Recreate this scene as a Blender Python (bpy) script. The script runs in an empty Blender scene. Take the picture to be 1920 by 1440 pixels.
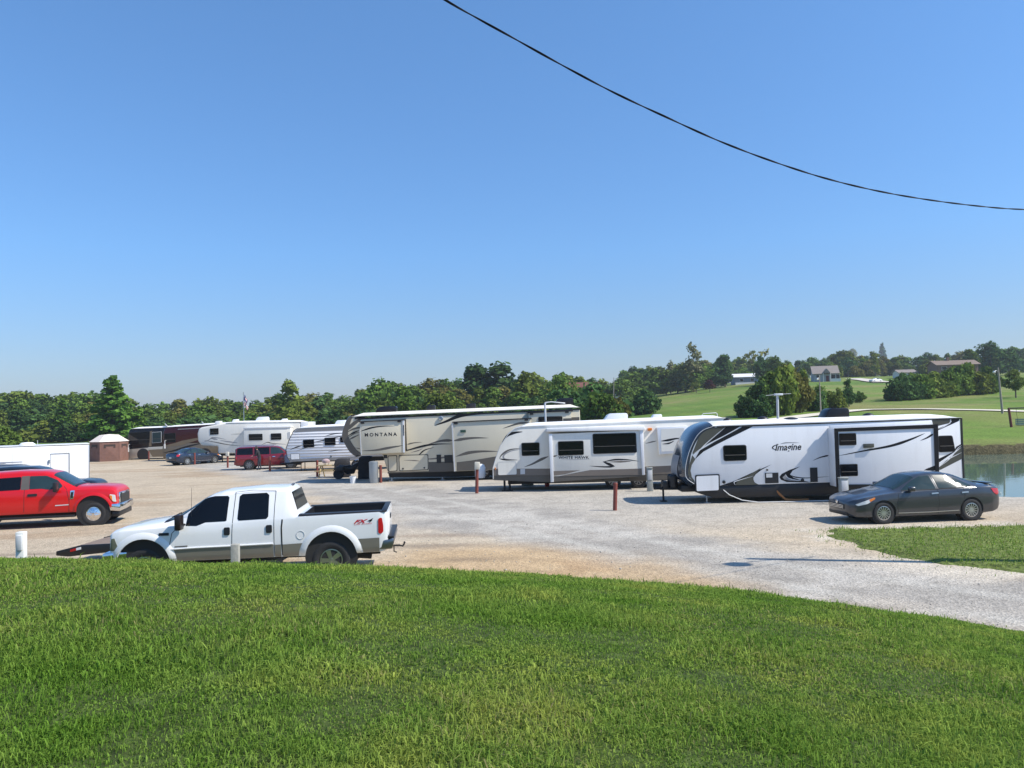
import bpy, bmesh, math, random
import numpy as np
from mathutils import Vector, Matrix
random.seed(7); rng = np.random.default_rng(11)
R = math.radians
scene = bpy.context.scene
COL = bpy.data.collections.new("scene_objects"); scene.collection.children.link(COL)

# ------------------------------------------------------------ camera
FPX = 1500.0; CAM_H = 3.5
PITCH = math.atan(60/1500); ROLL = 0.026
CAM = Vector((0, 0, CAM_H))
Fv = Vector((0, math.cos(PITCH), math.sin(PITCH)))
r0 = Vector((1, 0, 0)); u0 = Vector((0, -math.sin(PITCH), math.cos(PITCH)))
Uv = u0*math.cos(ROLL) + r0*math.sin(ROLL)
Rv = r0*math.cos(ROLL) - u0*math.sin(ROLL)
def ray(px, py): return Fv + Rv*((px-960)/FPX) - Uv*((py-720)/FPX)
cd = bpy.data.cameras.new("camera"); cam = bpy.data.objects.new("camera", cd); scene.collection.objects.link(cam)
m = Matrix.Identity(4)
for i in range(3): m[i][0] = Rv[i]; m[i][1] = Uv[i]; m[i][2] = -Fv[i]; m[i][3] = CAM[i]
cam.matrix_world = m
cd.sensor_width = 36; cd.lens = 36*FPX/1920; cd.clip_end = 6000; cd.clip_start = 0.05
scene.camera = cam

# ------------------------------------------------------------ light
EL, AZ = R(47), R(15)
S = Vector((math.cos(EL)*math.cos(AZ), -math.cos(EL)*math.sin(AZ), math.sin(EL)))
sl = bpy.data.lights.new("sun", 'SUN'); sl.energy = 5.0; sl.angle = R(0.53); sl.color = (1, .935, .83)
so = bpy.data.objects.new("sun", sl); scene.collection.objects.link(so)
so.rotation_euler = S.to_track_quat('Z', 'Y').to_euler()
w = bpy.data.worlds.new("World"); scene.world = w; w.use_nodes = True
nt = w.node_tree; bg = nt.nodes["Background"]
sky = nt.nodes.new("ShaderNodeTexSky"); sky.sky_type = 'NISHITA'; sky.sun_disc = False
sky.sun_elevation = EL; sky.sun_rotation = math.atan2(S.x, S.y)
sky.altitude = 100; sky.air_density = 1.15; sky.dust_density = 0.35; sky.ozone_density = 4.5
gtc = nt.nodes.new("ShaderNodeTexCoord"); gsep = nt.nodes.new("ShaderNodeSeparateXYZ"); grp = nt.nodes.new("ShaderNodeValToRGB"); gmx = nt.nodes.new("ShaderNodeMix")
gmx.data_type = 'RGBA'; gmx.blend_type = 'MULTIPLY'; gmx.inputs[0].default_value = 1          # hazy late-summer air: dimmer, greyer horizon, deep blue above
nt.links.new(gtc.outputs["Generated"], gsep.inputs[0]); nt.links.new(gsep.outputs[2], grp.inputs[0])
ge = grp.color_ramp.elements; ge[0].position = 0; ge[0].color = (.51, .54, .69, 1); ge[1].position = .5; ge[1].color = (.70, .97, 1.16, 1)
for pos_, c_ in ((.07, (.57, .64, .80, 1)), (.2, (.60, .82, 1.04, 1))): q_ = ge.new(pos_); q_.color = c_
nt.links.new(sky.outputs[0], gmx.inputs[6]); nt.links.new(grp.outputs[0], gmx.inputs[7]); nt.links.new(gmx.outputs[2], bg.inputs[0]); bg.inputs[1].default_value = 0.135
vs = scene.view_settings; vs.view_transform = 'Standard'; vs.look = 'None'; vs.exposure = 0.30; vs.gamma = 1; vs.use_curve_mapping = False

# ------------------------------------------------------------ numpy noise
def _h(ix, iy, s):
    n = (ix.astype(np.int64)*374761393 + iy.astype(np.int64)*668265263 + s*1442695041) & 0xFFFFFFFF
    n = ((n ^ (n >> 13))*1274126177) & 0xFFFFFFFF
    return ((n ^ (n >> 16)) & 0xFFFF)/65535.0
def vnoise(x, y, s=0):
    x = np.asarray(x, float); y = np.asarray(y, float)
    ix = np.floor(x); iy = np.floor(y); fx = x-ix; fy = y-iy
    fx = fx*fx*(3-2*fx); fy = fy*fy*(3-2*fy)
    a = _h(ix, iy, s); b = _h(ix+1, iy, s); c = _h(ix, iy+1, s); d = _h(ix+1, iy+1, s)
    return (a*(1-fx)+b*fx)*(1-fy) + (c*(1-fx)+d*fx)*fy
def fbm(x, y, s=0, o=4):
    t = 0; a = .5
    for k in range(o): t = t + a*vnoise(x*2**k, y*2**k, s+k*17); a *= .5
    return t
def sstep(a, b, x):
    t = np.clip((x-a)/(b-a), 0, 1); return t*t*(3-2*t)

# ------------------------------------------------------------ terrain
LU = [-1.2, -.6, -.5, -.24, -.147, .027, .227, .64, 1.0, 1.6]
LT = [17.5, 16.5, 16.3, 16.2, 16.9, 17.0, 15.7, 12.1, 9.6, 7.5]
LP = [5, 5, 4.6, 3.7, 3.0, 2.3, 2.0, 1.8, 1.8, 1.8]
GD = [0, 50, 55, 80, 105, 160, 260, 320, 450, 700, 3000]
GZ = [0, 0, .3, 1.2, 2.2, 5, 10.8, 15.3, 20.5, 25, 34]
VERGE = [(8.9, 23), (8.5, 21), (8.65, 19.7), (9.4, 17.6), (10.4, 16.3), (12.5, 14.3), (18, 11.5), (30, 11), (30, 22.6), (14.6, 22.7)]
PCX, PCY, PA, PB = 38.5, 43.5, 22.3, 15.0
WATER_Z = -0.2
def poly_sd(x, y, P):
    x = np.asarray(x, float); y = np.asarray(y, float)
    d = np.full(np.broadcast(x, y).shape, 1e9); ins = np.zeros(d.shape, bool)
    n = len(P)
    for i in range(n):
        ax, ay = P[i]; bx, by = P[(i+1) % n]
        ex, ey = bx-ax, by-ay
        t = np.clip(((x-ax)*ex+(y-ay)*ey)/(ex*ex+ey*ey), 0, 1)
        d = np.minimum(d, np.hypot(x-ax-t*ex, y-ay-t*ey))
        c = ((ay > y) != (by > y)) & (x < (bx-ax)*(y-ay)/((by-ay) if by != ay else 1e-9)+ax)
        ins ^= c
    return np.where(ins, d, -d)            # positive inside
def pond_sd(x, y):
    f = (np.abs((x-PCX)/PA)**4 + np.abs((y-PCY)/PB)**4)**.25
    return (f-1)*PB + (fbm(x*.35, y*.35, 5)-.47)*1.6        # about metres, positive outside
def lot_far(u): return np.interp(u, [-.8, -.6, -.2, 0, .2, .45, .55, .7], [96, 93, 92, 74, 58, 47, 36, 34])
def meadow_A(u): return .07 + .93*sstep(-.12, .36, u)
def lotz(x, y):
    x = np.asarray(x, float); y = np.asarray(y, float)
    z = .12*sstep(3, -1, x)*sstep(24, 19, y)
    z = z + .03*(fbm(x*.3, y*.3, 3)-.47)
    s = pond_sd(x, y)
    return z - 1.3*sstep(1.0, -1.6, s)
def lawn_edge(u): return np.interp(u, LU, LT)
def terrain(x, y, fine=True):
    x = np.asarray(x, float); y = np.asarray(y, float)
    yy = np.maximum(y, .6); u = np.clip(x/yy, -1.6, 1.6)
    T = np.interp(u, LU, LT); p = np.interp(u, LU, LP)
    T = T + (fbm(x*.9, y*.9, 21)-.47)*.7*sstep(-.25, 0, u)
    q = np.clip(yy/T, 0, 1.3)
    zl = 1.95*(1-q**p)
    zl = zl + .04*(fbm(x*.5, y*.5, 9)-.47)*sstep(1.0, .8, q)
    L = lotz(x, y)
    low = L - .13
    z = np.where(q < 1, np.maximum(zl, low), low)
    sv = poly_sd(x, y, VERGE) + (fbm(x*1.3, y*1.3, 33)-.47)*1.0
    z = np.maximum(z, np.where(sv > -1, L + np.clip(sv*.35, -.13, .07), -9))
    yf = lot_far(u) + (fbm(x*.25, y*.25, 41)-.47)*3
    zm = .06 + meadow_A(u)*np.interp(y, GD, GZ) + .5*(fbm(x*.03, y*.03, 51)-.47)*sstep(60, 140, y)
    sp = pond_sd(x, y)
    zm = np.where(sp > .35, zm, np.minimum(zm, -1.3 + (zm+1.3)*sstep(-.5, .35, sp)))
    k = sstep(-.8, .8, y-yf)
    return np.where(k > 0, z*(1-k)+zm*k, z)
def T1(x, y): return float(terrain(np.array([x]), np.array([y]))[0])
def LZ(x, y): return float(lotz(np.array([x]), np.array([y]))[0])
def hit(px, py, dmin=30, dmax=1500):
    d = ray(px, py); ds = np.geomspace(dmin, dmax, 1500)
    X = d.x*ds; Y = d.y*ds; Z = CAM_H + d.z*ds
    b = np.where(Z <= terrain(X, Y))[0]
    i = b[0] if len(b) else len(ds)-1
    return Vector((X[i], Y[i], float(terrain(X[i:i+1], Y[i:i+1])[0])))
def at_depth(px, d):
    """ground point seen in image column px at depth d (along +Y)"""
    y = d
    py = 780 + 3.5*FPX/d - (px-960)*ROLL
    r = ray(px, py); t = y/r.y
    return Vector((r.x*t, y, T1(r.x*t, y)))
def on_lot(px, py):
    r = ray(px, py); z = 0
    for _ in range(4):
        t = (z-CAM_H)/r.z; z = LZ(r.x*t, r.y*t)
    t = (z-CAM_H)/r.z
    return Vector((r.x*t, r.y*t, z))
def at_py(px, py, y):
    r = ray(px, py); t = y/r.y
    return CAM + r*t

# ------------------------------------------------------------ materials
MATS = {}
def nodes(m): m.use_nodes = True; return m.node_tree.nodes, m.node_tree.links
def pm(name, col, rough=.5, metal=0, var=.06, scale=3., coat=0, bump=0, bscale=40, spec=.5, dirt=0):
    """principled material with a little procedural unevenness"""
    if name in MATS: return MATS[name]
    m = bpy.data.materials.new(name); n, l = nodes(m); b = n["Principled BSDF"]
    tc = n.new("ShaderNodeTexCoord"); no = n.new("ShaderNodeTexNoise"); no.inputs["Scale"].default_value = scale; no.inputs["Detail"].default_value = 5
    l.new(tc.outputs["Object"], no.inputs["Vector"])
    mx = n.new("ShaderNodeMix"); mx.data_type = 'RGBA'
    c = list(col)
    mx.inputs[6].default_value = [max(0, v*(1-var)) for v in c]+[1]; mx.inputs[7].default_value = [min(1, v*(1+var)) for v in c]+[1]
    l.new(no.outputs["Fac"], mx.inputs[0])
    out = mx.outputs[2]
    if dirt:
        n2 = n.new("ShaderNodeTexNoise"); n2.inputs["Scale"].default_value = .9; n2.inputs["Detail"].default_value = 8; n2.inputs["Roughness"].default_value = .7
        mp = n.new("ShaderNodeMapping"); mp.inputs["Scale"].default_value = (3.0, 3.0, .35); l.new(tc.outputs["Object"], mp.inputs[0]); l.new(mp.outputs[0], n2.inputs["Vector"])
        rp = n.new("ShaderNodeValToRGB"); rp.color_ramp.elements[0].position = .5; rp.color_ramp.elements[1].position = .75
        rp.color_ramp.elements[1].color = (dirt, dirt, dirt, 1)
        l.new(n2.outputs["Fac"], rp.inputs[0])
        m2 = n.new("ShaderNodeMix"); m2.data_type = 'RGBA'; m2.inputs[7].default_value = (.22, .19, .15, 1)
        l.new(rp.outputs[0], m2.inputs[0]); l.new(out, m2.inputs[6]); out = m2.outputs[2]
    l.new(out, b.inputs["Base Color"])
    b.inputs["Roughness"].default_value = rough; b.inputs["Metallic"].default_value = metal
    b.inputs["Specular IOR Level"].default_value = spec
    if coat: b.inputs["Coat Weight"].default_value = coat; b.inputs["Coat Roughness"].default_value = .04
    if bump:
        nb = n.new("ShaderNodeTexNoise"); nb.inputs["Scale"].default_value = bscale; l.new(tc.outputs["Object"], nb.inputs["Vector"])
        bp = n.new("ShaderNodeBump"); bp.inputs["Strength"].default_value = bump; bp.inputs["Distance"].default_value = .02
        l.new(nb.outputs["Fac"], bp.inputs["Height"]); l.new(bp.outputs[0], b.inputs["Normal"])
    MATS[name] = m; return m

M = dict(
 glass=pm("tinted_glass", (.004, .005, .007), .05, var=.2, spec=.35),
 cglass=pm("car_glass", (.022, .043, .05), .13, var=.35, spec=.28),
 black=pm("black_plastic", (.012, .012, .014), .45, var=.25),
 dark=pm("dark_underbody", (.018, .018, .018), .8, var=.3),
 rubber=pm("tyre_rubber", (.022, .022, .023), .75, var=.3, bump=.2),
 alloy=pm("alloy", (.62, .63, .65), .28, 1, var=.08),
 chrome=pm("chrome", (.8, .8, .82), .1, 1, var=.03),
 dalloy=pm("dark_alloy", (.28, .28, .29), .35, 1, var=.1),
 white=pm("white_fibreglass", (.76, .77, .79), .3, var=.03, scale=1.2, coat=.3, dirt=.12),
 roof=pm("white_roof_membrane", (.86, .85, .83), .6, var=.05, dirt=.15),
 croof=pm("cream_roof_membrane", (.84, .80, .70), .6, var=.05, dirt=.15),
 hawk=pm("warm_white_fibreglass", (.75, .725, .66), .32, var=.03, scale=1.2, coat=.2, dirt=.12),
 tan=pm("tan_fibreglass", (.60, .545, .42), .32, var=.04, scale=1.2, coat=.3, dirt=.08),
 taupe=pm("taupe_paint", (.10, .09, .078), .4, var=.1),
 brown=pm("brown_grey_band", (.17, .145, .125), .4, var=.1),
 olive=pm("olive_graphic", (.075, .075, .06), .35, var=.1),
 gblack=pm("gloss_black", (.010, .010, .013), .35, var=.2, coat=.08, spec=.3),
 navy=pm("dark_blue_gloss_cap", (.022, .034, .055), .16, var=.15, coat=.45),
 grey=pm("grey_graphic", (.27, .27, .28), .4, var=.08),
 lgrey=pm("light_grey_trim", (.55, .56, .57), .4, var=.06),
 rgrey=pm("grey_siding_band", (.22, .22, .225), .5, var=.1),
 rust=pm("red_brown_pipe_paint", (.19, .045, .032), .6, var=.25, scale=9, bump=.15),
 ebox=pm("grey_electric_box", (.33, .35, .33), .5, var=.08, dirt=.2),
 beigebox=pm("beige_electric_box", (.60, .56, .47), .5, var=.06, dirt=.2),
 galv=pm("galvanised_steel", (.33, .37, .41), .4, .6, var=.12),
 wood=pm("weathered_wood", (.33, .32, .28), .85, var=.25, scale=14, bump=.3),
 plank=pm("yellowed_timber", (.45, .33, .15), .8, var=.25, scale=12),
 pole=pm("grey_utility_pole", (.30, .27, .23), .9, var=.25, scale=10),
 cable=pm("cable_insulation", (.012, .012, .016), .6, var=.2),
 red=pm("red_car_paint", (.56, .004, .006), .28, var=.04, coat=.4),
 maroon=pm("dark_red_car_paint", (.17, .008, .014), .22, var=.08, coat=.8),
 wpaint=pm("white_truck_paint", (.80, .80, .79), .25, var=.02, coat=.7, dirt=.06),
 pewter=pm("pewter_truck_paint", (.24, .22, .185), .3, .25, var=.06, coat=.5),
 bpaint=pm("black_car_paint", (.008, .009, .012), .28, var=.2, coat=.35, spec=.3),
 spaint=pm("slate_grey_car_paint", (.042, .046, .054), .3, .3, var=.08, coat=.8),
 npaint=pm("navy_car_paint", (.014, .022, .045), .2, .2, var=.1, coat=.9),
 tail=pm("red_lamp_lens", (.45, .01, .015), .15, coat=.6),
 lamp=pm("clear_lamp_lens", (.62, .63, .62), .12, var=.15, coat=.6),
 slamp=pm("smoky_lamp_lens", (.16, .165, .12), .12, var=.2, coat=.6),
 amber=pm("amber_lens", (.7, .2, .02), .2),
 dred=pm("red_lettering", (.55, .02, .03), .4),
 plate=pm("number_plate", (.6, .62, .62), .4),
 skin=pm("skin", (.5, .3, .21), .55), hair=pm("dark_hair", (.02, .014, .01), .6), cloth=pm("black_cloth", (.02, .02, .024), .9, var=.3), jeans=pm("dark_jeans", (.03, .035, .05), .9, var=.3),
 canvas=pm("brown_tent_fabric", (.19, .10, .078), .85, var=.3, scale=4), tenttop=pm("cream_tent_roof", (.78, .68, .60), .8, var=.05),
 mesh=pm("dark_tent_mesh", (.05, .035, .03), .9),
 deck=pm("worn_trailer_deck", (.22, .16, .12), .85, var=.3, scale=8),
 bus_black=pm("black_brown_coach_paint", (.010, .008, .009), .25, var=.2, coat=.25, spec=.3),
 bus_red=pm("oxblood_coach_paint", (.045, .004, .007), .25, var=.2, coat=.25, spec=.3),
 bus_tan=pm("bronze_coach_paint", (.16, .125, .085), .3, .2, var=.1, coat=.3),
 bus_silver=pm("silver_coach_paint", (.50, .47, .40), .35, .15, var=.06, coat=.6),
 shingle=pm("grey_brown_shingles", (.23, .20, .18), .9, var=.2, scale=1.2), bshingle=pm("brown_shingles", (.20, .15, .115), .9, var=.2, scale=1.2),
 redroof=pm("red_brown_roof", (.19, .075, .06), .9, var=.15, scale=1), siding=pm("grey_blue_siding", (.33, .35, .40), .7, var=.06), wsiding=pm("white_siding", (.68, .68, .68), .6),
 brick=pm("brown_brick", (.20, .12, .09), .9, var=.25, scale=5), bluesid=pm("slate_blue_siding", (.16, .19, .24), .7),
 concrete=pm("pale_concrete", (.55, .50, .44), .9, var=.1), greenb=pm("green_bench_boards", (.09, .16, .13), .6), rustred=pm("dark_red_steel", (.13, .025, .022), .6),
 flagr=pm("flag_red", (.45, .03, .04), .8), flagw=pm("flag_white", (.75, .75, .75), .8), flagb=pm("flag_blue", (.03, .05, .22), .8),
 bucketw=pm("white_plastic", (.7, .72, .74), .5), bucketr=pm("red_plastic", (.45, .03, .02), .5), hose=pm("white_hose", (.7, .7, .68), .5), dhose=pm("orange_brown_hose", (.35, .14, .04), .6),
 trunk=pm("bark", (.13, .10, .075), .95, var=.3, scale=6, bump=.4),
)
def jay_mat():
    m = pm("ribbed_white_siding", (.72, .73, .76), .35, var=.03, dirt=.1)
    n, l = m.node_tree.nodes, m.node_tree.links
    tc = n.new("ShaderNodeTexCoord"); wv = n.new("ShaderNodeTexWave"); wv.bands_direction = 'Z'; wv.inputs["Scale"].default_value = 1.6
    l.new(tc.outputs["Object"], wv.inputs["Vector"]); bp = n.new("ShaderNodeBump"); bp.inputs["Strength"].default_value = .9; bp.inputs["Distance"].default_value = .04
    l.new(wv.outputs["Fac"], bp.inputs["Height"]); l.new(bp.outputs[0], n["Principled BSDF"].inputs["Normal"]); return m
M['rib'] = jay_mat()
M['spaint'].node_tree.nodes['Principled BSDF'].inputs['Coat Roughness'].default_value = .05; M['spaint'].node_tree.nodes['Principled BSDF'].inputs['Roughness'].default_value = .3
M['cable'].node_tree.nodes['Principled BSDF'].inputs['Specular IOR Level'].default_value = .1

def attr_ground(name, cell, bumps, vscale=(.7, 1.3), speck=.5):
    m = bpy.data.materials.new(name); n, l = nodes(m); b = n["Principled BSDF"]
    at = n.new("ShaderNodeAttribute"); at.attribute_name = "Col"
    tc = n.new("ShaderNodeTexCoord")
    vo = n.new("ShaderNodeTexVoronoi"); vo.inputs["Scale"].default_value = cell; l.new(tc.outputs["Object"], vo.inputs["Vector"])
    sep = n.new("ShaderNodeSeparateColor"); l.new(vo.outputs["Color"], sep.inputs[0])
    no = n.new("ShaderNodeTexNoise"); no.inputs["Scale"].default_value = 5; no.inputs["Detail"].default_value = 8; no.inputs["Roughness"].default_value = .72; l.new(tc.outputs["Object"], no.inputs["Vector"])
    mr = n.new("ShaderNodeMapRange"); mr.inputs[3].default_value = vscale[0]; mr.inputs[4].default_value = vscale[1]; l.new(sep.outputs[0], mr.inputs[0])
    mr2 = n.new("ShaderNodeMapRange"); mr2.inputs[1].default_value = .25; mr2.inputs[2].default_value = .75; mr2.inputs[3].default_value = 1-speck*.5; mr2.inputs[4].default_value = 1+speck*.5; l.new(no.outputs["Fac"], mr2.inputs[0])
    mu = n.new("ShaderNodeMath"); mu.operation = 'MULTIPLY'; l.new(mr.outputs[0], mu.inputs[0]); l.new(mr2.outputs[0], mu.inputs[1])
    vm = n.new("ShaderNodeVectorMath"); vm.operation = 'SCALE'; l.new(at.outputs["Color"], vm.inputs[0]); l.new(mu.outputs[0], vm.inputs["Scale"])
    l.new(vm.outputs[0], b.inputs["Base Color"]); b.inputs["Roughness"].default_value = .95; b.inputs["Specular IOR Level"].default_value = .15
    bp = n.new("ShaderNodeBump"); bp.inputs["Strength"].default_value = bumps; bp.inputs["Distance"].default_value = .05
    ad = n.new("ShaderNodeMath"); ad.operation = 'ADD'; l.new(vo.outputs["Distance"], ad.inputs[0]); l.new(no.outputs["Fac"], ad.inputs[1])
    l.new(ad.outputs[0], bp.inputs["Height"]); l.new(bp.outputs[0], b.inputs["Normal"])
    return m
M['gravel'] = attr_ground("gravel_and_dirt", 26, .35, (.76, 1.24), .32)
M['turf'] = attr_ground("turf", 9, .6, (.72, 1.28), .9)

def leaf_mat(name, dark, light, trans=.25):
    m = bpy.data.materials.new(name); n, l = nodes(m)
    for x in list(n):
        if x.type == 'BSDF_PRINCIPLED': n.remove(x)
    out = [x for x in n if x.type == 'OUTPUT_MATERIAL'][0]
    at = n.new("ShaderNodeAttribute"); at.attribute_name = "tone"
    oi = n.new("ShaderNodeObjectInfo")
    mx = n.new("ShaderNodeMix"); mx.data_type = 'RGBA'; mx.inputs[6].default_value = list(dark)+[1]; mx.inputs[7].default_value = list(light)+[1]
    l.new(at.outputs["Fac"], mx.inputs[0])
    hs = n.new("ShaderNodeHueSaturation")
    mh = n.new("ShaderNodeMapRange"); mh.inputs[3].default_value = .492; mh.inputs[4].default_value = .508; l.new(oi.outputs["Random"], mh.inputs[0]); l.new(mh.outputs[0], hs.inputs["Hue"])
    m3 = n.new("ShaderNodeMath"); m3.operation = 'MULTIPLY'; m3.inputs[1].default_value = 7.31; l.new(oi.outputs["Random"], m3.inputs[0])
    m4 = n.new("ShaderNodeMath"); m4.operation = 'FRACT'; l.new(m3.outputs[0], m4.inputs[0])
    mv = n.new("ShaderNodeMapRange"); mv.inputs[3].default_value = .85; mv.inputs[4].default_value = 1.4; l.new(m4.outputs[0], mv.inputs[0]); l.new(mv.outputs[0], hs.inputs["Value"])
    l.new(mx.outputs[2], hs.inputs["Color"])
    df = n.new("ShaderNodeBsdfDiffuse"); tr = n.new("ShaderNodeBsdfTranslucent"); ms = n.new("ShaderNodeMixShader"); ms.inputs[0].default_value = trans
    l.new(hs.outputs[0], df.inputs[0]); l.new(hs.outputs[0], tr.inputs[0]); l.new(df.outputs[0], ms.inputs[1]); l.new(tr.outputs[0], ms.inputs[2]); l.new(ms.outputs[0], out.inputs[0])
    return m
LEAF = dict(
 mid=leaf_mat("mid_green_leaves", (.055, .095, .02), (.155, .24, .046)),
 deep=leaf_mat("deep_green_leaves", (.03, .064, .022), (.09, .16, .048)),
 olive=leaf_mat("olive_leaves", (.07, .096, .02), (.19, .24, .046)),
 rust=leaf_mat("turning_leaves", (.085, .088, .024), (.225, .215, .058)),
 maroon=leaf_mat("maroon_leaves", (.035, .014, .016), (.10, .035, .035)),
 pine=leaf_mat("pine_needles", (.04, .095, .018), (.15, .25, .045)),
 pale=leaf_mat("pale_thin_leaves", (.10, .11, .05), (.26, .26, .13)),
)
def blade_mat():
    m = leaf_mat("grass_blades", (.10, .18, .026), (.29, .42, .082), .35)
    n, l = m.node_tree.nodes, m.node_tree.links
    for x in n:
        if x.type == 'HUE_SAT':
            for k in ("Hue", "Value"):
                for lk in list(x.inputs[k].links): l.remove(lk)
            x.inputs["Hue"].default_value = .5; x.inputs["Value"].default_value = 1
            mix = x.inputs["Color"].links[0].from_node
            tc = n.new("ShaderNodeTexCoord"); no = n.new("ShaderNodeTexNoise"); no.inputs["Scale"].default_value = .75; no.inputs["Detail"].default_value = 6; no.inputs["Roughness"].default_value = .65
            l.new(tc.outputs["Object"], no.inputs["Vector"])
            rp = n.new("ShaderNodeValToRGB"); e = rp.color_ramp.elements
            e[0].position = .34; e[0].color = (.66, .80, .60, 1); e[1].position = .66; e[1].color = (1.5, 1.18, 1.3, 1)
            e2 = rp.color_ramp.elements.new(.5); e2.color = (1, 1, 1, 1)
            l.new(no.outputs["Fac"], rp.inputs[0])
            mm = n.new("ShaderNodeMix"); mm.data_type = 'RGBA'; mm.blend_type = 'MULTIPLY'; mm.inputs[0].default_value = 1
            l.new(mix.outputs[2], mm.inputs[6]); l.new(rp.outputs[0], mm.inputs[7])
            # straw-coloured dead blades
            at = n.new("ShaderNodeAttribute"); at.attribute_name = "dry"
            m2 = n.new("ShaderNodeMix"); m2.data_type = 'RGBA'; m2.inputs[7].default_value = (.30, .27, .12, 1)
            l.new(at.outputs["Fac"], m2.inputs[0]); l.new(mm.outputs[2], m2.inputs[6]); l.new(m2.outputs[2], x.inputs["Color"])
    return m
M['blade'] = blade_mat()
def water_mat():
    m = bpy.data.materials.new("pond_water"); n, l = nodes(m); b = n["Principled BSDF"]
    b.inputs["Base Color"].default_value = (.11, .16, .125, 1); b.inputs["Roughness"].default_value = .03; b.inputs["IOR"].default_value = 1.33
    tc = n.new("ShaderNodeTexCoord"); no = n.new("ShaderNodeTexNoise"); no.inputs["Scale"].default_value = 1.3; no.inputs["Detail"].default_value = 3
    l.new(tc.outputs["Object"], no.inputs["Vector"]); bp = n.new("ShaderNodeBump"); bp.inputs["Strength"].default_value = .02; bp.inputs["Distance"].default_value = .1
    l.new(no.outputs["Fac"], bp.inputs["Height"]); l.new(bp.outputs[0], b.inputs["Normal"]); return m
M['water'] = water_mat()

# ------------------------------------------------------------ mesh helpers
def link(o): COL.objects.link(o); return o
def thing(name, label, cat, loc=(0, 0, 0), rz=0, group=None):
    o = link(bpy.data.objects.new(name, None)); o.location = loc; o.rotation_euler = (0, 0, rz); o.empty_display_size = .2
    o["label"] = label; o["category"] = cat
    if group: o["group"] = group
    return o
def tag(o, label=None, cat=None, group=None, kind=None):
    for k, v in (("label", label), ("category", cat), ("group", group), ("kind", kind)):
        if v: o[k] = v
    return o
def finish(me, smooth=35):
    me.validate(); 
    if smooth:
        me.polygons.foreach_set("use_smooth", [True]*len(me.polygons)); me.set_sharp_from_angle(angle=R(smooth))
def obj(name, me, mat, parent=None):
    o = link(bpy.data.objects.new(name, me))
    if mat is not None and len(me.materials) == 0: me.materials.append(mat)
    if parent: o.parent = parent
    return o
class MB:
    def __init__(s): s.v = []; s.f = []
    def add(s, vs, fs):
        n = len(s.v); s.v += [tuple(v) for v in vs]; s.f += [tuple(i+n for i in f) for f in fs]; return s
    def box(s, x0, x1, y0, y1, z0, z1):
        return s.add([(x0, y0, z0), (x1, y0, z0), (x1, y1, z0), (x0, y1, z0), (x0, y0, z1), (x1, y0, z1), (x1, y1, z1), (x0, y1, z1)],
                     [(0, 3, 2, 1), (4, 5, 6, 7), (0, 1, 5, 4), (1, 2, 6, 5), (2, 3, 7, 6), (3, 0, 4, 7)])
    def prism(s, poly, y0, y1):
        """polygon in x,z extruded along y"""
        n = len(poly); a = sum(poly[i][0]*poly[(i+1) % n][1]-poly[(i+1) % n][0]*poly[i][1] for i in range(n))
        if a < 0: poly = poly[::-1]
        if y0 > y1: y0, y1 = y1, y0
        v = [(x, y0, z) for x, z in poly]+[(x, y1, z) for x, z in poly]
        return s.add(v, [tuple(range(n)), tuple(range(2*n-1, n-1, -1))]+[(i+n, (i+1) % n+n, (i+1) % n, i) for i in range(n)])
    def tube(s, path, r, n=8, cap=True):
        P = [Vector(p) for p in path]; rr = r if hasattr(r, '__len__') else [r]*len(P); vs = []; up = None
        for i, p in enumerate(P):
            t = (P[min(i+1, len(P)-1)]-P[max(i-1, 0)]).normalized()
            if up is None: up = Vector((0, 0, 1)) if abs(t.z) < .9 else Vector((1, 0, 0))
            a = t.cross(up).normalized(); b = a.cross(t).normalized(); up = b
            for k in range(n):
                q = 2*math.pi*k/n; vs.append(p+(a*math.cos(q)+b*math.sin(q))*rr[i])
        fs = [(i*n+k, i*n+(k+1) % n, (i+1)*n+(k+1) % n, (i+1)*n+k) for i in range(len(P)-1) for k in range(n)]
        if cap: fs += [tuple(range(n-1, -1, -1)), tuple((len(P)-1)*n+k for k in range(n))]
        return s.add(vs, fs)
    def cyl(s, p0, p1, r0, r1=None, n=12): return s.tube([p0, p1], [r0, r0 if r1 is None else r1], n)
    def lathe(s, prof, c, n=28, axis='y', cap=True):
        """profile (r, t) round an axis through c"""
        vs = []
        for r, t in prof:
            for k in range(n):
                q = 2*math.pi*k/n; a, b = r*math.cos(q), r*math.sin(q)
                vs.append((c[0]+a, c[1]+t, c[2]+b) if axis == 'y' else (c[0]+a, c[1]+b, c[2]+t))
        m = len(prof)
        fs = [(i*n+k, i*n+(k+1) % n, (i+1)*n+(k+1) % n, (i+1)*n+k) for i in range(m-1) for k in range(n)]
        if cap and prof[0][0] > 1e-4: fs.append(tuple(range(n-1, -1, -1)))
        if cap and prof[-1][0] > 1e-4: fs.append(tuple((m-1)*n+k for k in range(n)))
        return s.add(vs, fs)
    def mesh(s, name, bevel=0, seg=2, smooth=35, lim=40):
        me = bpy.data.meshes.new(name); me.from_pydata(s.v, [], s.f)
        bm = bmesh.new(); bm.from_mesh(me)
        bmesh.ops.recalc_face_normals(bm, faces=bm.faces)
        if bevel:
            e = [e for e in bm.edges if len(e.link_faces) == 2 and e.calc_face_angle(0) > R(lim)]
            bmesh.ops.bevel(bm, geom=e, offset=bevel, segments=seg, affect='EDGES', profile=.5, clamp_overlap=True)
        bm.to_mesh(me); bm.free(); finish(me, smooth); return me
    def build(s, name, mat, parent=None, bevel=0, seg=2, smooth=35, lim=40):
        return obj(name, s.mesh(name, bevel, seg, smooth, lim), mat, parent)
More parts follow.
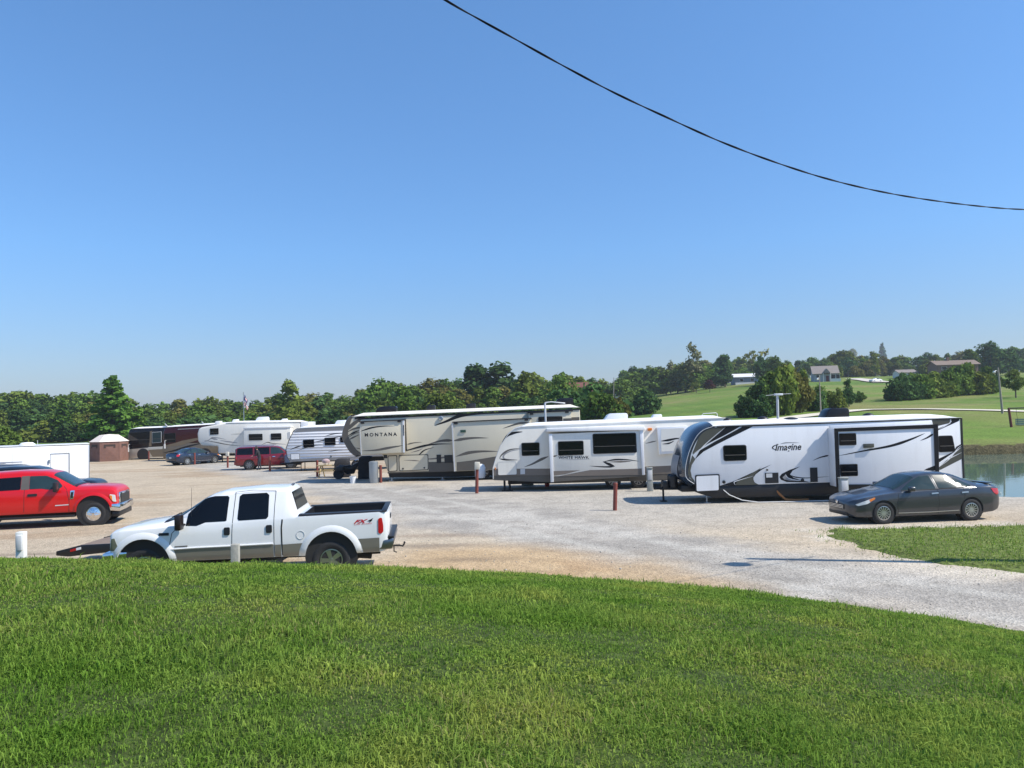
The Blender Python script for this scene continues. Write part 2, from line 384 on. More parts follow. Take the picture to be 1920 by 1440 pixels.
def roundpoly(P, r, n=4):
    out = []; m = len(P)
    for i in range(m):
        a, b, c = Vector(P[i-1]), Vector(P[i]), Vector(P[(i+1) % m])
        d1 = (a-b); d2 = (c-b); k = min(r, d1.length*.45, d2.length*.45)
        p, q = b+d1.normalized()*k, b+d2.normalized()*k
        for j in range(n+1):
            t = j/n; v = p*(1-t)**2+b*2*t*(1-t)+q*t*t; out.append((v.x, v.y))
    return out
def catmull(P, k=6):
    P = [Vector(p) for p in P]; Q = [P[0]*2-P[1]]+P+[P[-1]*2-P[-2]]; out = []
    for i in range(1, len(Q)-2):
        for j in range(k):
            t = j/k; a, b, c, d = Q[i-1:i+3]
            out.append(.5*((2*b)+(c-a)*t+(2*a-5*b+4*c-d)*t*t+(3*b-a-3*c+d)*t**3))
    out.append(P[-1]); return out
def text_mesh(s, shear=0, bold=0, spacing=1.0):
    cu = bpy.data.curves.new("lettering", 'FONT'); cu.body = s; cu.shear = shear; cu.offset = bold; cu.space_character = spacing; cu.resolution_u = 3
    o = bpy.data.objects.new("lettering", cu); scene.collection.objects.link(o); dg = bpy.context.evaluated_depsgraph_get(); dg.update()
    me = bpy.data.meshes.new_from_object(o.evaluated_get(dg)); bpy.data.objects.remove(o); me.materials.clear(); return me
def boolean(o, cutters):
    """cut closed meshes out of object o, keep the evaluated mesh"""
    tmp = []
    for c in cutters:
        co = bpy.data.objects.new("cutter", c); scene.collection.objects.link(co); co.parent = o.parent; tmp.append(co)
        md = o.modifiers.new("b", 'BOOLEAN'); md.operation = 'DIFFERENCE'; md.solver = 'EXACT'; md.object = co
    dg = bpy.context.evaluated_depsgraph_get(); dg.update()
    me = bpy.data.meshes.new_from_object(o.evaluated_get(dg)); o.modifiers.clear(); o.data = me; finish(me, 35)
    for c in tmp: bpy.data.objects.remove(c)
    return o

class Rig:
    """a thing whose near side is the local plane y=0; L() carries a photo point to that plane (or one at y0)"""
    def __init__(s, root):
        bpy.context.view_layer.update(); s.root = root
        s.Mi = (Matrix.Translation(root.location) @ Matrix.Rotation(root.rotation_euler.z, 4, 'Z')).inverted()
        s.o = s.Mi @ CAM; s.crop = (1, 0, 0)
    def L(s, px, py, y0=0):
        k, ox, oy = s.crop; px = ox+px/k; py = oy+py/k
        d = s.Mi.to_3x3() @ ray(px, py); t = (y0-s.o.y)/d.y; p = s.o+d*t
        return (p.x, p.z)
    def P(s, pts, y0=0): return [s.L(x, y, y0) for x, y in pts]
    def panel(s, name, pts, mat, y0=0, th=.02, r=0, parent=None, bevel=0):
        q = s.P(pts, y0)
        if r: q = roundpoly(q, r)
        return MB().prism(q, y0-th, y0-.0015 if not bevel else y0).build(name, mat, parent or s.root, bevel=bevel)
    def rect(s, x0, y0_, x1, y1, sk=-.035): return [(x0, y0_), (x1, y0_+(x1-x0)*sk), (x1, y1+(x1-x0)*sk), (x0, y1)]
    def window(s, pts, y0=0, r=.07, fr=.035, frame=None, glass=None):
        q = s.P(pts, y0); c = Vector((sum(p[0] for p in q)/len(q), sum(p[1] for p in q)/len(q)))
        f = MB().prism(roundpoly(q, r), y0-.03, y0-.001).build("window", frame or M['black'], s.root, bevel=.006, seg=1)
        inn = []
        for p in q:
            v = Vector(p)-c; inn.append((c.x+v.x-math.copysign(fr, v.x), c.y+v.y-math.copysign(fr, v.y)))
        MB().prism(roundpoly(inn, r*.7), y0-.034, y0-.0305).build("pane", glass or M['glass'], f)
        xs_ = [p[0] for p in inn]; zs_ = [p[1] for p in inn]; zm = min(zs_)+(max(zs_)-min(zs_))*.36; MB().box(min(xs_)+.03, max(xs_)-.03, y0-.042, y0-.0345, zm-.012, zm+.012).build("window_bar", M['taupe'], f)
        return f
    def swoosh(s, pts, wmax, mat, y0=0, off=.003, peak=.5, name="swoosh_graphic"):
        """tapering stripe along a photo curve"""
        c = catmull([s.L(x, y, y0) for x, y in pts]); n = len(c); k = s.crop[0]
        wm = wmax/k*abs(s.o.y-y0)/FPX; a = []; b = []
        for i, p in enumerate(c):
            t = i/(n-1); e = t/peak if t < peak else (1-t)/(1-peak)
            h = wm*.5*(max(0, e)**.7)+.0015
            d = (c[min(i+1, n-1)]-c[max(i-1, 0)]).normalized(); nn = Vector((-d.y, d.x)); a.append(tuple(p+nn*h)); b.append(tuple(p-nn*h))
        return MB().prism(a+b[::-1], y0-off, y0-.001).build(name, mat, s.root)
    def text(s, body, x0, y0_, x1, y1, mat, y0=0, off=.004, sk=-.035, **kw):
        me = text_mesh(body, **kw); co = np.empty(len(me.vertices)*3); me.vertices.foreach_get("co", co); co = co.reshape(-1, 3)
        mn, mx = co.min(0), co.max(0); a = s.L(x0, y1, y0); b = s.L(x1, y1+(x1-x0)*sk, y0); c = s.L(x0, y0_, y0)
        u = (co[:, 0]-mn[0])/(mx[0]-mn[0]); v = (co[:, 1]-mn[1])/(mx[1]-mn[1])
        new = np.stack([a[0]+u*(b[0]-a[0]), np.full(len(u), y0-off), a[1]+u*(b[1]-a[1])+v*(c[1]-a[1])], 1)
        me.vertices.foreach_set("co", new.ravel()); me.update()
        bm = bmesh.new(); bm.from_mesh(me)
        r = bmesh.ops.extrude_face_region(bm, geom=bm.faces[:]); 
        for v in r['geom']:
            if isinstance(v, bmesh.types.BMVert): v.co.y += off-.0012
        bmesh.ops.recalc_face_normals(bm, faces=bm.faces); bm.to_mesh(me); bm.free()
        return obj("lettering", me, mat, s.root)
# ------------------------------------------------------------ shared vehicle parts
def tyre_prof(r, w):
    return [(r*.58, -w*.36), (r*.66, -w*.46), (r*.86, -w*.5), (r*.965, -w*.43), (r, -w*.3), (r, w*.3), (r*.965, w*.43), (r*.86, w*.5), (r*.66, w*.46), (r*.58, w*.36)]
def wheel(parent, c, r, w, rim, spokes=5, mat=None, side=-1, dish=.0, sw=.5):
    """tyre with a spoked rim; side -1 shows towards -y"""
    t = MB().lathe(tyre_prof(r, w), c, 36).build("wheel", M['rubber'], parent)
    mb = MB(); f = side*w*.40
    mb.lathe([(rim, f), (rim*1.02, f+side*.012), (rim*.93, f+side*.014), (rim*.88, f-side*.03)], c, 32, cap=False)
    mb.lathe([(.001, f+side*(.012-dish)), (rim*.17, f+side*(.01-dish)), (rim*.24, f-side*(.02+dish)), (.001, f-side*(.02+dish))], c, 16)
    for k in range(spokes):
        q = 2*math.pi*(k+.5)/spokes; ca, sa = math.cos(q), math.sin(q); vs = []
        hw0 = rim*.20*sw; hw1 = rim*.27*sw
        for rr, hw, yo in ((rim*.15, hw0, f+side*(.004-dish)), (rim*.9, hw1, f+side*.006)):
            for e in (-1, 1):
                for yy in (yo, yo-side*.025): vs.append((c[0]+ca*rr-sa*hw*e, c[1]+yy, c[2]+sa*rr+ca*hw*e))
        mb.add(vs, [(0, 1, 3, 2), (4, 6, 7, 5), (0, 4, 5, 1), (2, 3, 7, 6), (0, 2, 6, 4), (1, 5, 7, 3)])
    mb.build("rim", mat or M['alloy'], t)
    MB().lathe([(.001, f-side*.05), (rim*.97, f-side*.05), (rim*.97, f-side*.07), (.001, f-side*.07)], c, 24).build("brake_disc", M['dark'], t)
    return t

def rv_root(name, label, px, d, cat, group=None):
    r = ray(px, 780); t = d/r.y; x = r.x*t
    return Rig(thing(name, label, cat, (x, d, LZ(x, d)), 0, group))
def crown_roof(g, line, W, h, mat, over=.03, e0=.5, e1=.5, parent=None):
    """domed roof along a near-edge line of local (x,z) points"""
    (x0, z0), (x1, z1) = line; nx, ny = 26, 12; v = []; L_ = x1-x0
    xs = [x0-over+(L_+2*over)*i/nx for i in range(nx+1)]
    def base(x): return z0+(z1-z0)*(x-x0)/L_
    for top in (1, 0):
        for x in xs:
            k = min(1, (x-xs[0])/max(e0, 1e-3))**.5*min(1, (xs[-1]-x)/max(e1, 1e-3))**.5 if top else 0
            for j in range(ny+1):
                y = -over+(W+2*over)*j/ny; s = 2*j/ny-1
                v.append((x, y, base(x)+(.035+h*(1-abs(s)**2.6))*k*top+(.004 if top else 0)))
    n1 = (nx+1)*(ny+1); f = []
    for i in range(nx):
        for j in range(ny):
            a = i*(ny+1)+j; f.append((a, a+1, a+ny+2, a+ny+1)); f.append((n1+a, n1+a+ny+1, n1+a+ny+2, n1+a+1))
    for i in range(nx):
        a = i*(ny+1); f.append((a, a+ny+1, n1+a+ny+1, n1+a)); a += ny; f.append((a, n1+a, n1+a+ny+1, a+ny+1))
    for j in range(ny):
        a = j; f.append((a, n1+a, n1+a+1, a+1)); a = nx*(ny+1)+j; f.append((a, a+1, n1+a+1, n1+a))
    return MB().add(v, f).build("roof", mat, parent or g.root, smooth=50)
def roof_unit(g, px0, px1, ztop_py, y, zbase, mat, name="air_conditioner", dome=False, depth=.75):
    x0, zt = g.L(px0, ztop_py, y); x1, _ = g.L(px1, ztop_py, y); c = (x0+x1)/2
    if dome:
        prof = [(abs(x1-x0)/2*math.cos(t*math.pi/2), (zt-zbase)*math.sin(t*math.pi/2)) for t in [i/6 for i in range(7)]]
        prof[-1] = (.001, prof[-1][1]); o = MB().lathe([(prof[0][0], -.04)]+prof, (c, y, zbase), 20, 'z').build(name, mat, g.root)
    else:
        h = zt-zbase; L_ = x1-x0
        P = [(x0, zbase-.05), (x0+.01, zbase+h*.35), (x0+L_*.16, zbase+h*.85), (x0+L_*.3, zt), (x1-L_*.06, zt), (x1, zbase+h*.8), (x1, zbase-.05)]
        o = MB().prism(P, y-depth/2, y+depth/2).build(name, mat, g.root, bevel=.03)
    return o
def jack(g, x, y, z1, r=.035, mat=None, pad=.13):
    return MB().cyl((x, y, .03), (x, y, z1), r, r, 8).box(x-pad, x+pad, y-pad, y+pad, .003, .03).build("stabiliser_jack", mat or M['dark'], g.root)

# ------------------------------------------------------------ white and black travel trailer (nearest)
g = rv_root("travel_trailer", "white travel trailer with black swooshes and dark blue nose cap, behind the grey sedan", 1300, 30.3, "travel trailer", "camper trailers parked on the gravel")
W = 2.45; c8 = (7.578, 1240, 770); d6 = (7.111, 1330, 780); d7 = (7.111, 1550, 770)
g.crop = (1, 0, 0)
edge = [(1302, 907), (1289, 898), (1285.5, 887), (1287, 868), (1294, 843), (1306, 819), (1319, 806.5), (1337, 799.5)]
top = [(1345, 799.3), (1800, 783.6)]
bot = [(1806, 897), (1350, 911)]
wall = g.P(edge+top+bot)
MB().prism(wall, 0, W).build("body", M['white'], g.root, bevel=.03)
# nose cap: glossy dark shell wrapping the front edge
e = catmull(g.P(edge), 4); v = []; f = []; ny = 14
for i, p in enumerate(e):
    t = i/(len(e)-1); d = (e[min(i+1, len(e)-1)]-e[max(i-1, 0)]).normalized(); nn = Vector((-d.y, d.x))
    if nn.x > 0: nn = -nn
    for j in range(ny+1):
        s = 2*j/ny-1; k = (1-abs(s)**4)*.17+.012; q = p+nn*k; v.append((q.x, -.012+(W+.024)*j/ny, q.y))
n0 = len(v)
for i, p in enumerate(e): v += [(p.x+.09, -.012, p.y-.02*(i/len(e))), (p.x+.09, W+.012, p.y)]
for i in range(len(e)-1):
    for j in range(ny): a = i*(ny+1)+j; f.append((a, a+1, a+ny+2, a+ny+1))
    f.append((i*(ny+1), (i+1)*(ny+1), n0+2*i+2, n0+2*i)); f.append((i*(ny+1)+ny, n0+2*i+1, n0+2*i+3, (i+1)*(ny+1)+ny))
cap = MB().add(v, f).build("nose_cap", M['navy'], g.root, smooth=50)
g.crop = c8
def npanel(pts, y):   # panel lying in the cap's curved front
    pass
MB().tube([(p.x-.012, -.018, p.y) for p in e], .012, 6).build("nose_trim", M['lgrey'], g.root)
mid = e[4:15]
MB().add([(p.x-.19+.0*j, W*(.25+.5*j), p.y) for p in mid for j in (0, 1)], [(2*i, 2*i+1, 2*i+3, 2*i+2) for i in range(len(mid)-1)]).build("nose_graphic", M['grey'], cap)
band = [(740, 222), (590, 290), (480, 450), (425, 600), (395, 770), (372, 880), (400, 960), (480, 1030), (430, 1050), (345, 930), (352, 850), (400, 600), (480, 420), (560, 310), (700, 215)]
g.panel("nose_band_graphic", band, M['gblack'], th=.004)
g.panel("nose_band_graphic", [(640, 240), (910, 232), (600, 512), (450, 625), (442, 600), (520, 400), (585, 290)], M['olive'], th=.005)
g.panel("nose_band_graphic", [(915, 232), (1115, 228), (880, 362), (760, 425), (606, 508)], M['gblack'], th=.005)
g.panel("nose_band_graphic", [(1150, 228), (1300, 225), (1000, 372), (800, 472), (600, 580), (478, 690), (545, 565), (760, 440), (905, 362)], M['gblack'], th=.006)
g.panel("nose_band_graphic", [(440, 632), (484, 690), (432, 770), (414, 850), (432, 940), (478, 1010), (455, 1012), (392, 940), (372, 870), (400, 755)], M['olive'], th=.006)
g.swoosh([(450, 615), (640, 490), (880, 365), (1110, 235)], 11, M['white'], off=.008)
g.swoosh([(480, 680), (545, 560), (700, 410), (905, 238)], 9, M['white'], off=.0075)
g.crop = d6
g.panel("lower_graphic", [(150, 928), (330, 868), (560, 760), (830, 645), (700, 715), (620, 775), (588, 820), (588, 865), (618, 897), (660, 916), (330, 925)], M['gblack'], th=.004)
g.panel("lower_graphic", [(375, 868), (500, 800), (690, 690), (600, 785), (584, 835), (600, 880), (650, 914), (345, 922)], M['olive'], th=.006)
g.swoosh([(345, 920), (330, 885), (380, 860), (590, 800)], 9, M['white'], off=.008)
g.panel("lower_graphic", [(1212, 672), (1070, 718), (965, 772), (935, 812), (955, 850), (1030, 880), (1360, 886), (1230, 858), (1120, 822), (1076, 778), (1110, 728)], M['gblack'], th=.004)
g.panel("lower_graphic", [(975, 818), (1018, 778), (1062, 836), (1200, 868), (1070, 862), (1000, 846)], M['grey'], th=.006)
g.swoosh([(1010, 775), (1050, 825), (1160, 855), (1350, 870)], 8, M['white'], off=.008)
g.swoosh([(1085, 790), (1150, 815), (1300, 826), (1600, 806)], 14, M['gblack'], off=.007, peak=.3)
g.swoosh([(1380, 594), (1480, 552), (1590, 525)], 20, M['gblack'], peak=.9)
g.text("Imagine", 880, 372, 1230, 492, M['gblack'], shear=.28, bold=.018)
g.swoosh([(900, 455), (845, 430), (860, 400), (930, 375)], 16, M['gblack'], off=.004, peak=.5)
g.swoosh([(945, 372), (1030, 356), (1200, 355)], 12, M['grey'], peak=.4)
g.window([(180, 392), (492, 383), (500, 592), (190, 603)], r=.09, fr=.03)
g.crop = (1, 0, 0)
# lower skirt, doors and vents
MB().prism(g.P([(1302, 907.5), (1350, 911.2), (1806, 897.2), (1807, 921), (1340, 934), (1310, 925)], 0), .02, W-.02).build("underbody", M['black'], g.root, bevel=.02)
MB().box(.3, 10.2, .3, W-.3, .42, .62).build("chassis", M['dark'], g.root)
door = MB().prism(roundpoly(g.P([(1303, 890.5), (1349, 888.5), (1349.5, 921), (1304, 923)]), .06), -.03, -.001).build("compartment_door", M['black'], g.root, bevel=.006)
g.panel("door_panel", [(1305.5, 893), (1347, 891), (1347.5, 919), (1306.3, 921)], M['white'], y0=-.03, th=.008, r=.05, parent=door)
g.crop = d6
vt = g.panel("water_heater", [(740, 760), (918, 755), (922, 893), (745, 898)], M['black'], th=.02)
g.panel("notice", [(757, 768), (838, 766), (840, 818), (759, 821)], M['lgrey'], y0=-.02, th=.004, parent=vt)
g.panel("fridge_vent", [(1340, 690), (1437, 686), (1444, 878), (1348, 882)], M['black'], th=.025)
for cx, cy, rr in ((1240, 855, 22), (770, 718, 13), (193, 880, 22)):
    x, z = g.L(cx, cy); rad = rr/7.111/49.5
    MB().lathe([(rad, -.001), (rad, -.025), (rad*.7, -.035), (.001, -.035)], (x, 0, z), 14).build("filler_cap", M['black'], g.root)
# slide-out with black flange
g.crop = d7; SD = .62
g.panel("slide_border", [(15, 232), (1480, 178), (1500, 1000), (45, 1010)], M['black'], th=.03)
q = [(100, 236), (1470, 184), (1497, 1010), (130, 1014)]
MB().prism(g.P(q, -SD), -SD, 0).build("slide_out", M['white'], g.root, bevel=.01)
def fr(pts): g.panel("slide_frame", pts, M['gblack'], y0=-SD, th=.03)
fr([(98, 236), (1472, 182), (1475, 232), (99, 282)]); fr([(99, 283), (150, 281), (180, 1014), (128, 1016)]); fr([(1425, 235), (1475, 233), (1500, 1008), (1452, 1011)])
fr([(182, 985), (1450, 975), (1452, 1008), (183, 1014)])
g.panel("slide_topper", [(20, 200), (1385, 128), (1402, 182), (30, 232)], M['white'], y0=-.12, th=.1, bevel=.02)
for rr_ in ([(160, 303), (388, 297), (396, 458), (166, 464)], [(172, 714), (408, 708), (416, 870), (182, 876)]): g.window(rr_, y0=-SD, r=.05, fr=.02)
g.panel("wall_lamp", [(485, 442), (618, 437), (620, 490), (487, 495)], M['olive'], y0=-SD, th=.09, bevel=.008)
g.swoosh([(155, 602), (500, 535), (850, 470), (1100, 390), (1310, 302)], 34, M['gblack'], y0=-SD, peak=.62)
g.swoosh([(1250, 398), (1340, 360), (1424, 308)], 26, M['gblack'], y0=-SD, peak=.85)
g.panel("slide_graphic", [(1330, 775), (1424, 738), (1450, 730), (1452, 790), (1400, 810), (1200, 850)], M['gblack'], y0=-SD, th=.004)
g.window([(1482, 335), (1672, 328), (1715, 545), (1490, 556)], r=.08, fr=.03)
g.panel("tail_graphic", [(1402, 125), (1650, 113), (1640, 165), (1480, 203), (1478, 180), (1405, 185)], M['olive'], th=.004)
g.panel("tail_graphic", [(1662, 112), (1775, 104), (1760, 138), (1530, 242), (1482, 262), (1480, 240), (1648, 172)], M['gblack'], th=.004)
g.swoosh([(1640, 118), (1655, 150), (1560, 215), (1480, 250)], 10, M['white'], off=.007)
g.panel("tail_graphic", [(1495, 640), (1690, 548), (1730, 480), (1800, 440), (1802, 480), (1500, 690)], M['gblack'], th=.004)
g.panel("tail_graphic", [(1802, 482), (1808, 640), (1530, 782), (1502, 790), (1500, 750)], M['olive'], th=.005)
g.swoosh([(1500, 750), (1640, 640), (1740, 510), (1800, 462)], 10, M['white'], off=.008); g.swoosh([(1500, 700), (1650, 630), (1800, 556)], 9, M['white'], off=.0085)
g.crop = (1, 0, 0)
MB().prism(g.P([(1801.5, 784), (1804, 784), (1808.5, 897), (1805.5, 897)], 0), -.012, .05).build("corner_trim", M['black'], g.root)
MB().prism(g.P([(1344, 799.6), (1802, 783.4), (1802, 785.2), (1344, 801.6)], 0), -.02, -.001).build("roof_rail", M['gblack'], g.root)
a = g.L(1337, 799.2); b = g.L(1801, 783.2)
crown_roof(g, (a, b), W, .14, M['roof'], e0=.3, e1=.9)
zr = a[1]+.12
roof_unit(g, 1539, 1585, 766, 1.2, g.L(1560, 789, 1.2)[1], M['gblack'])
for p0, p1, pt, yy in ((1464, 1501, 782.5, .75), (1354, 1374, 783.5, 1.7), (1418, 1442, 780.5, 1.7), (1615, 1640, 774.5, 1.8)):
    roof_unit(g, p0, p1, pt, yy, g.L((p0+p1)/2, pt+9, yy)[1]-.02, M['black'], "roof_vent", True)
# drawbar
L0 = g.L(1300, 925, W/2)[0]
fx = g.L(1238, 930, W/2)[0]
db = MB()
db.tube([(L0+1.2, .35, .52), (fx, W/2-.05, .5)], .05, 6).tube([(L0+1.2, W-.35, .52), (fx, W/2+.05, .5)], .05, 6).box(fx-.25, fx+.1, W/2-.07, W/2+.07, .47, .56)
db.build("drawbar", M['dark'], g.root)
MB().lathe([(.16, 0), (.17, .08), (.17, .42), (.1, .5), (.001, .5)], (L0-.80, W/2-.18, .56), 16, 'z').lathe([(.16, 0), (.17, .08), (.17, .42), (.1, .5), (.001, .5)], (L0-.80, W/2+.2, .56), 16, 'z').build("gas_bottles", M['black'], g.root)
MB().box(L0-1.22, L0-1.02, W/2-.22, W/2+.22, .5, .8).box(L0-.6, L0-.1, .5, W-.5, .42, .66).build("battery_box", M['black'], g.root, bevel=.02)
jack(g, fx+.12, W/2, .82, .04); jack(g, g.L(1328, 930)[0], .25, .5, .03, M['galv']); jack(g, 9.3, .25, .5)
for wx in (5.6, 6.5): wheel(g.root, (wx, .22, .36), .36, .2, .2, 6, M['dalloy'])
TR1 = g

# ------------------------------------------------------------ warm white travel trailer
g = rv_root("travel_trailer", "off-white travel trailer with taupe lower band and a wide two-window slide-out", 925, 37.3, "travel trailer", "camper trailers parked on the gravel")
c2 = (4.3636, 900, 740); g.crop = c2
edge = [(108, 690), (106, 600), (130, 520), (165, 420), (230, 325), (285, 278), (345, 258)]
MB().prism(g.P([(106, 640)]+edge[1:]+[(370, 258), (2010, 188), (2015, 560), (1350, 590), (1340, 605), (110, 606)]), 0, W).build("body", M['hawk'], g.root, bevel=.06, seg=3)
MB().prism(g.P([(108, 607), (2015, 565), (2018, 622), (1345, 655), (108, 662)]), .004, W-.004).build("lower_band", M['brown'], g.root)
MB().prism(g.P([(112, 663), (1345, 656), (2018, 624), (2018, 668), (1345, 705), (600, 718), (112, 700)]), .02, W-.02).build("underbody", M['taupe'], g.root)
MB().box(.6, 10.4, .35, W-.35, .3, .6).build("chassis", M['dark'], g.root)
a = g.L(345, 262); b = g.L(2010, 192)
crown_roof(g, (a, b), W, .12, M['roof'], e0=.5, e1=.5)
MB().tube([(x, -.012, z) for x, z in g.P([(108, 690), (106, 600), (130, 520), (165, 420), (230, 325), (285, 278), (345, 262)])], .022, 6).build("nose_trim", M['lgrey'], g.root)
# slide-out
SD = .6; SK = -.045
q = [(575, 322), (1338, 290), (1345, 655), (595, 668)]
MB().prism(g.P(q, -SD), -SD, 0).build("slide_out", M['hawk'], g.root, bevel=.012)
g.panel("slide_trim", [(562, 322), (590, 321), (604, 714), (578, 716)], M['white'], y0=-SD-.001, th=.05, bevel=.008)
g.panel("slide_trim", [(1305, 290), (1332, 289), (1350, 655), (1326, 657)], M['white'], y0=-SD-.001, th=.05, bevel=.008)
g.panel("slide_band", [(600, 625), (820, 618), (690, 652), (600, 664)], M['brown'], y0=-SD, th=.006)
g.panel("slide_band", [(700, 655), (830, 630), (900, 617), (1322, 604), (1325, 656), (640, 668)], M['brown'], y0=-SD, th=.004)
MB().prism(g.P([(598, 668), (1345, 657), (1343, 668), (600, 712)], -SD), -SD+.01, -.02).build("slide_underside", M['taupe'], g.root)
tq = g.P([(545, 276), (1338, 250), (1350, 278), (1352, 290), (545, 304)], -SD)
MB().prism(tq, -SD-.1, -.0).build("slide_topper", M['roof'], g.root, bevel=.025)
g.window([(636, 382), (846, 376), (850, 492), (640, 500)], y0=-SD); g.window([(920, 320), (1276, 311), (1284, 474), (926, 486)], y0=-SD, r=.08)
g.window([(338, 394), (486, 390), (488, 496), (342, 502)])
g.text("WHITE HAWK", 642, 503, 892, 527, M['gblack'], y0=-SD, bold=.02, spacing=1.08, sk=-.01)
g.swoosh([(660, 532), (780, 532), (905, 528)], 4, M['grey'], y0=-SD, peak=.5)
g.swoosh([(895, 583), (1000, 590), (1095, 590)], 13, M['gblack'], y0=-SD, peak=.85); g.swoosh([(1104, 588), (1040, 562), (1005, 546)], 22, M['gblack'], y0=-SD, peak=.3)
g.swoosh([(1005, 550), (1100, 532), (1200, 532), (1305, 545)], 13, M['gblack'], y0=-SD, peak=.35); g.swoosh([(1055, 550), (1150, 548), (1240, 545)], 14, M['brown'], y0=-SD)
g.swoosh([(178, 392), (225, 335), (280, 312), (350, 303)], 24, M['gblack'], peak=.55)
g.swoosh([(336, 438), (240, 452), (180, 490), (158, 525)], 14, M['taupe'], peak=.5); g.swoosh([(336, 446), (250, 462), (195, 495), (205, 526), (300, 533)], 13, M['grey'], peak=.6)
g.swoosh([(158, 524), (220, 534), (310, 534)], 12, M['gblack'], peak=.3)
g.swoosh([(362, 592), (430, 566), (500, 530), (562, 504)], 22, M['taupe'], peak=.7); g.swoosh([(600, 506), (618, 501), (634, 497)], 14, M['taupe'], y0=-SD, peak=.2)
g.swoosh([(1352, 400), (1400, 388), (1445, 378)], 10, M['taupe'], peak=.6)
door = g.panel("compartment_door", [(146, 548), (294, 543), (300, 652), (150, 657)], M['hawk'], th=.025, r=.07)
MB().tube([(x, -.027, z) for x, z in roundpoly(g.P([(146, 548), (294, 543), (300, 652), (150, 657)]), .07)], .008, 5).build("seal", M['lgrey'], door)
g.panel("access_hatch", [(330, 608), (368, 607), (368, 650), (330, 651)], M['lgrey'], th=.015)
pn = g.panel("flap_panel", [(1443, 268), (1690, 255), (1692, 470), (1462, 488)], M['white'], th=.22, bevel=.01)
g.panel("flap_inset", [(1480, 282), (1670, 272), (1672, 455), (1484, 466)], M['hawk'], y0=-.22, th=.006, parent=pn)
g.swoosh([(1478, 380), (1540, 372), (1600, 360), (1665, 356)], 18, M['gblack'], y0=-.226, peak=.35); g.swoosh([(1490, 404), (1545, 398), (1590, 378)], 12, M['gblack'], y0=-.226)
x, z = g.L(1388, 283); MB().box(x-.09, x+.09, -.12, 0, z-.06, z+.06).build("porch_lamp", M['amber'], g.root, bevel=.01)
g.panel("outlet_hatch", [(1352, 546), (1412, 543), (1412, 582), (1354, 585)], M['hawk'], th=.015)
x, z = g.L(126, 606); MB().box(x-.02, x+.02, -.04, 0, z-.05, z+.05).build("marker_lamp", M['amber'], g.root)
for cx in (1092, 1300):
    x, z = g.L(cx, 735); wheel(g.root, (x, .16, .37), .37, .2, .22, 8, M['dalloy'], sw=.5)
    arc = [(x+.5*math.cos(t), .0, .40+.48*math.sin(t)) for t in [math.pi*i/10 for i in range(11)]]
    MB().add([(p[0], yy, p[2]+dz) for p in arc for yy, dz in ((-.06, 0), (.3, 0), (-.06, -.05))], [f for i in range(10) for f in ((3*i, 3*i+1, 3*i+4, 3*i+3), (3*i, 3*i+3, 3*i+5, 3*i+2))]).build("wheel_arch", M['black'], g.root)
z0 = g.L(1105, 222, 1.2)[1]
g.crop = (1, 0, 0)
roof_unit(g, 1132, 1175, 775.5, 1.2, g.L(1150, 791, 1.2)[1], M['white']); roof_unit(g, 1220, 1240, 777, 1.2, g.L(1230, 789, 1.2)[1], M['white'], "roof_vent", depth=.4)
x0, z0 = g.L(1317, 787, 1.8); x1, _ = g.L(1345, 784, 1.8)
MB().tube([(x0, 1.8, z0-.1), (x0, 1.8, z0+.25), (x0+.06, 1.8, z0+.3), (x1-.06, 1.8, z0+.32), (x1, 1.8, z0+.27), (x1, 1.8, z0-.1)], .02, 6).build("ladder_rail", M['lgrey'], g.root)
g.crop = c2
for cx in (200, 243): x, z = g.L(cx, 720); jack(g, x, .3, .55, .05)
x, z = g.L(0, 600, W/2)
MB().box(x-.2, x+1.2, W/2-.08, W/2+.08, .48, .58).build("drawbar", M['dark'], g.root)
MB().lathe([(.22, 0), (.25, .1), (.25, .5), (.2, .62), (.1, .66), (.001, .66)], (x+.02, W/2-.35, .6), 18, 'z').build("gas_bottle_cover", M['white'], g.root)
TR2 = g

# ------------------------------------------------------------ tan fifth wheel
g = rv_root("fifth_wheel_trailer", "long tan fifth-wheel camper with dark brown swooshes and three slide-outs, tallest camper in the row", 640, 45, "fifth wheel", "camper trailers parked on the gravel")
d5 = (7.385, 640, 740); c3 = (3.84, 600, 720); W = 2.5
g.crop = (1, 0, 0)
nose = [(667, 854), (656, 845.6), (648, 833), (642.5, 821), (643, 810), (647, 797), (652, 786), (658, 781)]
MB().prism(g.P(nose+[(672, 783.6), (1087, 766.6), (1091, 872), (853, 883), (727, 885.6), (717, 852), (690, 853)]), 0, W).build("body", M['tan'], g.root, bevel=.05, seg=3)
e = catmull(g.P(nose), 4); v = []; f = []
for i, p in enumerate(e):
    for j in range(ny+1):
        s = 2*j/ny-1; k = (1-abs(s)**4)*.12+.015
        d = (e[min(i+1, len(e)-1)]-e[max(i-1, 0)]).normalized(); nn = Vector((-d.y, d.x)); nn = -nn if nn.x > 0 else nn; q = p+nn*k; v.append((q.x, -.014+(W+.028)*j/ny, q.y))
n0 = len(v); wd = .42
for i, p in enumerate(e): v += [(p.x+wd*(1-.5*i/len(e)), -.014, p.y+.05), (p.x+wd, W+.014, p.y)]
for i in range(len(e)-1):
    for j in range(ny): a = i*(ny+1)+j; f.append((a, a+1, a+ny+2, a+ny+1))
    f.append((i*(ny+1), (i+1)*(ny+1), n0+2*i+2, n0+2*i)); f.append((i*(ny+1)+ny, n0+2*i+1, n0+2*i+3, (i+1)*(ny+1)+ny))
MB().add(v, f).build("nose_cap", M['taupe'], g.root, smooth=50)
a = g.L(660, 781.2); b = g.L(1087, 763.5); crown_roof(g, (a, b), W, .16, M['croof'], e0=.5, e1=.3)
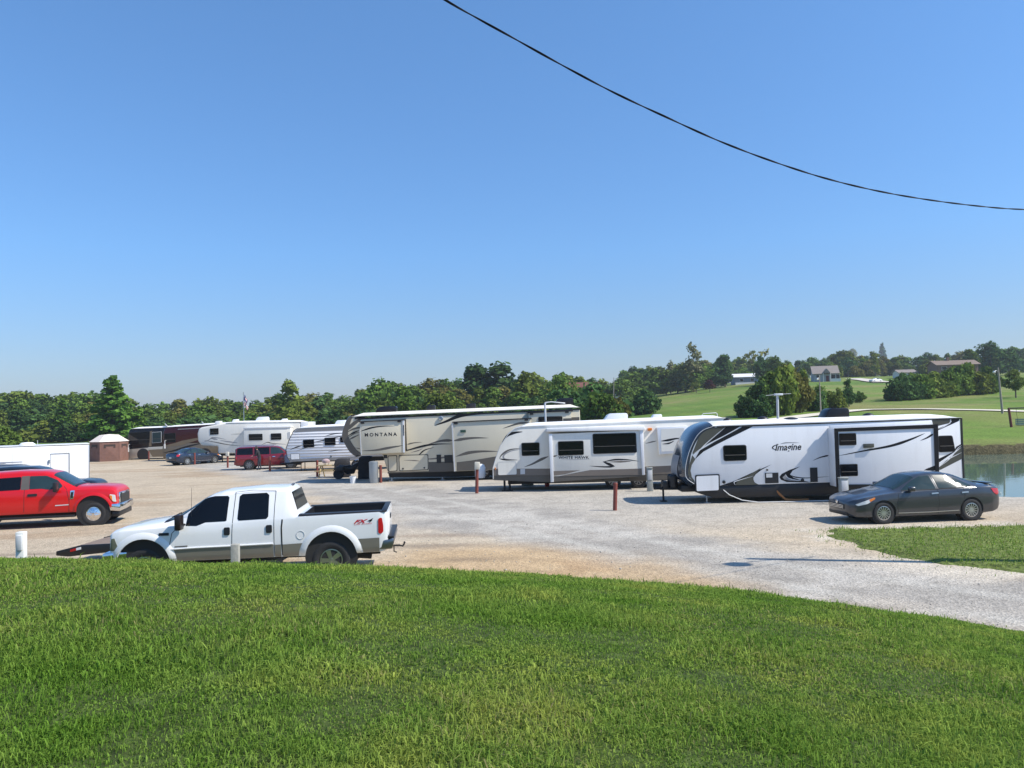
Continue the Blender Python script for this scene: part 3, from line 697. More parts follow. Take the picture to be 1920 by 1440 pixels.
MB().prism(g.P([(665, 783.6), (1088, 766.2), (1088, 768.6), (665, 786.5)], 0), -.025, -.001).build("roof_rail", M['gblack'], g.root)
g.crop = d5
g.panel("upper_band", [(240, 340), (300, 328), (890, 300), (890, 312), (280, 345), (130, 470), (80, 500), (90, 440), (170, 370)], M['taupe'], th=.004)  # thin taupe band below the roof edge, curving down the nose
MB().prism(g.P([(640, 1075), (1210, 1062), (1210, 932), (1560, 925), (2120, 905), (3325, 890), (3330, 965), (1570, 1062), (640, 1090)]), -.005, 0).build("lower_band", M['taupe'], g.root)
MB().prism(g.P([(640, 1078), (1570, 1062), (3320, 985), (3320, 1075), (1570, 1142), (660, 1150)]), .15, W-.15).build("underbody", M['dark'], g.root)  # underbody dropped lower to stand in for the shade beneath the trailer
def slide(q, name="slide_out", top=None, mat=None, SD=.6):
    MB().prism(g.P(q, -SD), -SD, 0).build(name, mat or M['tan'], g.root, bevel=.012)
    (xa, ya), (xb, yb) = q[0], q[1]; tq = g.P([(xa-8, ya-10), (xb+14, yb-10), (xb+14, yb+3), (xa-8, ya+3)], -SD)
    MB().prism(tq, -SD-.06, -.0).build("slide_topper", M['gblack'], g.root, bevel=.01)
    k = 26*g.crop[0]/7.385
    for xx in (xa+k*.6, xb-k*3.2):
        yy = ya+(yb-ya)*(xx-xa)/(xb-xa); g.panel("topper_bracket", [(xx, yy), (xx+k*1.9, yy-2), (xx+k*1.9, yy+k), (xx, yy+k+2)], M['black'], y0=-SD, th=.05)
slide([(252, 378), (862, 350), (868, 800), (272, 832)])
g.panel("slide_trim", [(848, 352), (872, 350), (880, 800), (858, 802)], M['white'], y0=-.6, th=.03)
g.panel("slide_trim", [(252, 480), (262, 479), (285, 831), (272, 832)], M['lgrey'], y0=-.6, th=.02)
g.panel("slide_border", [(876, 335), (893, 334), (908, 770), (890, 772)], M['gblack'], th=.03)  # narrow black strip on the wall right of the slide-out
g.panel("slide_slot", [(856, 420), (868, 419), (870, 565), (860, 567)], M['gblack'], y0=-.63, th=.01)
MB().prism(g.P([(888, 766), (1180, 702), (1185, 712), (890, 782)], 0), -.012, -.001).build("body_trim", M['gblack'], g.root)
g.panel("slide_border", [(1525, 385), (1545, 384), (1580, 1062), (1562, 1063)], M['lgrey'], y0=-.6, th=.03)
slide([(1545, 384), (2620, 330), (2650, 1020), (1575, 1062)])
MB().prism(g.P([(1598, 935), (1800, 912), (2230, 840), (2640, 850), (2648, 1018), (1598, 1058)], -.6), -.606, -.601).build("slide_band", M['taupe'], g.root)
g.panel("vent_cover", [(1648, 490), (1722, 486), (1724, 520), (1650, 524)], pm("dark_green_plastic", (.02, .06, .04), .5), y0=-.6, th=.05)
g.text("MONTANA", 325, 532, 770, 582, M['gblack'], y0=-.6, bold=.03, spacing=1.5, sk=-.028)
for pts, wd_, yo, mt, pk in (
    ([(80, 520), (180, 470), (300, 450), (435, 442)], 26, 0, 'taupe', .3), ([(70, 585), (170, 525), (260, 492)], 20, 0, 'gblack', .5), ([(75, 610), (180, 540), (262, 515)], 14, 0, 'taupe', .5),
    ([(262, 508), (420, 458), (580, 436), (740, 434)], 22, -.6, 'gblack', .25), ([(75, 640), (160, 595), (258, 550)], 20, 0, 'taupe', .5),
    ([(180, 735), (225, 742), (262, 752)], 14, 0, 'brown', .8), ([(280, 778), (480, 768), (680, 732), (858, 702)], 34, -.6, 'taupe', .55), ([(910, 690), (1000, 668), (1120, 658)], 18, 0, 'taupe', .2),
    ([(640, 808), (740, 800), (890, 782)], 14, 0, 'gblack', .8), ([(905, 768), (1120, 712), (1320, 685), (1540, 682)], 26, 0, 'gblack', .4),
    ([(1190, 690), (1380, 640), (1545, 632)], 40, 0, 'taupe', .8), ([(1548, 640), (1700, 612), (1860, 598), (2040, 600)], 40, -.6, 'taupe', .2),
    ([(1290, 730), (1160, 765), (1090, 820), (1070, 850)], 18, 0, 'gblack', .5), ([(1070, 840), (1085, 880), (1125, 915)], 26, -.02, 'gblack', .3), ([(960, 800), (1060, 775), (1130, 745)], 14, 0, 'brown', .5),
    ([(1130, 892), (1300, 885), (1540, 850)], 26, 0, 'brown', .7), ([(1580, 858), (1760, 805), (1950, 785), (2180, 785)], 44, -.6, 'taupe', .3), ([(860, 908), (980, 910), (1085, 918)], 14, -.025, 'brown', .7),
    ([(1285, 430), (1450, 370), (1640, 295), (1900, 262), (2200, 250)], 46, 0, 'gblack', .45), ([(2230, 470), (2450, 400), (2610, 385)], 30, -.6, 'taupe', .6)):
    g.swoosh(pts, wd_, M[mt], y0=yo, peak=pk)
def cdoor(q, r=.07):
    d = MB().prism(roundpoly(g.P(q), r), -.022, -.001).build("compartment_door", M['gblack'], g.root)
    qq = g.P(q); c = (sum(p[0] for p in qq)/4, sum(p[1] for p in qq)/4)
    MB().prism(roundpoly([(p[0]-math.copysign(.035, p[0]-c[0]), p[1]-math.copysign(.035, p[1]-c[1])) for p in qq], r), -.026, -.0225).build("door_panel", M['tan'], d); return d
cdoor([(642, 845), (772, 838), (776, 1058), (650, 1066)]); dd = cdoor([(795, 838), (1203, 826), (1208, 1042), (803, 1060)])
for cx, cy in ((855, 1025), (1150, 1013)):
    x, z = g.L(cx, cy); MB().lathe([(.05, -.026), (.05, -.05), (.001, -.055)], (x, 0, z), 12).build("latch", M['black'], dd)
g.panel("fridge_vent", [(1318, 832), (1380, 830), (1384, 945), (1322, 948)], M['black'], th=.03); g.panel("water_heater", [(1425, 838), (1540, 834), (1545, 940), (1430, 946)], M['black'], th=.03)
g.panel("access_hatch", [(585, 835), (635, 833), (637, 880), (588, 882)], M['black'], th=.02)
x, z = g.L(1380, 328); MB().lathe([(.13, -.001), (.13, -.06), (.09, -.08), (.07, -.05), (.001, -.05)], (x, 0, z), 18).build("wall_lamp", M['galv'], g.root)
g.crop = c3
slide([(1502, 208), (1808, 192), (1815, 420), (1505, 430)], SD=.5)
g.window([(1570, 236), (1745, 230), (1750, 330), (1574, 336)], y0=-.5, r=.09); g.window([(1395, 258), (1485, 254), (1490, 345), (1400, 350)])
g.panel("slide_band", [(1752, 248), (1812, 246), (1812, 268), (1752, 268)], M['taupe'], y0=-.5, th=.005); g.panel("slide_band", [(1810, 240), (1868, 238), (1868, 264), (1812, 264)], M['taupe'], th=.005)
for p0, p1, pt in ((1690, 1818, 104), (408, 555, 163)): roof_unit(g, p0, p1, pt, 1.2, g.L((p0+p1)/2, pt+38, 1.2)[1], M['gblack'])
for p0, p1, pt in ((770, 830, 152), (1052, 1120, 142)): roof_unit(g, p0, p1, pt, 1.3, g.L((p0+p1)/2, pt+34, 1.3)[1], M['black'], "roof_vent", depth=.5)
for cx in (512, 880): x, z = g.L(cx, 650); jack(g, x, .2, .62, .05, M['galv'])
for cx in (1180, 1275): x, z = g.L(cx, 650); wheel(g.root, (x, .2, .4), .4, .22, .24, 6, M['dalloy'])
MB().box(g.L(350, 600)[0], g.L(440, 600)[0], .8, 1.7, 1.15, 1.35).build("pin_box", M['dark'], g.root)
TR3 = g

# ------------------------------------------------------------ small white travel trailer
g = rv_root("travel_trailer", "small ribbed white travel trailer with a grey top band, beside the dark red car", 536, 56.5, "travel trailer", "camper trailers parked on the gravel")
c4 = (5.4857, 330, 740); g.crop = c4; W = 2.4
MB().prism(g.P([(1172, 686), (1142, 640), (1130, 560), (1160, 470), (1208, 372), (1252, 346), (2250, 300), (2250, 640), (1900, 668)]), 0, W).build("body", M['rib'], g.root, bevel=.05)
g.panel("top_band", [(1212, 382), (1256, 352), (2250, 306), (2250, 335), (1230, 386)], M['rgrey'], th=.01); g.panel("lower_band", [(1150, 650), (1280, 660), (2250, 612), (2250, 642), (1172, 690)], M['rgrey'], th=.01)
MB().tube([(x, -.01, z) for x, z in g.P([(1172, 686), (1142, 640), (1130, 560), (1160, 470), (1208, 372), (1252, 346)])], .02, 6).build("nose_trim", M['black'], g.root)
a = g.L(1252, 345); b = g.L(2250, 299); crown_roof(g, (a, b), W, .12, M['roof'])
MB().prism(g.P([(1180, 690), (2250, 642), (2250, 662), (1200, 704)]), .2, W-.2).build("underbody", M['dark'], g.root)
g.window([(1306, 466), (1420, 460), (1424, 540), (1310, 546)], r=.06); g.window([(1526, 443), (1640, 438), (1643, 517), (1530, 522)], r=.06); g.window([(1686, 436), (1800, 430), (1800, 488), (1690, 492)], r=.06)
dr = g.panel("compartment_door", [(1176, 606), (1272, 603), (1276, 668), (1180, 672)], M['rgrey'], th=.02, r=.06); g.panel("door_panel", [(1183, 612), (1266, 609), (1269, 662), (1186, 666)], M['white'], y0=-.02, th=.005, r=.05, parent=dr)
for p, k in (([(1170, 568), (1240, 540), (1304, 522)], 12), ([(1426, 486), (1500, 472), (1640, 440), (1720, 428)], 12), ([(1235, 580), (1330, 548), (1430, 522), (1500, 514)], 8), ([(1520, 430), (1620, 404), (1715, 396)], 9), ([(1560, 590), (1640, 574), (1720, 568)], 7)): g.swoosh(p, k, M['gblack'])
x, z = g.L(1595, 635); MB().lathe([(.05, 0), (.05, -.03), (.001, -.03)], (x, 0, z), 10).build("filler_cap", M['black'], g.root)
roof_unit(g, 1640, 1755, 264, 1.2, g.L(1700, 326, 1.2)[1], M['white'])
x, z = g.L(1175, 700); MB().tube([(x+.6, .3, .55), (x-1.0, W/2, .5)], .05, 6).tube([(x+.6, W-.3, .55), (x-1.0, W/2, .5)], .05, 6).build("drawbar", M['dark'], g.root)
for cx in (1315, 1275): x, z = g.L(cx, 720); jack(g, x, .3, .6, .03)
for wx in (4.0, 4.85): wheel(g.root, (wx, .2, .34), .34, .2, .19, 6, M['dalloy'])

# ------------------------------------------------------------ older white fifth wheel
g = rv_root("fifth_wheel_trailer", "older white fifth-wheel camper with a raised rounded nose, behind the dark red car", 371, 72, "fifth wheel", "camper trailers parked on the gravel")
g.crop = c4; W = 2.45
MB().prism(g.P([(430, 606), (430, 530), (262, 526), (226, 480), (219, 400), (232, 352), (262, 335), (500, 292), (700, 284), (1280, 281), (1283, 600)]), 0, W).build("body", M['hawk'], g.root, bevel=.12, seg=3)
MB().prism(g.P([(1282, 281), (1367, 278), (1368, 600), (1284, 602)]), 0, W).build("rear_box", M['white'], g.root, bevel=.04)
a = g.L(520, 290); b = g.L(1284, 280); crown_roof(g, (a, b), W, .12, M['roof'], e0=1.2)
MB().prism(g.P([(440, 606), (1360, 600), (1360, 628), (445, 630)]), .3, W-.3).build("underbody", M['dark'], g.root)
q = [(697, 348), (1176, 330), (1178, 600), (700, 604)]
MB().prism(g.P(q, -.6), -.6, 0).build("slide_out", M['hawk'], g.root, bevel=.015)
MB().prism(g.P([(692, 340), (1182, 322), (1182, 336), (692, 352)], -.6), -.64, 0).build("slide_topper", M['white'], g.root, bevel=.01)
g.panel("slide_inset", [(706, 358), (1142, 346), (1142, 356), (706, 368)], M['lgrey'], y0=-.6, th=.008)
g.window([(748, 405), (890, 402), (892, 468), (750, 472)], y0=-.6); g.window([(975, 399), (1084, 396), (1085, 462), (977, 466)], y0=-.6); g.window([(349, 348), (438, 344), (439, 408), (351, 413)], r=.04)
g.panel("access_hatch", [(1152, 385), (1177, 383), (1177, 448), (1154, 450)], M['lgrey'], y0=-.6, th=.02)
for p, k, yo in (([(270, 492), (330, 470), (375, 442), (440, 446), (520, 462)], 12, 0), ([(285, 470), (400, 488), (520, 512), (690, 530)], 10, 0), ([(360, 448), (395, 455), (430, 462)], 20, 0), ([(450, 470), (540, 484), (640, 496)], 14, 0), ([(560, 408), (630, 405), (692, 404)], 4, 0), ([(880, 516), (940, 490), (990, 500), (1140, 512)], 9, -.6)): g.swoosh(p, k, M['grey'] if k > 11 else M['taupe'], y0=yo)
for p0, p1, pt in ((820, 952, 230), (408, 466, 272), (584, 641, 254), (1085, 1143, 248)): roof_unit(g, p0, p1, pt, 1.2, g.L((p0+p1)/2, 290, 1.2)[1]-.1, M['white'], depth=.6)
for cx in (465, 1100): x, z = g.L(cx, 640); jack(g, x, .3, .8, .05)
for cx in (905, 985): x, z = g.L(cx, 640); wheel(g.root, (x, .2, .36), .36, .2, .2, 6, M['dalloy'])

# ------------------------------------------------------------ two motor coaches
d47 = (7.385, 160, 790)
def coach(label, px, d, crop, body, lower, up, low, W=2.5, windows=(), strips=(), wheels=(), roofline=None, swoosh=()):
    g = rv_root("motorhome", label, px, d, "motorhome", "motor coaches at the far end of the lot"); g.crop = crop
    MB().prism(g.P(body), 0, W).build("upper_body", up, g.root, bevel=.12, seg=3)
    MB().prism(g.P(lower), .003, W-.003).build("lower_body", low, g.root, bevel=.02)
    a = g.L(*roofline[0]); b = g.L(*roofline[1]); crown_roof(g, (a, b), W, .12, M['roof'])
    for q in windows: g.window(q, r=.05, fr=.02)
    for q, mt in strips: g.panel("side_panel", q, mt, th=.006)
    for p, k, mt in swoosh: g.swoosh(p, k, mt)
    for cx, cy in wheels:
        x, z = g.L(cx, cy); wheel(g.root, (x, .22, .5), .5, .28, .29, 8, M['alloy'])
        MB().lathe([(.001, .02), (.62, .02), (.62, -.006), (.001, -.006)], (x, 0, .52), 28).build("wheel_arch", M['black'], g.root)
    MB().box(.5, (b[0]-a[0])-.6, .3, W-.3, .35, .75).build("underbody", M['dark'], g.root)
    x, z = g.L(body[0][0]+45, body[1][1]+175); MB().tube([(x, 0, z+.4), (x, -.3, z+.42), (x, -.32, z+.1)], .03, 6).box(x-.04, x+.04, -.42, -.25, z-.35, z+.1).build("wing_mirror", M['lgrey'], g.root)
    return g
g = coach("black and silver motor coach next to the tent, farthest in the row", 237, 83, d47,
    [(572, 372), (585, 200), (605, 120), (640, 104), (1450, 72), (1450, 330)], [(566, 400), (572, 372), (1450, 330), (1450, 480), (930, 500), (600, 520), (575, 480)], M['bus_black'], M['bus_silver'],
    windows=[([(600, 160), (895, 140), (890, 300), (600, 325)])], strips=[([(890, 140), (925, 132), (916, 345), (880, 350)], M['bus_tan']), ([(580, 372), (870, 345), (870, 362), (580, 390)], M['gblack']), ([(930, 490), (870, 395), (1450, 360), (1450, 478)], M['bus_tan'])], wheels=[(800, 470)], roofline=((640, 104), (1450, 72)))
g.window([(925, 150), (1055, 142), (1055, 290), (925, 302)], r=.04, fr=.03, frame=M['lgrey'], glass=M['cglass'])
g = coach("dark oxblood motor coach with a bronze lower sweep, parked behind the navy sedan", 305, 78, d47,
    [(1075, 330), (1076, 150), (1092, 95), (1120, 80), (2150, 22), (2150, 280), (1420, 300)], [(1065, 400), (1075, 331), (1420, 301), (2150, 281), (2150, 440), (1300, 505), (1080, 515)], M['bus_red'], M['bus_tan'],
    windows=[[(1095, 170), (1250, 160), (1250, 290), (1095, 300)]], strips=[([(1280, 105), (1700, 82), (1700, 92), (1280, 116)], M['grey'])], wheels=[(1660, 505)], roofline=((1110, 82), (2150, 22)),
    swoosh=(([(1070, 345), (1250, 320), (1450, 270), (1700, 205)], 60, M['bus_tan']), ([(1068, 440), (1250, 400), (1450, 340), (1700, 280)], 30, M['gblack']), ([(1200, 480), (1450, 420), (1650, 370)], 16, M['gblack'])))
# dish aerials on the coach roofs
for px, py, d, lab in ((312, 795, 82, "small silver roof dish tilted on the black coach's roof"), (381, 791, 77.5, "small silver roof dish tilted on the oxblood coach's roof")):
    p = at_py(px, py, d+1.2); t = thing("satellite_dish", lab, "satellite dish", (p.x, p.y, p.z-.25), 0, "dishes on the coach roofs")
    MB().tube([(0, 0, -.2), (0, 0, .15), (-.12, 0, .25)], .03, 6).build("mount", M['galv'], t)
    MB().lathe([(.001, 0), (.2, .03), (.36, .1), (.35, .11), (.2, .045), (.001, .015)], (0, 0, 0), 16, 'z').build("dish", M['lgrey'], t).rotation_euler = (0, R(50), R(20)); 
# ------------------------------------------------------------ lofted car bodies
class Loft:
    """keys: (x, zb, zs, zt, w, ws, wt, c) from left to right"""
    def __init__(s, keys, n=90, smooth=.05):
        k = np.array(keys, float); x0, x1 = k[0, 0], k[-1, 0]
        xs = np.unique(np.round(np.concatenate([np.linspace(x0, x1, n), k[:, 0]]), 4)); s.xs = xs
        fine = np.linspace(x0, x1, 2000); cols = []
        for j in range(1, 8):
            v = np.interp(fine, k[:, 0], k[:, j]); h = max(1, int(smooth/((x1-x0)/2000)))
            pad = np.concatenate([np.full(h, v[0]), v, np.full(h, v[-1])]); v2 = np.convolve(pad, np.ones(2*h+1)/(2*h+1), 'valid')
            e = np.clip(np.minimum(fine-x0, x1-fine)/(2*smooth), 0, 1); cols.append((fine, v*(1-e)+v2*e))
        s.cols = cols
    def p(s, x): return [float(np.interp(x, f, v)) for f, v in s.cols]
    def half(s, x):
        zb, zs, zt, w_, ws, wt, c = s.p(x); h = zs-zb; z6 = zt-c
        return [(0, zb), (w_*.80, zb), (w_*.955, zb+.03), (w_*.985, zb+.14*h), (w_, zb+.45*h), (w_*.998, zb+.72*h), (ws+(w_-ws)*.45, zs-.045*h), (ws, zs),
                (ws+(wt-ws)*.5+.012*min(1, max(0, z6-zs)/.3), zs+(z6-zs)*.5), (wt, z6), (wt*.86, z6+c*.62), (wt*.55, zt-c*.1), (0, zt)]
    def mesh(s, name):
        vs = []; m = 24
        for x in s.xs:
            h = s.half(x); ring = [(x, -y, z) for y, z in h]+[(x, y, z) for y, z in h[-2:0:-1]]; vs += ring
        n = len(s.xs); fs = [(i*m+k, i*m+(k+1) % m, (i+1)*m+(k+1) % m, (i+1)*m+k) for i in range(n-1) for k in range(m)]
        fs += [tuple(range(m)), tuple(reversed([(n-1)*m+k for k in range(m)]))]
        return MB().add(vs, fs).mesh(name)
    def side(s, x, z):
        h = s.half(x)[1:10]
        for (y0, z0), (y1, z1) in zip(h, h[1:]):
            if z <= z1: return y0+(y1-y0)*((z-z0)/(z1-z0) if z1 > z0 else 0) if z >= z0 else h[0][0]
        return h[-1][0]
    def on(s, x, z, side=-1, off=.004): return (x, side*(s.side(x, z)+off), z)
    def plate(s, name, poly, mat, parent, side=-1, off=.006, deep=.02, sub=3):
        """thin piece following the body side, outline in x,z"""
        P = []
        for i in range(len(poly)):
            a, b = Vector(poly[i]), Vector(poly[(i+1) % len(poly)])
            for j in range(sub): P.append(tuple(a+(b-a)*j/sub))
        n = len(P); c = Vector((sum(p[0] for p in P)/n, sum(p[1] for p in P)/n)); rings = []
        for k in (1, .66, .33): rings.append([tuple(c+(Vector(p)-c)*k) for p in P])
        v = []; f = []
        for r_ in rings: v += [s.on(x, z, side, off) for x, z in r_]
        v.append(s.on(c.x, c.y, side, off)); v += [s.on(x, z, side, -deep) for x, z in P]
        for r_ in range(2): f += [(r_*n+i, r_*n+(i+1) % n, (r_+1)*n+(i+1) % n, (r_+1)*n+i) for i in range(n)]
        f += [(2*n+i, 2*n+(i+1) % n, 3*n) for i in range(n)]+[(3*n+1+i, 3*n+1+(i+1) % n, (i+1) % n, i) for i in range(n)]
        return MB().add(v, f).build(name, mat, parent, smooth=40)
    def ribbon(s, name, pts, wd, mat, parent, side=-1, off=.003, sub=8):
        P = []
        for a, b in zip(pts, pts[1:]): P += [tuple(Vector(a)+(Vector(b)-Vector(a))*j/sub) for j in range(sub)]
        P.append(pts[-1]); v = []
        for i, p in enumerate(P):
            d = (Vector(P[min(i+1, len(P)-1)])-Vector(P[max(i-1, 0)])).normalized(); nn = Vector((-d.y, d.x))*wd/2
            v += [s.on(p[0]+nn.x, p[1]+nn.y, side, off), s.on(p[0]-nn.x, p[1]-nn.y, side, off), s.on(p[0]+nn.x, p[1]+nn.y, side, -.01), s.on(p[0]-nn.x, p[1]-nn.y, side, -.01)]
        f = []
        for i in range(len(P)-1): a = 4*i; f += [(a, a+1, a+5, a+4), (a, a+4, a+6, a+2), (a+1, a+3, a+7, a+5)]
        return MB().add(v, f).build(name, mat, parent)
    def top(s, name, xa, xb, mat, parent, m0=.16, off=.007, n=10, lo=9):
        """glass or panel lying over the upper surface between stations xa..xb"""
        v = []; f = []
        def S(x, q):
            h = s.half(x); i = min(int(q), 11); t = q-i; a, b = h[i], h[i+1]; return (a[0]+(b[0]-a[0])*t, a[1]+(b[1]-a[1])*t)
        qs = [lo+m0+(12-lo-m0)*j/6 for j in range(7)]; cols = [(-1, q) for q in qs]+[(1, q) for q in qs[-2::-1]]
        for o in (off, -.02):
            for i in range(n+1):
                x = xa+(xb-xa)*i/n
                sl = (s.p(x+.02)[2]-s.p(x-.02)[2])/.04; nl = math.hypot(1, sl)
                for sg, q in cols: y, z = S(x, q); v.append((x-o*sl/nl, sg*y, z+o/nl))
        k = len(cols); N = (n+1)*k
        for i in range(n):
            for j in range(k-1): a = i*k+j; f.append((a, a+1, a+k+1, a+k))
        for i in range(n):
            a = i*k; f.append((a, a+k, N+a+k, N+a)); a = i*k+k-1; f.append((a, N+a, N+a+k, a+k))
        for j in range(k-1): f.append((j, N+j, N+j+1, j+1)); a = n*k+j; f.append((a, a+1, N+a+1, N+a))
        return MB().add(v, f).build(name, mat, parent, smooth=50)
def cut_wells(o, wells, W):
    cs = []
    for x, z, r in wells:
        for sd in (-1, 1):
            y0, y1 = sorted((sd*(W/2+.2), sd*(W/2-.34))); mb = MB(); mb.lathe([(r, y0), (r, y1)], (x, 0, z), 40); cs.append(mb.mesh("c", smooth=0))
    return boolean(o, cs)
def liners(parent, wells, W):
    for x, z, r in wells:
        for sd in (-1, 1):
            y = sd*(W/2-.335); MB().lathe([(.001, y), (r*.995, y), (r*.995, sd*(W/2-.05))], (x, 0, z), 32).build("wheel_well", M['dark'], parent)
def arch_lip(lf, parent, x, z, r, mat, wd=.05, out=.02):
    for sd in (-1, 1):
        v = []; f = []; n = 20
        for i in range(n+1):
            t = math.pi*(i/n)*1.1-.05*math.pi
            for rr, o in ((r-.004, -.02), (r-.004, out), (r+wd*.5, out), (r+wd, .001)): 
                xx, zz = x+rr*math.cos(t), z+rr*math.sin(t); v.append(lf.on(xx, max(zz, lf.p(xx)[0]+.02), sd, o))
        for i in range(n):
            for j in range(3): a = 4*i+j; f.append((a, a+1, a+5, a+4))
        MB().add(v, f).build("fender_flare", mat, parent, smooth=50)
def box(name, x0, x1, y0, y1, z0, z1, mat, parent, bevel=.015): return MB().box(x0, x1, y0, y1, z0, z1).build(name, mat, parent, bevel=bevel)

# ------------------------------------------------------------ white crew-cab pickup
DT = 18.0
r = ray(466, 780); cx = r.x*DT/r.y
root = thing("pickup_truck", "white crew-cab pickup with a pewter lower band, parked just beyond the grass bank", "pickup truck", (cx, DT, .11), R(6), "pickup trucks in the lot")
g = Rig(root); YS = -1.0
X = lambda px: g.L(px, 1000, YS)[0]
XZ = lambda pts, y0=YS: g.P(pts, y0)
K = [(205, .60, 1.13, 1.17, .96, .93, .82, .02), (208, .56, 1.165, 1.21, .985, .955, .84, .025), (222, .50, 1.195, 1.255, 1.0, .97, .85, .03), (254, .50, 1.21, 1.30, 1.005, .975, .85, .035), (300, .50, 1.235, 1.36, 1.005, .98, .85, .045), (308, .50, 1.245, 1.385, 1.005, .98, .78, .06),
     (328, .50, 1.25, 1.47, 1.0, .97, .74, .08), (375, .50, 1.28, 1.80, 1.0, .97, .73, .08), (390, .5, 1.29, 1.88, 1, .97, .73, .08), (412, .5, 1.30, 1.94, 1, .97, .74, .09), (478, .5, 1.32, 1.985, 1, .975, .74, .09),
     (534, .5, 1.345, 1.98, 1, .98, .74, .09), (541, .5, 1.35, 1.94, 1, .98, .74, .09), (556, .5, 1.36, 1.42, 1, .985, .90, .02), (559, .5, 1.36, 1.39, 1, .985, .95, .01), (712, .52, 1.40, 1.41, 1, .985, .95, .01), (722, .54, 1.40, 1.41, .98, .96, .93, .01), (727, .58, 1.36, 1.37, .95, .93, .9, .01)]
keys = [(X(k[0]),)+k[1:] for k in K]; lf = Loft(keys, 110, .03)
body = obj("body", lf.mesh("body"), M['wpaint'], root)
wf, wr = X(268), X(620); wells = [(wf, .48, .55), (wr, .48, .55)]
bx0, bx1 = X(566), X(717); me_c = MB().box(bx0, bx1, -.80, .80, .82, 2.2).mesh("c", smooth=0)
cs = [me_c]
for x, z, r_ in wells:
    for sd in (-1, 1): y0, y1 = sorted((sd*1.2, sd*.66)); cs.append(MB().lathe([(r_, y0), (r_, y1)], (x, 0, z), 40).mesh("c", smooth=0))
boolean(body, cs); liners(root, wells, 2.0)
for x, z, r_ in wells: arch_lip(lf, root, x, z, r_, M['wpaint'], .13, .035)
# bed liner and rails
MB().box(bx0+.002, bx1-.002, -.797, .797, .822, .84).box(bx0+.002, bx0+.02, -.797, .797, .842, 1.40).box(bx1-.02, bx1-.002, -.797, .797, .842, 1.42).box(bx0+.022, bx1-.022, -.797, -.78, .842, 1.38).box(bx0+.022, bx1-.022, .78, .797, .842, 1.38).build("bed_liner", M['black'], root)
for sd in (-1, 1):
    v = []
    for i in range(13):
        x = X(560)+(X(723)-X(560))*i/12; zt = lf.p(x)[2]+.016
        for y, dz in ((.77, -.05), (.77, 0), (.97, 0), (.985, -.03)): v.append((x, sd*y, zt+dz))
    MB().add(v, [(4*i+j, 4*i+j+1, 4*i+j+5, 4*i+j+4) for i in range(12) for j in range(3)]+[(0, 1, 2, 3), (48, 51, 50, 49)]).build("bed_rail_cap", M['black'], root)
box("tailgate_cap", X(716), X(726), -.93, .93, 1.395, 1.43, M['black'], root)
# pewter band in three pieces, broken by the arches
def band(xa, xb, zt0, zt1, cut=None, cutb=None, nm="lower_panel"):
    v = []; n = 14; m_ = 7
    for i in range(n+1):
        for j in range(m_+1):
            t = i/n; zt = zt0+(zt1-zt0)*t; zb = lf.p(xa+(xb-xa)*t)[0]+.035; z = zb+(zt-zb)*j/m_
            a, b = xa, xb
            if cut: a = cut[0]+math.sqrt(max(0, (cut[2]+.13)**2-(z-cut[1])**2))
            if cutb: b = cutb[0]-math.sqrt(max(0, (cutb[2]+.13)**2-(z-cutb[1])**2))
            x = a+(b-a)*t; v.append(lf.on(x, z, -1, .005))
    f = [(i*(m_+1)+j, (i+1)*(m_+1)+j, (i+1)*(m_+1)+j+1, i*(m_+1)+j+1) for i in range(n) for j in range(m_)]
    MB().add(v, f).build(nm, M['pewter'], root, smooth=50)
zb_ = lambda px, py: g.L(px, py, YS)[1]
band(X(312), X(512.5), zb_(312, 1031.5), zb_(512, 1021.5), cut=wells[0]); band(X(515), X(526.5), zb_(512, 1021.5), zb_(527, 1021)); band(X(529.5), X(575), zb_(529, 1021), zb_(575, 1018), cutb=wells[1]); band(X(660), X(711), zb_(659, 1011), zb_(710, 1008), cut=wells[1])
MB().tube([lf.on(x, z, -1, .012) for x, z in XZ([(318, 1030), (370, 1026.5), (431, 1023.5), (512, 1019)])], .018, 6).build("side_moulding", M['wpaint'], root)
# glass
MB
def hc(pts, o): return [(o+x/6.6207, 895+y/6.6207) for x, y in pts]
fw = XZ(hc([(1042, 604), (1042, 470), (1080, 425), (1160, 360), (1240, 290), (1290, 266), (1370, 248), (1535, 243), (1558, 262), (1548, 540), (1530, 548), (1285, 562), (1230, 585), (1180, 604)], 190))
rw = XZ([(445, 932.5), (450, 928.3), (496, 925.8), (501, 930), (502.3, 969), (499, 973), (447, 976.5), (444.3, 973)])
for sd in (-1, 1):
    lf.plate("side_window", fw, M['glass'], root, sd); lf.plate("side_window", rw, M['glass'], root, sd)
lf.top("windshield", X(312), X(379), M['cglass'], root, .12)
v = []
for o in (.012, -.02):
    for i in range(7):
        x = X(543)+(X(554)-X(543))*i/6; zz = lf.p(x)[2]
        for y in (-.70+.02*i*0, -.35, 0, .35, .70): v.append((x+o, y*(1-.02*(6-i)), zz-.0+o*.4))
MB().add(v, [(i*5+j, i*5+j+1, i*5+j+6, i*5+j+5) for i in range(6) for j in range(4)]+[(j, j+1, 35+j+1, 35+j) for j in range(4)]+[(i*5, 35+i*5, 35+i*5+5, i*5+5) for i in range(6)]).build("rear_window", M['glass'], root, smooth=50)
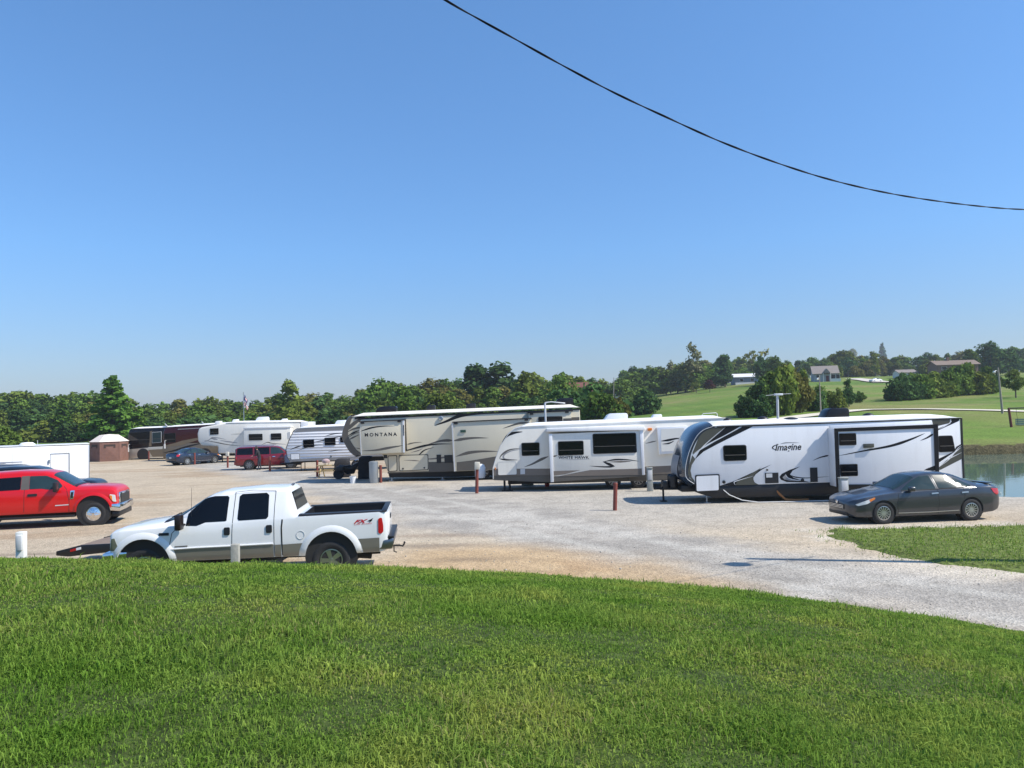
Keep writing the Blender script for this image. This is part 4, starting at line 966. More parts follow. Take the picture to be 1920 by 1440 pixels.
# door seams
SE = M['dark']
def seam(pts, wd=.012): lf.ribbon("door_seam", XZ(pts), wd, SE, root)
seam([(434.5, 1046), (434.8, 1000), (436, 960), (437, 925)]); seam([(514.5, 1043), (513.5, 990), (513, 950), (513.4, 922)]); seam([(316, 1046), (318, 1022), (322, 1000), (330, 992)])
seam([(436.8, 925), (470, 921), (513.4, 922)], .008); seam([(530.5, 1048), (528.5, 1020), (527.5, 990), (529, 974)], .03)
for p in ([(419.6, 989.2), (430.8, 988.6), (431, 1003), (420, 1003.6)], [(498.6, 984.6), (509.8, 984), (510, 998.6), (499, 999.2)]):
    hd = lf.plate("door_handle", roundpoly(XZ(p), .03), M['black'], root, off=.018, sub=1)
vent = lf.plate("fender_vent", XZ([(298, 999.6), (316.5, 999), (316.5, 1004), (298, 1004.6)]), M['black'], root, off=.012, sub=1)
lf.plate("door_badge", XZ([(327.5, 1024.3), (351.6, 1022.8), (351.6, 1024.8), (327.5, 1026.3)]), M['taupe'], root, off=.008, sub=1)
x, z = XZ([(563.5, 1003)])[0]
MB().tube([lf.on(x+.085*math.cos(t), z+.085*math.sin(t), -1, .003) for t in [math.pi*2*i/20 for i in range(21)]], .006, 5).build("fuel_door", M['lgrey'], root)
# mirrors
for sd in (-1, 1):
    x, z = XZ([(340, 978)])[0]; y = sd*1.0
    mm = MB().box(x-.07, x+.06, min(y+sd*.02, y+sd*.27), max(y+sd*.02, y+sd*.27), z-.16, z+.16).build("wing_mirror", pm("brown_black_plastic", (.014, .008, .007), .4), root, bevel=.03)
    MB().tube([(x+.05, sd*.93, z-.08), (x, sd*1.1, z-.05)], .03, 6).build("mirror_arm", M['black'], mm)
# lamps, bumpers, grille
tl = XZ([(709, 972), (716, 970), (718.6, 985), (719, 997), (714, 1001), (709.3, 999)])
for sd in (-1, 1): lf.plate("tail_lamp", roundpoly(tl, .04), M['tail'], root, sd, off=.012)
hl = [(keys[0][0]+.002, .80), (keys[0][0]+.03, 1.05), (X(214), 1.06), (X(221.5), .86), (X(222), .80)]
for sd in (-1, 1): lf.plate("headlamp", hl, M['slamp'], root, sd, off=.012)
xf = keys[0][0]
box("grille", xf-.03, xf+.02, -.62, .62, .74, 1.02, M['black'], root)
MB().box(xf-.05, xf-.031, -.64, .64, .96, 1.02).box(xf-.05, xf-.031, -.64, .64, .83, .89).build("grille_bar", M['chrome'], root, bevel=.01)
MB().prism([(xf-.16, .47), (xf-.18, .60), (xf-.14, .76), (xf+.05, .77), (xf+.35, .77), (xf+.30, .50)], -1.0, 1.0).build("front_bumper", M['chrome'], root, bevel=.03)
MB().prism([(xf-.02, 1.04), (xf-.06, 1.09), (xf+.0, 1.15), (xf+.10, 1.195), (xf+.11, 1.15), (xf+.03, 1.06)], -.84, .80).build("bug_deflector", pm("smoked_plastic", (.03, .014, .016), .12, coat=.6), root, bevel=.01)
xr = keys[-1][0]
MB().prism([(X(710), .59), (X(710), .80), (xr+.02, .80), (xr+.11, .84), (xr+.13, .74), (xr+.09, .60)], -.98, .98).build("rear_bumper", M['dalloy'], root, bevel=.025)
MB().box(xr-.02, xr+.13, -.95, .95, .82, .875).build("bumper_step", M['black'], root, bevel=.015)
MB().tube([(xr+.02, 0, .52), (xr+.2, 0, .52), (xr+.28, 0, .5), (xr+.32, 0, .56)], .022, 6).lathe([(.001, -.03), (.03, 0), (.001, .03)], (xr+.32, 0, .58), 8, 'z').tube([(xr+.1, -.4, .56), (xr+.1, -.4, .45), (xr+.16, -.4, .43)], .015, 6).build("tow_hitch", M['dark'], root)
box("tailgate", xr-.006, xr+.012, -.78, .78, .86, 1.385, M['wpaint'], root); box("tailgate_handle", xr+.012, xr+.03, -.14, .14, 1.16, 1.26, M['black'], root, .008)
ex0 = X(655); MB().tube([(X(640), -.55, .50), (ex0, -.68, .48), (X(686), -.72, .45)], .05, 10).lathe([(.058, 0), (.075, .0), (.075, .02), (.058, .02)], (X(687), -.72, .45), 12).tube([(X(668), -.7, .465), (X(694), -.73, .44)], .075, 14, False).build("exhaust_pipe", M['dark'], root)
x, z = X(534), lf.p(X(534))[2]; box("high_brake_lamp", x, x+.05, -.12, .12, z-.01, z+.03, M['dalloy'], root)
xa, za = XZ([(359, 940)])[0]; MB().cyl((xa-.05, -.86, 1.27), (xa-.03, -.87, 2.05), .006, .003, 5).build("aerial", M['black'], root)
for yy in (-.35, .25): MB().tube([(X(305), yy, lf.p(X(305))[2]+.01), (X(330), yy-.25, lf.p(X(330))[2]+.02)], .012, 5).build("wiper", M['black'], root)
lf.top("cowl", X(303), X(311.5), M['black'], root, .05)
box("step_bar", X(325), X(528), -1.0, -.86, .38, .46, M['black'], root, .02)
def decal_text(lf, body, poly, mat, root, **kw):
    me = text_mesh(body, **kw); co = np.empty(len(me.vertices)*3); me.vertices.foreach_get("co", co); co = co.reshape(-1, 3); mn, mx = co.min(0), co.max(0)
    a, b, d = [Vector(q) for q in poly]; new = []
    for p in co:
        u, t = (p[0]-mn[0])/(mx[0]-mn[0]), (p[1]-mn[1])/(mx[1]-mn[1]); q = a+(b-a)*u+(d-a)*t; new.append(lf.on(q.x, q.y, -1, .006))
    me.vertices.foreach_set("co", np.array(new).ravel()); return obj("lettering", me, mat, root)
decal_text(lf, "FX", XZ([(663, 982), (688.5, 980), (665, 975)]), M['dred'], root, shear=.35, bold=.035)
decal_text(lf, "4", XZ([(688.5, 979.5), (698.5, 978.6), (690, 972.6)]), M['gblack'], root, shear=.35, bold=.02)
decal_text(lf, "OFF ROAD", XZ([(664, 985), (697, 982.2), (664.6, 982.5)]), M['dred'], root, shear=.2)
for x, sp in ((wf, 5), (wr, 5)):
    for sd in (-1, 1): wheel(root, (x, sd*.84, .41), .41, .27, .235, 5, M['alloy'], sd, .0, .8)
MB().tube([(wf, -.7, .42), (wf, .7, .42)], .06, 8).tube([(wr, -.7, .42), (wr, .7, .42)], .08, 8).box(xf+.3, xr-.2, -.45, -.35, .42, .55).box(xf+.3, xr-.2, .35, .45, .42, .55).build("chassis", M['dark'], root)

# ------------------------------------------------------------ the other pickups (front to the right)
def other_pickup(label, px0, d, paint, group, full=True):
    """px0: photo column of the body reference x = 0 (column 120 on the red truck)"""
    r = ray(px0, 780); root = thing("pickup_truck", label, "pickup truck", (r.x*d/r.y, d, LZ(r.x*d/r.y, d)), R(13), group)
    X = lambda px: (px-120)/53.0
    Z = lambda px, py: 3.5-(py-(780-(px-960)*ROLL))*27.6/FPX
    P = lambda pts: [(X(x/7.385), Z(x/7.385, 860+y/7.385)) for x, y in pts]
    K = [(-124, .6, 1.38, 1.39, .96, .94, .9, .01), (-120, .52, 1.41, 1.42, 1.0, .98, .95, .01), (7, .48, 1.38, 1.39, 1.01, .985, .95, .01), (9.5, .48, 1.36, 1.42, 1.01, .98, .8, .04), (13, .48, 1.35, 1.93, 1.01, .98, .76, .09), (22, .48, 1.35, 1.99, 1.01, .98, .76, .09),
         (68, .48, 1.33, 2.02, 1.01, .98, .76, .09), (110, .48, 1.31, 1.99, 1.01, .98, .76, .09), (126, .48, 1.31, 1.92, 1.01, .98, .75, .09), (162, .48, 1.29, 1.47, 1.01, .98, .78, .06), (171, .48, 1.28, 1.41, 1.01, .98, .8, .05), (210, .5, 1.28, 1.40, 1.01, .97, .8, .05), (228, .52, 1.25, 1.36, 1.0, .96, .8, .05), (236, .58, 1.21, 1.30, .98, .95, .78, .04), (239.5, .66, 1.12, 1.17, .96, .92, .74, .02)]
    lf = Loft([(X(k[0]),)+k[1:] for k in K], 110, .03); body = obj("body", lf.mesh("body"), paint, root)
    wf, wr = X(199), X(-15); wells = [(wf, .5, .57), (wr, .5, .57)]
    bx0, bx1 = X(-116), X(3); cs = [MB().box(bx0, bx1, -.8, .8, .85, 2.3).mesh("c", smooth=0)]
    for x, z, r_ in wells:
        for sd in (-1, 1): y0, y1 = sorted((sd*1.25, sd*.67)); cs.append(MB().lathe([(r_, y0), (r_, y1)], (x, 0, z), 40).mesh("c", smooth=0))
    boolean(body, cs); liners(root, wells, 2.02)
    for x, z, r_ in wells: arch_lip(lf, root, x, z, r_, paint, .10, .03)
    rwp = roundpoly(P([(215, 280), (550, 258), (555, 436), (250, 450), (215, 430)]), .05); fwp = roundpoly(P([(655, 250), (860, 248), (1000, 310), (1075, 395), (1040, 430), (900, 440), (820, 425), (665, 430)]), .04)
    pil = P([(553, 252), (652, 246), (662, 434), (558, 438)])
    for sd in (-1, 1):
        lf.plate("side_window", rwp, M['glass'], root, sd); lf.plate("side_window", fwp, M['cglass'], root, sd)
        lf.plate("door_pillar", pil, M['taupe'] if full else M['black'], root, sd, off=.004)
        y = sd*1.0; x, z = P([(1030, 400)])[0]
        mm = MB().box(x-.1, x+.02, min(y, y+sd*.3), max(y, y+sd*.3), z-.17, z+.17).build("wing_mirror", M['black'], root, bevel=.03); MB().tube([(x, sd*.95, z-.1), (x-.04, sd*1.1, z-.08)], .035, 6).build("mirror_arm", M['black'], mm)
        lf.plate("headlamp", roundpoly([(X(228), 1.08), (X(237), 1.05), (X(239), .8), (X(233.5), .82), (X(227), 1.02)], .03), M['lamp'], root, sd, off=.014)
        lf.plate("indicator", roundpoly([(X(227.5), 1.05), (X(231.5), 1.03), (X(232.5), .84), (X(228.5), .95)], .02), M['amber'], root, sd, off=.018)
        lf.plate("tail_lamp", roundpoly([(X(-123), 1.3), (X(-118), 1.3), (X(-118), .95), (X(-123), .95)], .03), M['tail'], root, sd, off=.012)
    lf.top("windshield", X(128), X(163), M['cglass'], root, .12); lf.top("cowl", X(163.5), X(168.5), M['black'], root, .05)
    v = []
    for o in (-.012, .02):
        for i in range(7):
            x = X(12.6)+(X(10.2)-X(12.6))*i/6; zz = lf.p(x)[2]
            for yy in (-.7, 0, .7): v.append((x+o, yy, zz-o*.3))
    MB().add(v, [(i*3+j, i*3+j+1, i*3+j+4, i*3+j+3) for i in range(6) for j in range(2)]).build("rear_window", M['glass'], root)
    for p in ([(185, 530), (298, 522), (298, 560), (185, 566)], [(648, 498), (765, 492), (765, 526), (648, 532)]): lf.plate("door_handle", roundpoly(P(p), .02), M['black'], root, off=.02, sub=1)
    for p in ([(115, 815), (112, 600), (112, 490), (108, 260)], [(600, 780), (605, 500), (608, 440), (605, 255)], [(1160, 780), (1165, 600), (1130, 440), (1090, 400)]): lf.ribbon("door_seam", P(p), .014, M['dark'], root)
    if full:
        lf.plate("fender_badge", roundpoly(P([(1182, 458), (1235, 455), (1222, 575), (1175, 580)]), .02), M['chrome'], root, off=.012, sub=1); lf.plate("badge_inset", P([(1188, 480), (1222, 478), (1212, 560), (1185, 562)]), M['black'], root, off=.016, sub=1)
        lf.plate("door_badge", P([(990, 658), (1160, 650), (1160, 662), (990, 672)]), M['lgrey'], root, off=.008, sub=1)
    xf, xr = X(239.5), X(-124)
    box("grille", xf-.03, xf+.05, -.70, .70, .66, 1.12, M['chrome'], root, .03); MB().box(xf+.051, xf+.07, -.62, .62, .72, 1.05).build("grille_mesh", M['black'], root)
    MB().prism([(X(228), .50), (X(226), .74), (xf+.10, .74), (xf+.13, .56), (xf+.1, .46)], -1.0, 1.0).build("front_bumper", M['chrome'], root, bevel=.03); MB().box(X(230), xf+.08, -.92, .92, .28, .455).build("air_dam", M['black'], root, bevel=.02)
    MB().box(xr-.14, xr+.05, -.98, .98, .58, .8).build("rear_bumper", M['chrome'], root, bevel=.03); box("running_board", X(20), X(168), -1.02, -.84, .34, .42, M['black'], root, .02); box("running_board", X(20), X(168), .84, 1.02, .34, .42, M['black'], root, .02)
    for x in (wf, wr):
        for sd in (-1, 1):
            wheel(root, (x, sd*.85, .41), .41, .26, .24, 8, M['chrome'], sd, -.06, 1.5)
    MB().tube([(wf, -.7, .42), (wf, .7, .42)], .07, 8).tube([(wr, -.7, .42), (wr, .7, .42)], .08, 8).box(xr+.1, xf-.2, -.45, -.3, .36, .52).box(xr+.1, xf-.2, .3, .45, .36, .52).build("chassis", M['dark'], root)
    return root
other_pickup("bright red crew-cab pickup with chrome wheels and black mirrors, parked at the left edge", 105, 29.2, M['red'], "pickup trucks in the lot")
other_pickup("black pickup mostly hidden behind the bright red truck", 78, 32.6, M['bpaint'], "pickup trucks in the lot", False)

# ------------------------------------------------------------ saloon cars
def saloon(label, loc, rz, paint, group, detail=True, name="sedan"):
    root = thing(name, label, "sedan", loc, rz, group)
    K = [(-2.42, .34, .60, .62, .46, .42, .32, .01), (-2.38, .26, .66, .69, .64, .58, .42, .02), (-2.25, .20, .72, .765, .80, .74, .54, .03), (-2.0, .19, .79, .84, .885, .83, .62, .04), (-1.45, .19, .875, .945, .91, .87, .68, .05), (-1.08, .19, .915, 1.0, .91, .875, .68, .05),
         (-.80, .19, .93, 1.13, .91, .875, .66, .07), (-.33, .19, .945, 1.37, .91, .875, .60, .08), (-.12, .19, .95, 1.43, .91, .875, .585, .08), (.25, .19, .96, 1.47, .91, .875, .585, .08), (.7, .19, .97, 1.455, .91, .875, .585, .08), (1.02, .19, .98, 1.385, .91, .875, .59, .08),
         (1.45, .2, .99, 1.20, .90, .865, .62, .06), (1.72, .2, 1.0, 1.09, .89, .85, .66, .03), (2.05, .22, 1.0, 1.07, .86, .80, .66, .03), (2.25, .28, .985, 1.065, .80, .74, .6, .03), (2.33, .36, .90, .93, .75, .69, .55, .02), (2.38, .42, .78, .80, .68, .6, .5, .01)]
    lf = Loft(K, 100, .05); body = obj("body", lf.mesh("body"), paint, root); wf, wr = -1.44, 1.335; wells = [(wf, .335, .375), (wr, .335, .375)]
    cut_wells(body, wells, 1.82); liners(root, wells, 1.82)
    fw = roundpoly([(-.83, .975), (-.42, 1.22), (-.12, 1.355), (.18, 1.375), (.24, .985)], .04); rw = roundpoly([(.33, 1.0), (.29, 1.378), (.62, 1.372), (.86, 1.315), (.93, 1.015)], .04); qw = roundpoly([(.97, 1.03), (.91, 1.30), (1.13, 1.19), (1.40, 1.06), (1.36, 1.04)], .03)
    for sd in (-1, 1):
        for q in (fw, rw, qw): lf.plate("side_window", q, M['cglass'], root, sd, off=.010, sub=6)
        lf.plate("headlamp", roundpoly([(-2.27, .60), (-2.0, .70), (-1.72, .795), (-1.72, .74), (-1.95, .615), (-2.2, .555)], .03), M['lamp'], root, sd, off=.012)
        lf.plate("indicator", roundpoly([(-1.88, .74), (-1.70, .80), (-1.70, .75), (-1.86, .67)], .02), M['amber'], root, sd, off=.016)
        lf.plate("tail_lamp", roundpoly([(2.0, .95), (2.28, .93), (2.33, .80), (2.2, .74), (2.08, .82)], .03), M['tail'], root, sd, off=.012)
        x, z = -.62, 1.0; y0, y1 = sorted((sd*.89, sd*1.06)); mm = MB().box(x-.06, x+.12, y0, y1, z-.05, z+.09).build("wing_mirror", paint, root, bevel=.04, seg=3)
        for xx in (.06, 1.02): lf.plate("door_handle", roundpoly([(xx, .875), (xx+.22, .885), (xx+.22, .85), (xx, .84)], .015), M['alloy'], root, sd, off=.03, sub=1)
        for p in ([(-.98, .28), (-1.02, .6), (-.95, .9)], [(.26, .24), (.30, .6), (.28, .97), (.24, 1.39)], [(1.0, .45), (1.13, .75), (1.1, 1.0)]): lf.ribbon("door_seam", p, .010, M['dark'], root, sd)
        lf.ribbon("sill_trim", [(-1.0, .315), (.0, .31), (.92, .33)], .018, M['alloy'], root, sd, off=.012)
        lf.ribbon("window_trim", [(-.84, .965), (0, .978), (.9, .995), (1.38, 1.03)], .016, M['dark'], root, sd, off=.014)
    lf.top("windshield", -1.0, -.30, M['cglass'], root, .14); lf.top("rear_window", 1.0, 1.68, M['cglass'], root, .16)
    MB().prism([(-2.44, .43), (-2.435, .58), (-2.38, .60), (-2.38, .42)], -.42, .42).build("grille", M['black'], root, bevel=.01)
    for i in range(3): MB().box(-2.452, -2.44, -.40, .40, .455+.04*i, .468+.04*i).build("grille_bar", M['chrome'], root)
    lf.plate; MB().prism([(-2.41, .24), (-2.42, .34), (-2.3, .34), (-2.3, .24)], -.55, .55).build("lower_intake", M['black'], root, bevel=.01)
    MB().lathe([(.001, -.012), (.06, -.01), (.06, 0)], (0, 0, 0), 14).build("emblem", M['chrome'], root).matrix_local = Matrix.Translation((-2.43, 0, .63)) @ Matrix.Rotation(R(-90), 4, 'Z')
    box("number_plate", 2.385, 2.40, -.16, .16, .60, .72, M['plate'], root, .004)
    MB().box(2.02, 2.26, -.6, .6, 1.075, 1.10).build("boot_spoiler", paint, root, bevel=.012)
    for x in (wf, wr):
        for sd in (-1, 1): wheel(root, (x, sd*.79, .325), .325, .21, .205, 14 if detail else 7, M['alloy'], sd, 0, .27 if detail else .6)
    MB().box(-1.9, 1.9, -.6, .6, .17, .3).build("underbody", M['dark'], root)
    return root
fwp = on_lot(1659, 983); YAW = R(5.5)
cs_, sn_ = math.cos(YAW), math.sin(YAW); lx, ly = -1.44, -.9       # local contact of the near front tyre
loc = (fwp.x-(cs_*lx-sn_*ly), fwp.y-(sn_*lx+cs_*ly), fwp.z)
saloon("slate grey sedan parked in front of the nearest white camper by the pond", loc, YAW, M['spaint'], "cars in the lot")
p = on_lot(352, 872); yaw = math.pi+R(57)
cs_, sn_ = math.cos(yaw), math.sin(yaw); lx, ly = 1.335, .9
saloon("dark navy sedan seen from behind, parked in front of the oxblood motor coach", (p.x-(cs_*lx-sn_*ly), p.y-(sn_*lx+cs_*ly), p.z), yaw, M['npaint'], "cars in the lot", False)

def wagon(label, loc, rz, paint, group, name, cat, doors=True, L_=5.1, H=1.74):
    root = thing(name, label, cat, loc, rz, group); q = L_/5.1; h = H/1.74
    K0 = [(-2.53, .42, .98, 1.0, .86, .82, .7, .01), (-2.48, .34, 1.04, 1.5, .90, .88, .72, .03), (-2.42, .3, 1.05, 1.66, .94, .90, .70, .05), (-2.2, .3, 1.06, 1.71, .955, .91, .69, .06), (-.5, .28, 1.07, 1.74, .96, .92, .69, .06), (.45, .28, 1.06, 1.72, .96, .92, .68, .07),
          (.72, .28, 1.05, 1.66, .96, .92, .68, .07), (1.38, .28, 1.04, 1.17, .96, .91, .72, .05), (2.0, .3, 1.0, 1.08, .95, .88, .7, .05), (2.35, .34, .95, 1.02, .92, .84, .66, .05), (2.5, .42, .80, .86, .86, .78, .6, .03), (2.55, .5, .7, .72, .8, .7, .55, .01)]
    lf = Loft([(k[0]*q, k[1], k[2]*h, k[3]*h)+k[4:] for k in K0], 90, .04); body = obj("body", lf.mesh("body"), paint, root); wr, wf = -1.5*q, 1.5*q; wells = [(wf, .36, .41), (wr, .36, .41)]
    cut_wells(body, wells, 1.92); liners(root, wells, 1.92)
    W1 = [[(-2.38, 1.12), (-2.36, 1.60), (-1.25, 1.63), (-1.22, 1.12)], [(-1.12, 1.12), (-1.13, 1.63), (-.05, 1.64), (-.03, 1.12)], [(.07, 1.12), (.05, 1.64), (.45, 1.62), (.70, 1.54), (1.12, 1.17)]]
    for sd in (-1, 1):
        for i, p_ in enumerate(W1): lf.plate("side_window", roundpoly([(a*q, b*h) for a, b in p_], .04), M['glass'] if i < 2 else M['cglass'], root, sd, off=.005)
        lf.plate("tail_lamp", roundpoly([(-2.5*q, 1.0*h), (-2.36*q, 1.0*h), (-2.36*q, .8*h), (-2.5*q, .8*h)], .03), M['tail'], root, sd, off=.015); lf.plate("headlamp", roundpoly([(2.1*q, .9*h), (2.45*q, .82*h), (2.45*q, .68*h), (2.2*q, .74*h)], .03), M['lamp'], root, sd, off=.012)
        for p_ in ([(-1.18, .45), (-1.2, .9), (-1.18, 1.66)], [(.02, .35), (.02, 1.0), (.01, 1.66)], [(1.12, .4), (1.15, 1.0)]): lf.ribbon("door_seam", [(a*q, b*h) for a, b in p_], .014, M['dark'], root, sd)
        for xx in (-.95, .2): lf.plate("door_handle", roundpoly([(xx*q, .96*h), ((xx+.2)*q, .96*h), ((xx+.2)*q, .92*h), (xx*q, .92*h)], .01), M['chrome'], root, sd, off=.025, sub=1)
        y0, y1 = sorted((sd*.93, sd*1.12)); MB().box(.95*q, 1.05*q, y0, y1, 1.05*h, 1.22*h).build("wing_mirror", paint, root, bevel=.03)
        MB().tube([(-2.2*q, sd*.66, 1.76*h), (.3*q, sd*.66, 1.78*h)], .02, 6).build("roof_rail", M['alloy'], root)
    lf.top("windshield", .74*q, 1.34*q, M['cglass'], root, .14)
    box("rear_window", -2.515*q, -2.49*q, -.68, .68, 1.12*h, 1.55*h, M['glass'], root, .01); box("number_plate", -2.56*q, -2.545*q, -.16, .16, .78, .9, M['plate'], root, .004); box("rear_bumper", -2.58*q, -2.4*q, -.9, .9, .38, .62, paint, root, .04)
    box("grille", 2.53*q, 2.57*q, -.6, .6, .58, .74, M['black'], root)
    for x in (wf, wr):
        for sd in (-1, 1): wheel(root, (x, sd*.83, .35), .35, .23, .235, 7, M['dalloy'], sd, 0, .8)
    MB().box(-2.2*q, 2.2*q, -.6, .6, .22, .4).build("underbody", M['dark'], root)
    return root
p = on_lot(467, 881); yaw = R(10); cs_, sn_ = math.cos(yaw), math.sin(yaw); lx, ly = -1.5, -.95
FLX = wagon("dark red boxy family car with its doors open, behind the small ribbed camper", (p.x-(cs_*lx-sn_*ly), p.y-(sn_*lx+cs_*ly), p.z), yaw, M['maroon'], "cars in the lot", "estate_car", "car")
# its front door standing open towards the viewer
dm = MB().box(0, .95, -.03, .03, .42, 1.05).build("open_door", pm("pale_blue_door_lining", (.30, .36, .44), .4), FLX, bevel=.02); dm.location = (1.1, -.98, 0); dm.rotation_euler = (0, 0, R(-62))
fr_ = MB().tube([(.02, 0, 1.05), (.25, 0, 1.5), (.9, 0, 1.58), (.95, 0, 1.05)], .025, 6).build("door_frame", M['maroon'], dm)
r = ray(22, 780); d = 36.2
wagon("dark sport utility vehicle with roof rails, half hidden behind the black pickup", (r.x*d/r.y-.2, d, 0), R(3), M['bpaint'], "cars in the lot", "sport_utility_vehicle", "car", L_=5.0, H=1.93)

# ------------------------------------------------------------ enclosed cargo trailer
d = 40.5; r = ray(167, 780); g = Rig(thing("cargo_trailer", "plain white enclosed cargo trailer with a side door, behind the parked trucks on the left", "cargo trailer", (r.x*d/r.y, d, LZ(r.x*d/r.y, d)), R(30)))
a = g.L(167, 834); zt = a[1]; wht = pm("white_trailer_skin", (.82, .82, .82), .35, var=.02, dirt=.05)
MB().prism([(0, .45), (0, zt), (-7.6, zt+.03), (-7.6, .45)], 0, 2.5).build("body", wht, g.root, bevel=.02)
MB().box(-7.62, .02, -.02, 2.52, zt+.03, zt+.07).build("roof", pm("grey_trailer_roof", (.62, .64, .67), .5), g.root, bevel=.015); box("corner_trim", -.02, .012, -.014, .05, .45, zt-.01, M['galv'], g.root, .004)
for xx in (-.9, -1.0, -2.15, -3.3, -4.5): MB().box(xx-.006, xx+.006, -.004, 0, .5, zt-.06).build("panel_seam", M['lgrey'], g.root)
qd = g.P([(95, 851), (130, 849.5), (130, 905), (95, 907)]); dd = MB().prism(qd, -.018, -.001).build("side_door", wht, g.root)
for i in range(3): pa, pb = qd[i], qd[(i+1) % 4]; MB().tube([(pa[0], -.02, pa[1]), (pb[0], -.02, pb[1])], .022, 6).build("door_frame", M['galv'], dd)
x, z = g.L(92.5, 865); MB().box(x-.03, x+.03, -.07, -.0, z-.08, z+.08).build("latch", M['galv'], g.root); x, z = g.L(50, 836)
MB().lathe([(.36, 0), (.36, .05), (.25, .14), (.001, .16)], (x, 1.2, zt+.06), 18, 'z').build("roof_vent", wht, g.root); x, z = g.L(70, 836); MB().cyl((x, 1.0, zt), (x, 1.0, zt+.3), .012, .012, 6).build("aerial", M['lgrey'], g.root)
for wx in (-3.6, -4.5): wheel(g.root, (wx, .1, .36), .36, .2, .21, 6, M['alloy'])
MB().box(-7.4, -.2, .3, 2.2, .32, .45).build("chassis", M['dark'], g.root)

# ------------------------------------------------------------ tilted flatbed trailer behind the white truck
root = thing("flatbed_trailer", "black flatbed equipment trailer with a sloping worn deck, behind the nose of the white pickup", "flatbed trailer", ((150-960)/FPX*19.15, 19.15, .08)); g = Rig(root)
pts = [(105, 1034), (128, 1028), (150, 1022.5), (205, 1019.5)]
e = [g.L(*q) for q in pts]; g0 = e[0]
side = [(e[0][0], e[0][1]-.10), e[0], e[2], (e[3][0], e[3][1]), (e[3][0]+4.2, e[3][1]+.02), (e[3][0]+4.2, e[3][1]-.16), (e[3][0], e[3][1]-.2), (e[1][0], e[1][1]-.2)]
for y in (0, 2.2): MB().prism(side, y, y+.07).build("side_rail", M['black'], root, bevel=.01)
MB().add([(x, y, z-.02) for x, z in (e[0], e[2], e[3], (e[3][0]+4.2, e[3][1]+.02)) for y in (.072, 2.198)]+[(x, y, z-.08) for x, z in (e[0], e[2], e[3], (e[3][0]+4.2, e[3][1]+.02)) for y in (.072, 2.198)],
         [(2*i, 2*i+2, 2*i+3, 2*i+1) for i in range(3)]+[(8+2*i, 8+2*i+1, 8+2*i+3, 8+2*i+2) for i in range(3)]+[(0, 1, 9, 8), (6, 14, 15, 7)]).build("deck", M['deck'], root)
for q, mt in (([(132, 1030.5), (143, 1027.5), (143, 1032), (132, 1035)], M['tail']), ([(143.2, 1027.5), (152, 1025.5), (152, 1030), (143.2, 1032)], M['flagw'])): MB().prism(g.P(q), -.012, -.001).build("reflector", mt, root)
MB().box(e[2][0]+.15, e[2][0]+.3, 2.1, 2.2, e[3][1]-.02, e[3][1]+.12).build("tie_down", M['galv'], root)
for wx in (e[3][0]+1.8, e[3][0]+2.7): wheel(root, (wx, 1.1, .36), .36, .22, .2, 6, M['dalloy'])
MB().box(e[3][0]-.2, e[3][0]+4.2, .2, 2.0, .3, e[3][1]-.1).box(e[0][0]+.8, e[3][0], .8, 1.4, .06, .22).build("underframe", M['dark'], root)
# ------------------------------------------------------------ terrain meshes
def grid_mesh(name, X, Y, Z, col, keep=None):
    n, m = X.shape; vs = np.stack([X, Y, Z], -1).reshape(-1, 3); idx = np.arange(n*m).reshape(n, m)
    F = np.stack([idx[:-1, :-1], idx[1:, :-1], idx[1:, 1:], idx[:-1, 1:]], -1).reshape(-1, 4)
    if keep is not None: F = F[keep[:-1, :-1].reshape(-1)]
    return fast_mesh(name, vs, F, col.reshape(-1, 3))
def fast_mesh(name, vs, F, col=None, F3=None, attrs=(), smooth=True):
    me = bpy.data.meshes.new(name); me.vertices.add(len(vs)); me.vertices.foreach_set("co", np.asarray(vs, np.float32).ravel())
    n4 = 0 if F is None else len(F); n3 = 0 if F3 is None else len(F3)
    lp = np.concatenate([np.asarray(F).ravel() if n4 else np.zeros(0, int), np.asarray(F3).ravel() if n3 else np.zeros(0, int)]).astype(np.int32)
    me.loops.add(len(lp)); me.loops.foreach_set("vertex_index", lp); me.polygons.add(n4+n3)
    me.polygons.foreach_set("loop_start", np.concatenate([np.arange(n4)*4, n4*4+np.arange(n3)*3]).astype(np.int32))
    me.update(calc_edges=True)
    if smooth: me.polygons.foreach_set("use_smooth", np.ones(n4+n3, bool))
    if col is not None:
        a = me.attributes.new("Col", 'FLOAT_COLOR', 'POINT'); a.data.foreach_set("color", np.concatenate([col, np.ones((len(col), 1))], 1).astype(np.float32).ravel())
    for nm, v in attrs:
        a = me.attributes.new(nm, 'FLOAT', 'POINT'); a.data.foreach_set("value", np.asarray(v, np.float32))
    return me
def mixc(a, b, t): return a*(1-t[..., None])+np.asarray(b)*t[..., None]
# one sheet of ground from under the camera out to the horizon
ds = np.concatenate([np.linspace(-60, .5, 14), np.arange(1, 30, .22), np.geomspace(30, 53, 28), np.arange(53.3, 66, .28), np.geomspace(66.3, 3000, 190)])
us = np.concatenate([np.linspace(-1.5, -.85, 14), np.linspace(-.84, .84, 420), np.linspace(.85, 1.5, 14)])
Dg, Ug = np.meshgrid(ds, us, indexing='ij'); wid = np.maximum(np.abs(Dg), 18*np.exp(-Dg/8)+Dg); wid = np.where(Dg < 14, np.maximum(wid, 14), wid)
Xg, Yg = Ug*wid, Dg
Zg = terrain(Xg, Yg)
sp = pond_sd(Xg, Yg); uu = np.clip(Xg/np.maximum(Yg, .6), -1.6, 1.6)
c = np.zeros(Xg.shape+(3,)); c[:] = (.055, .08, .02)
lawn = Yg < lawn_edge(uu)-.0
mead = Yg > lot_far(uu)-1
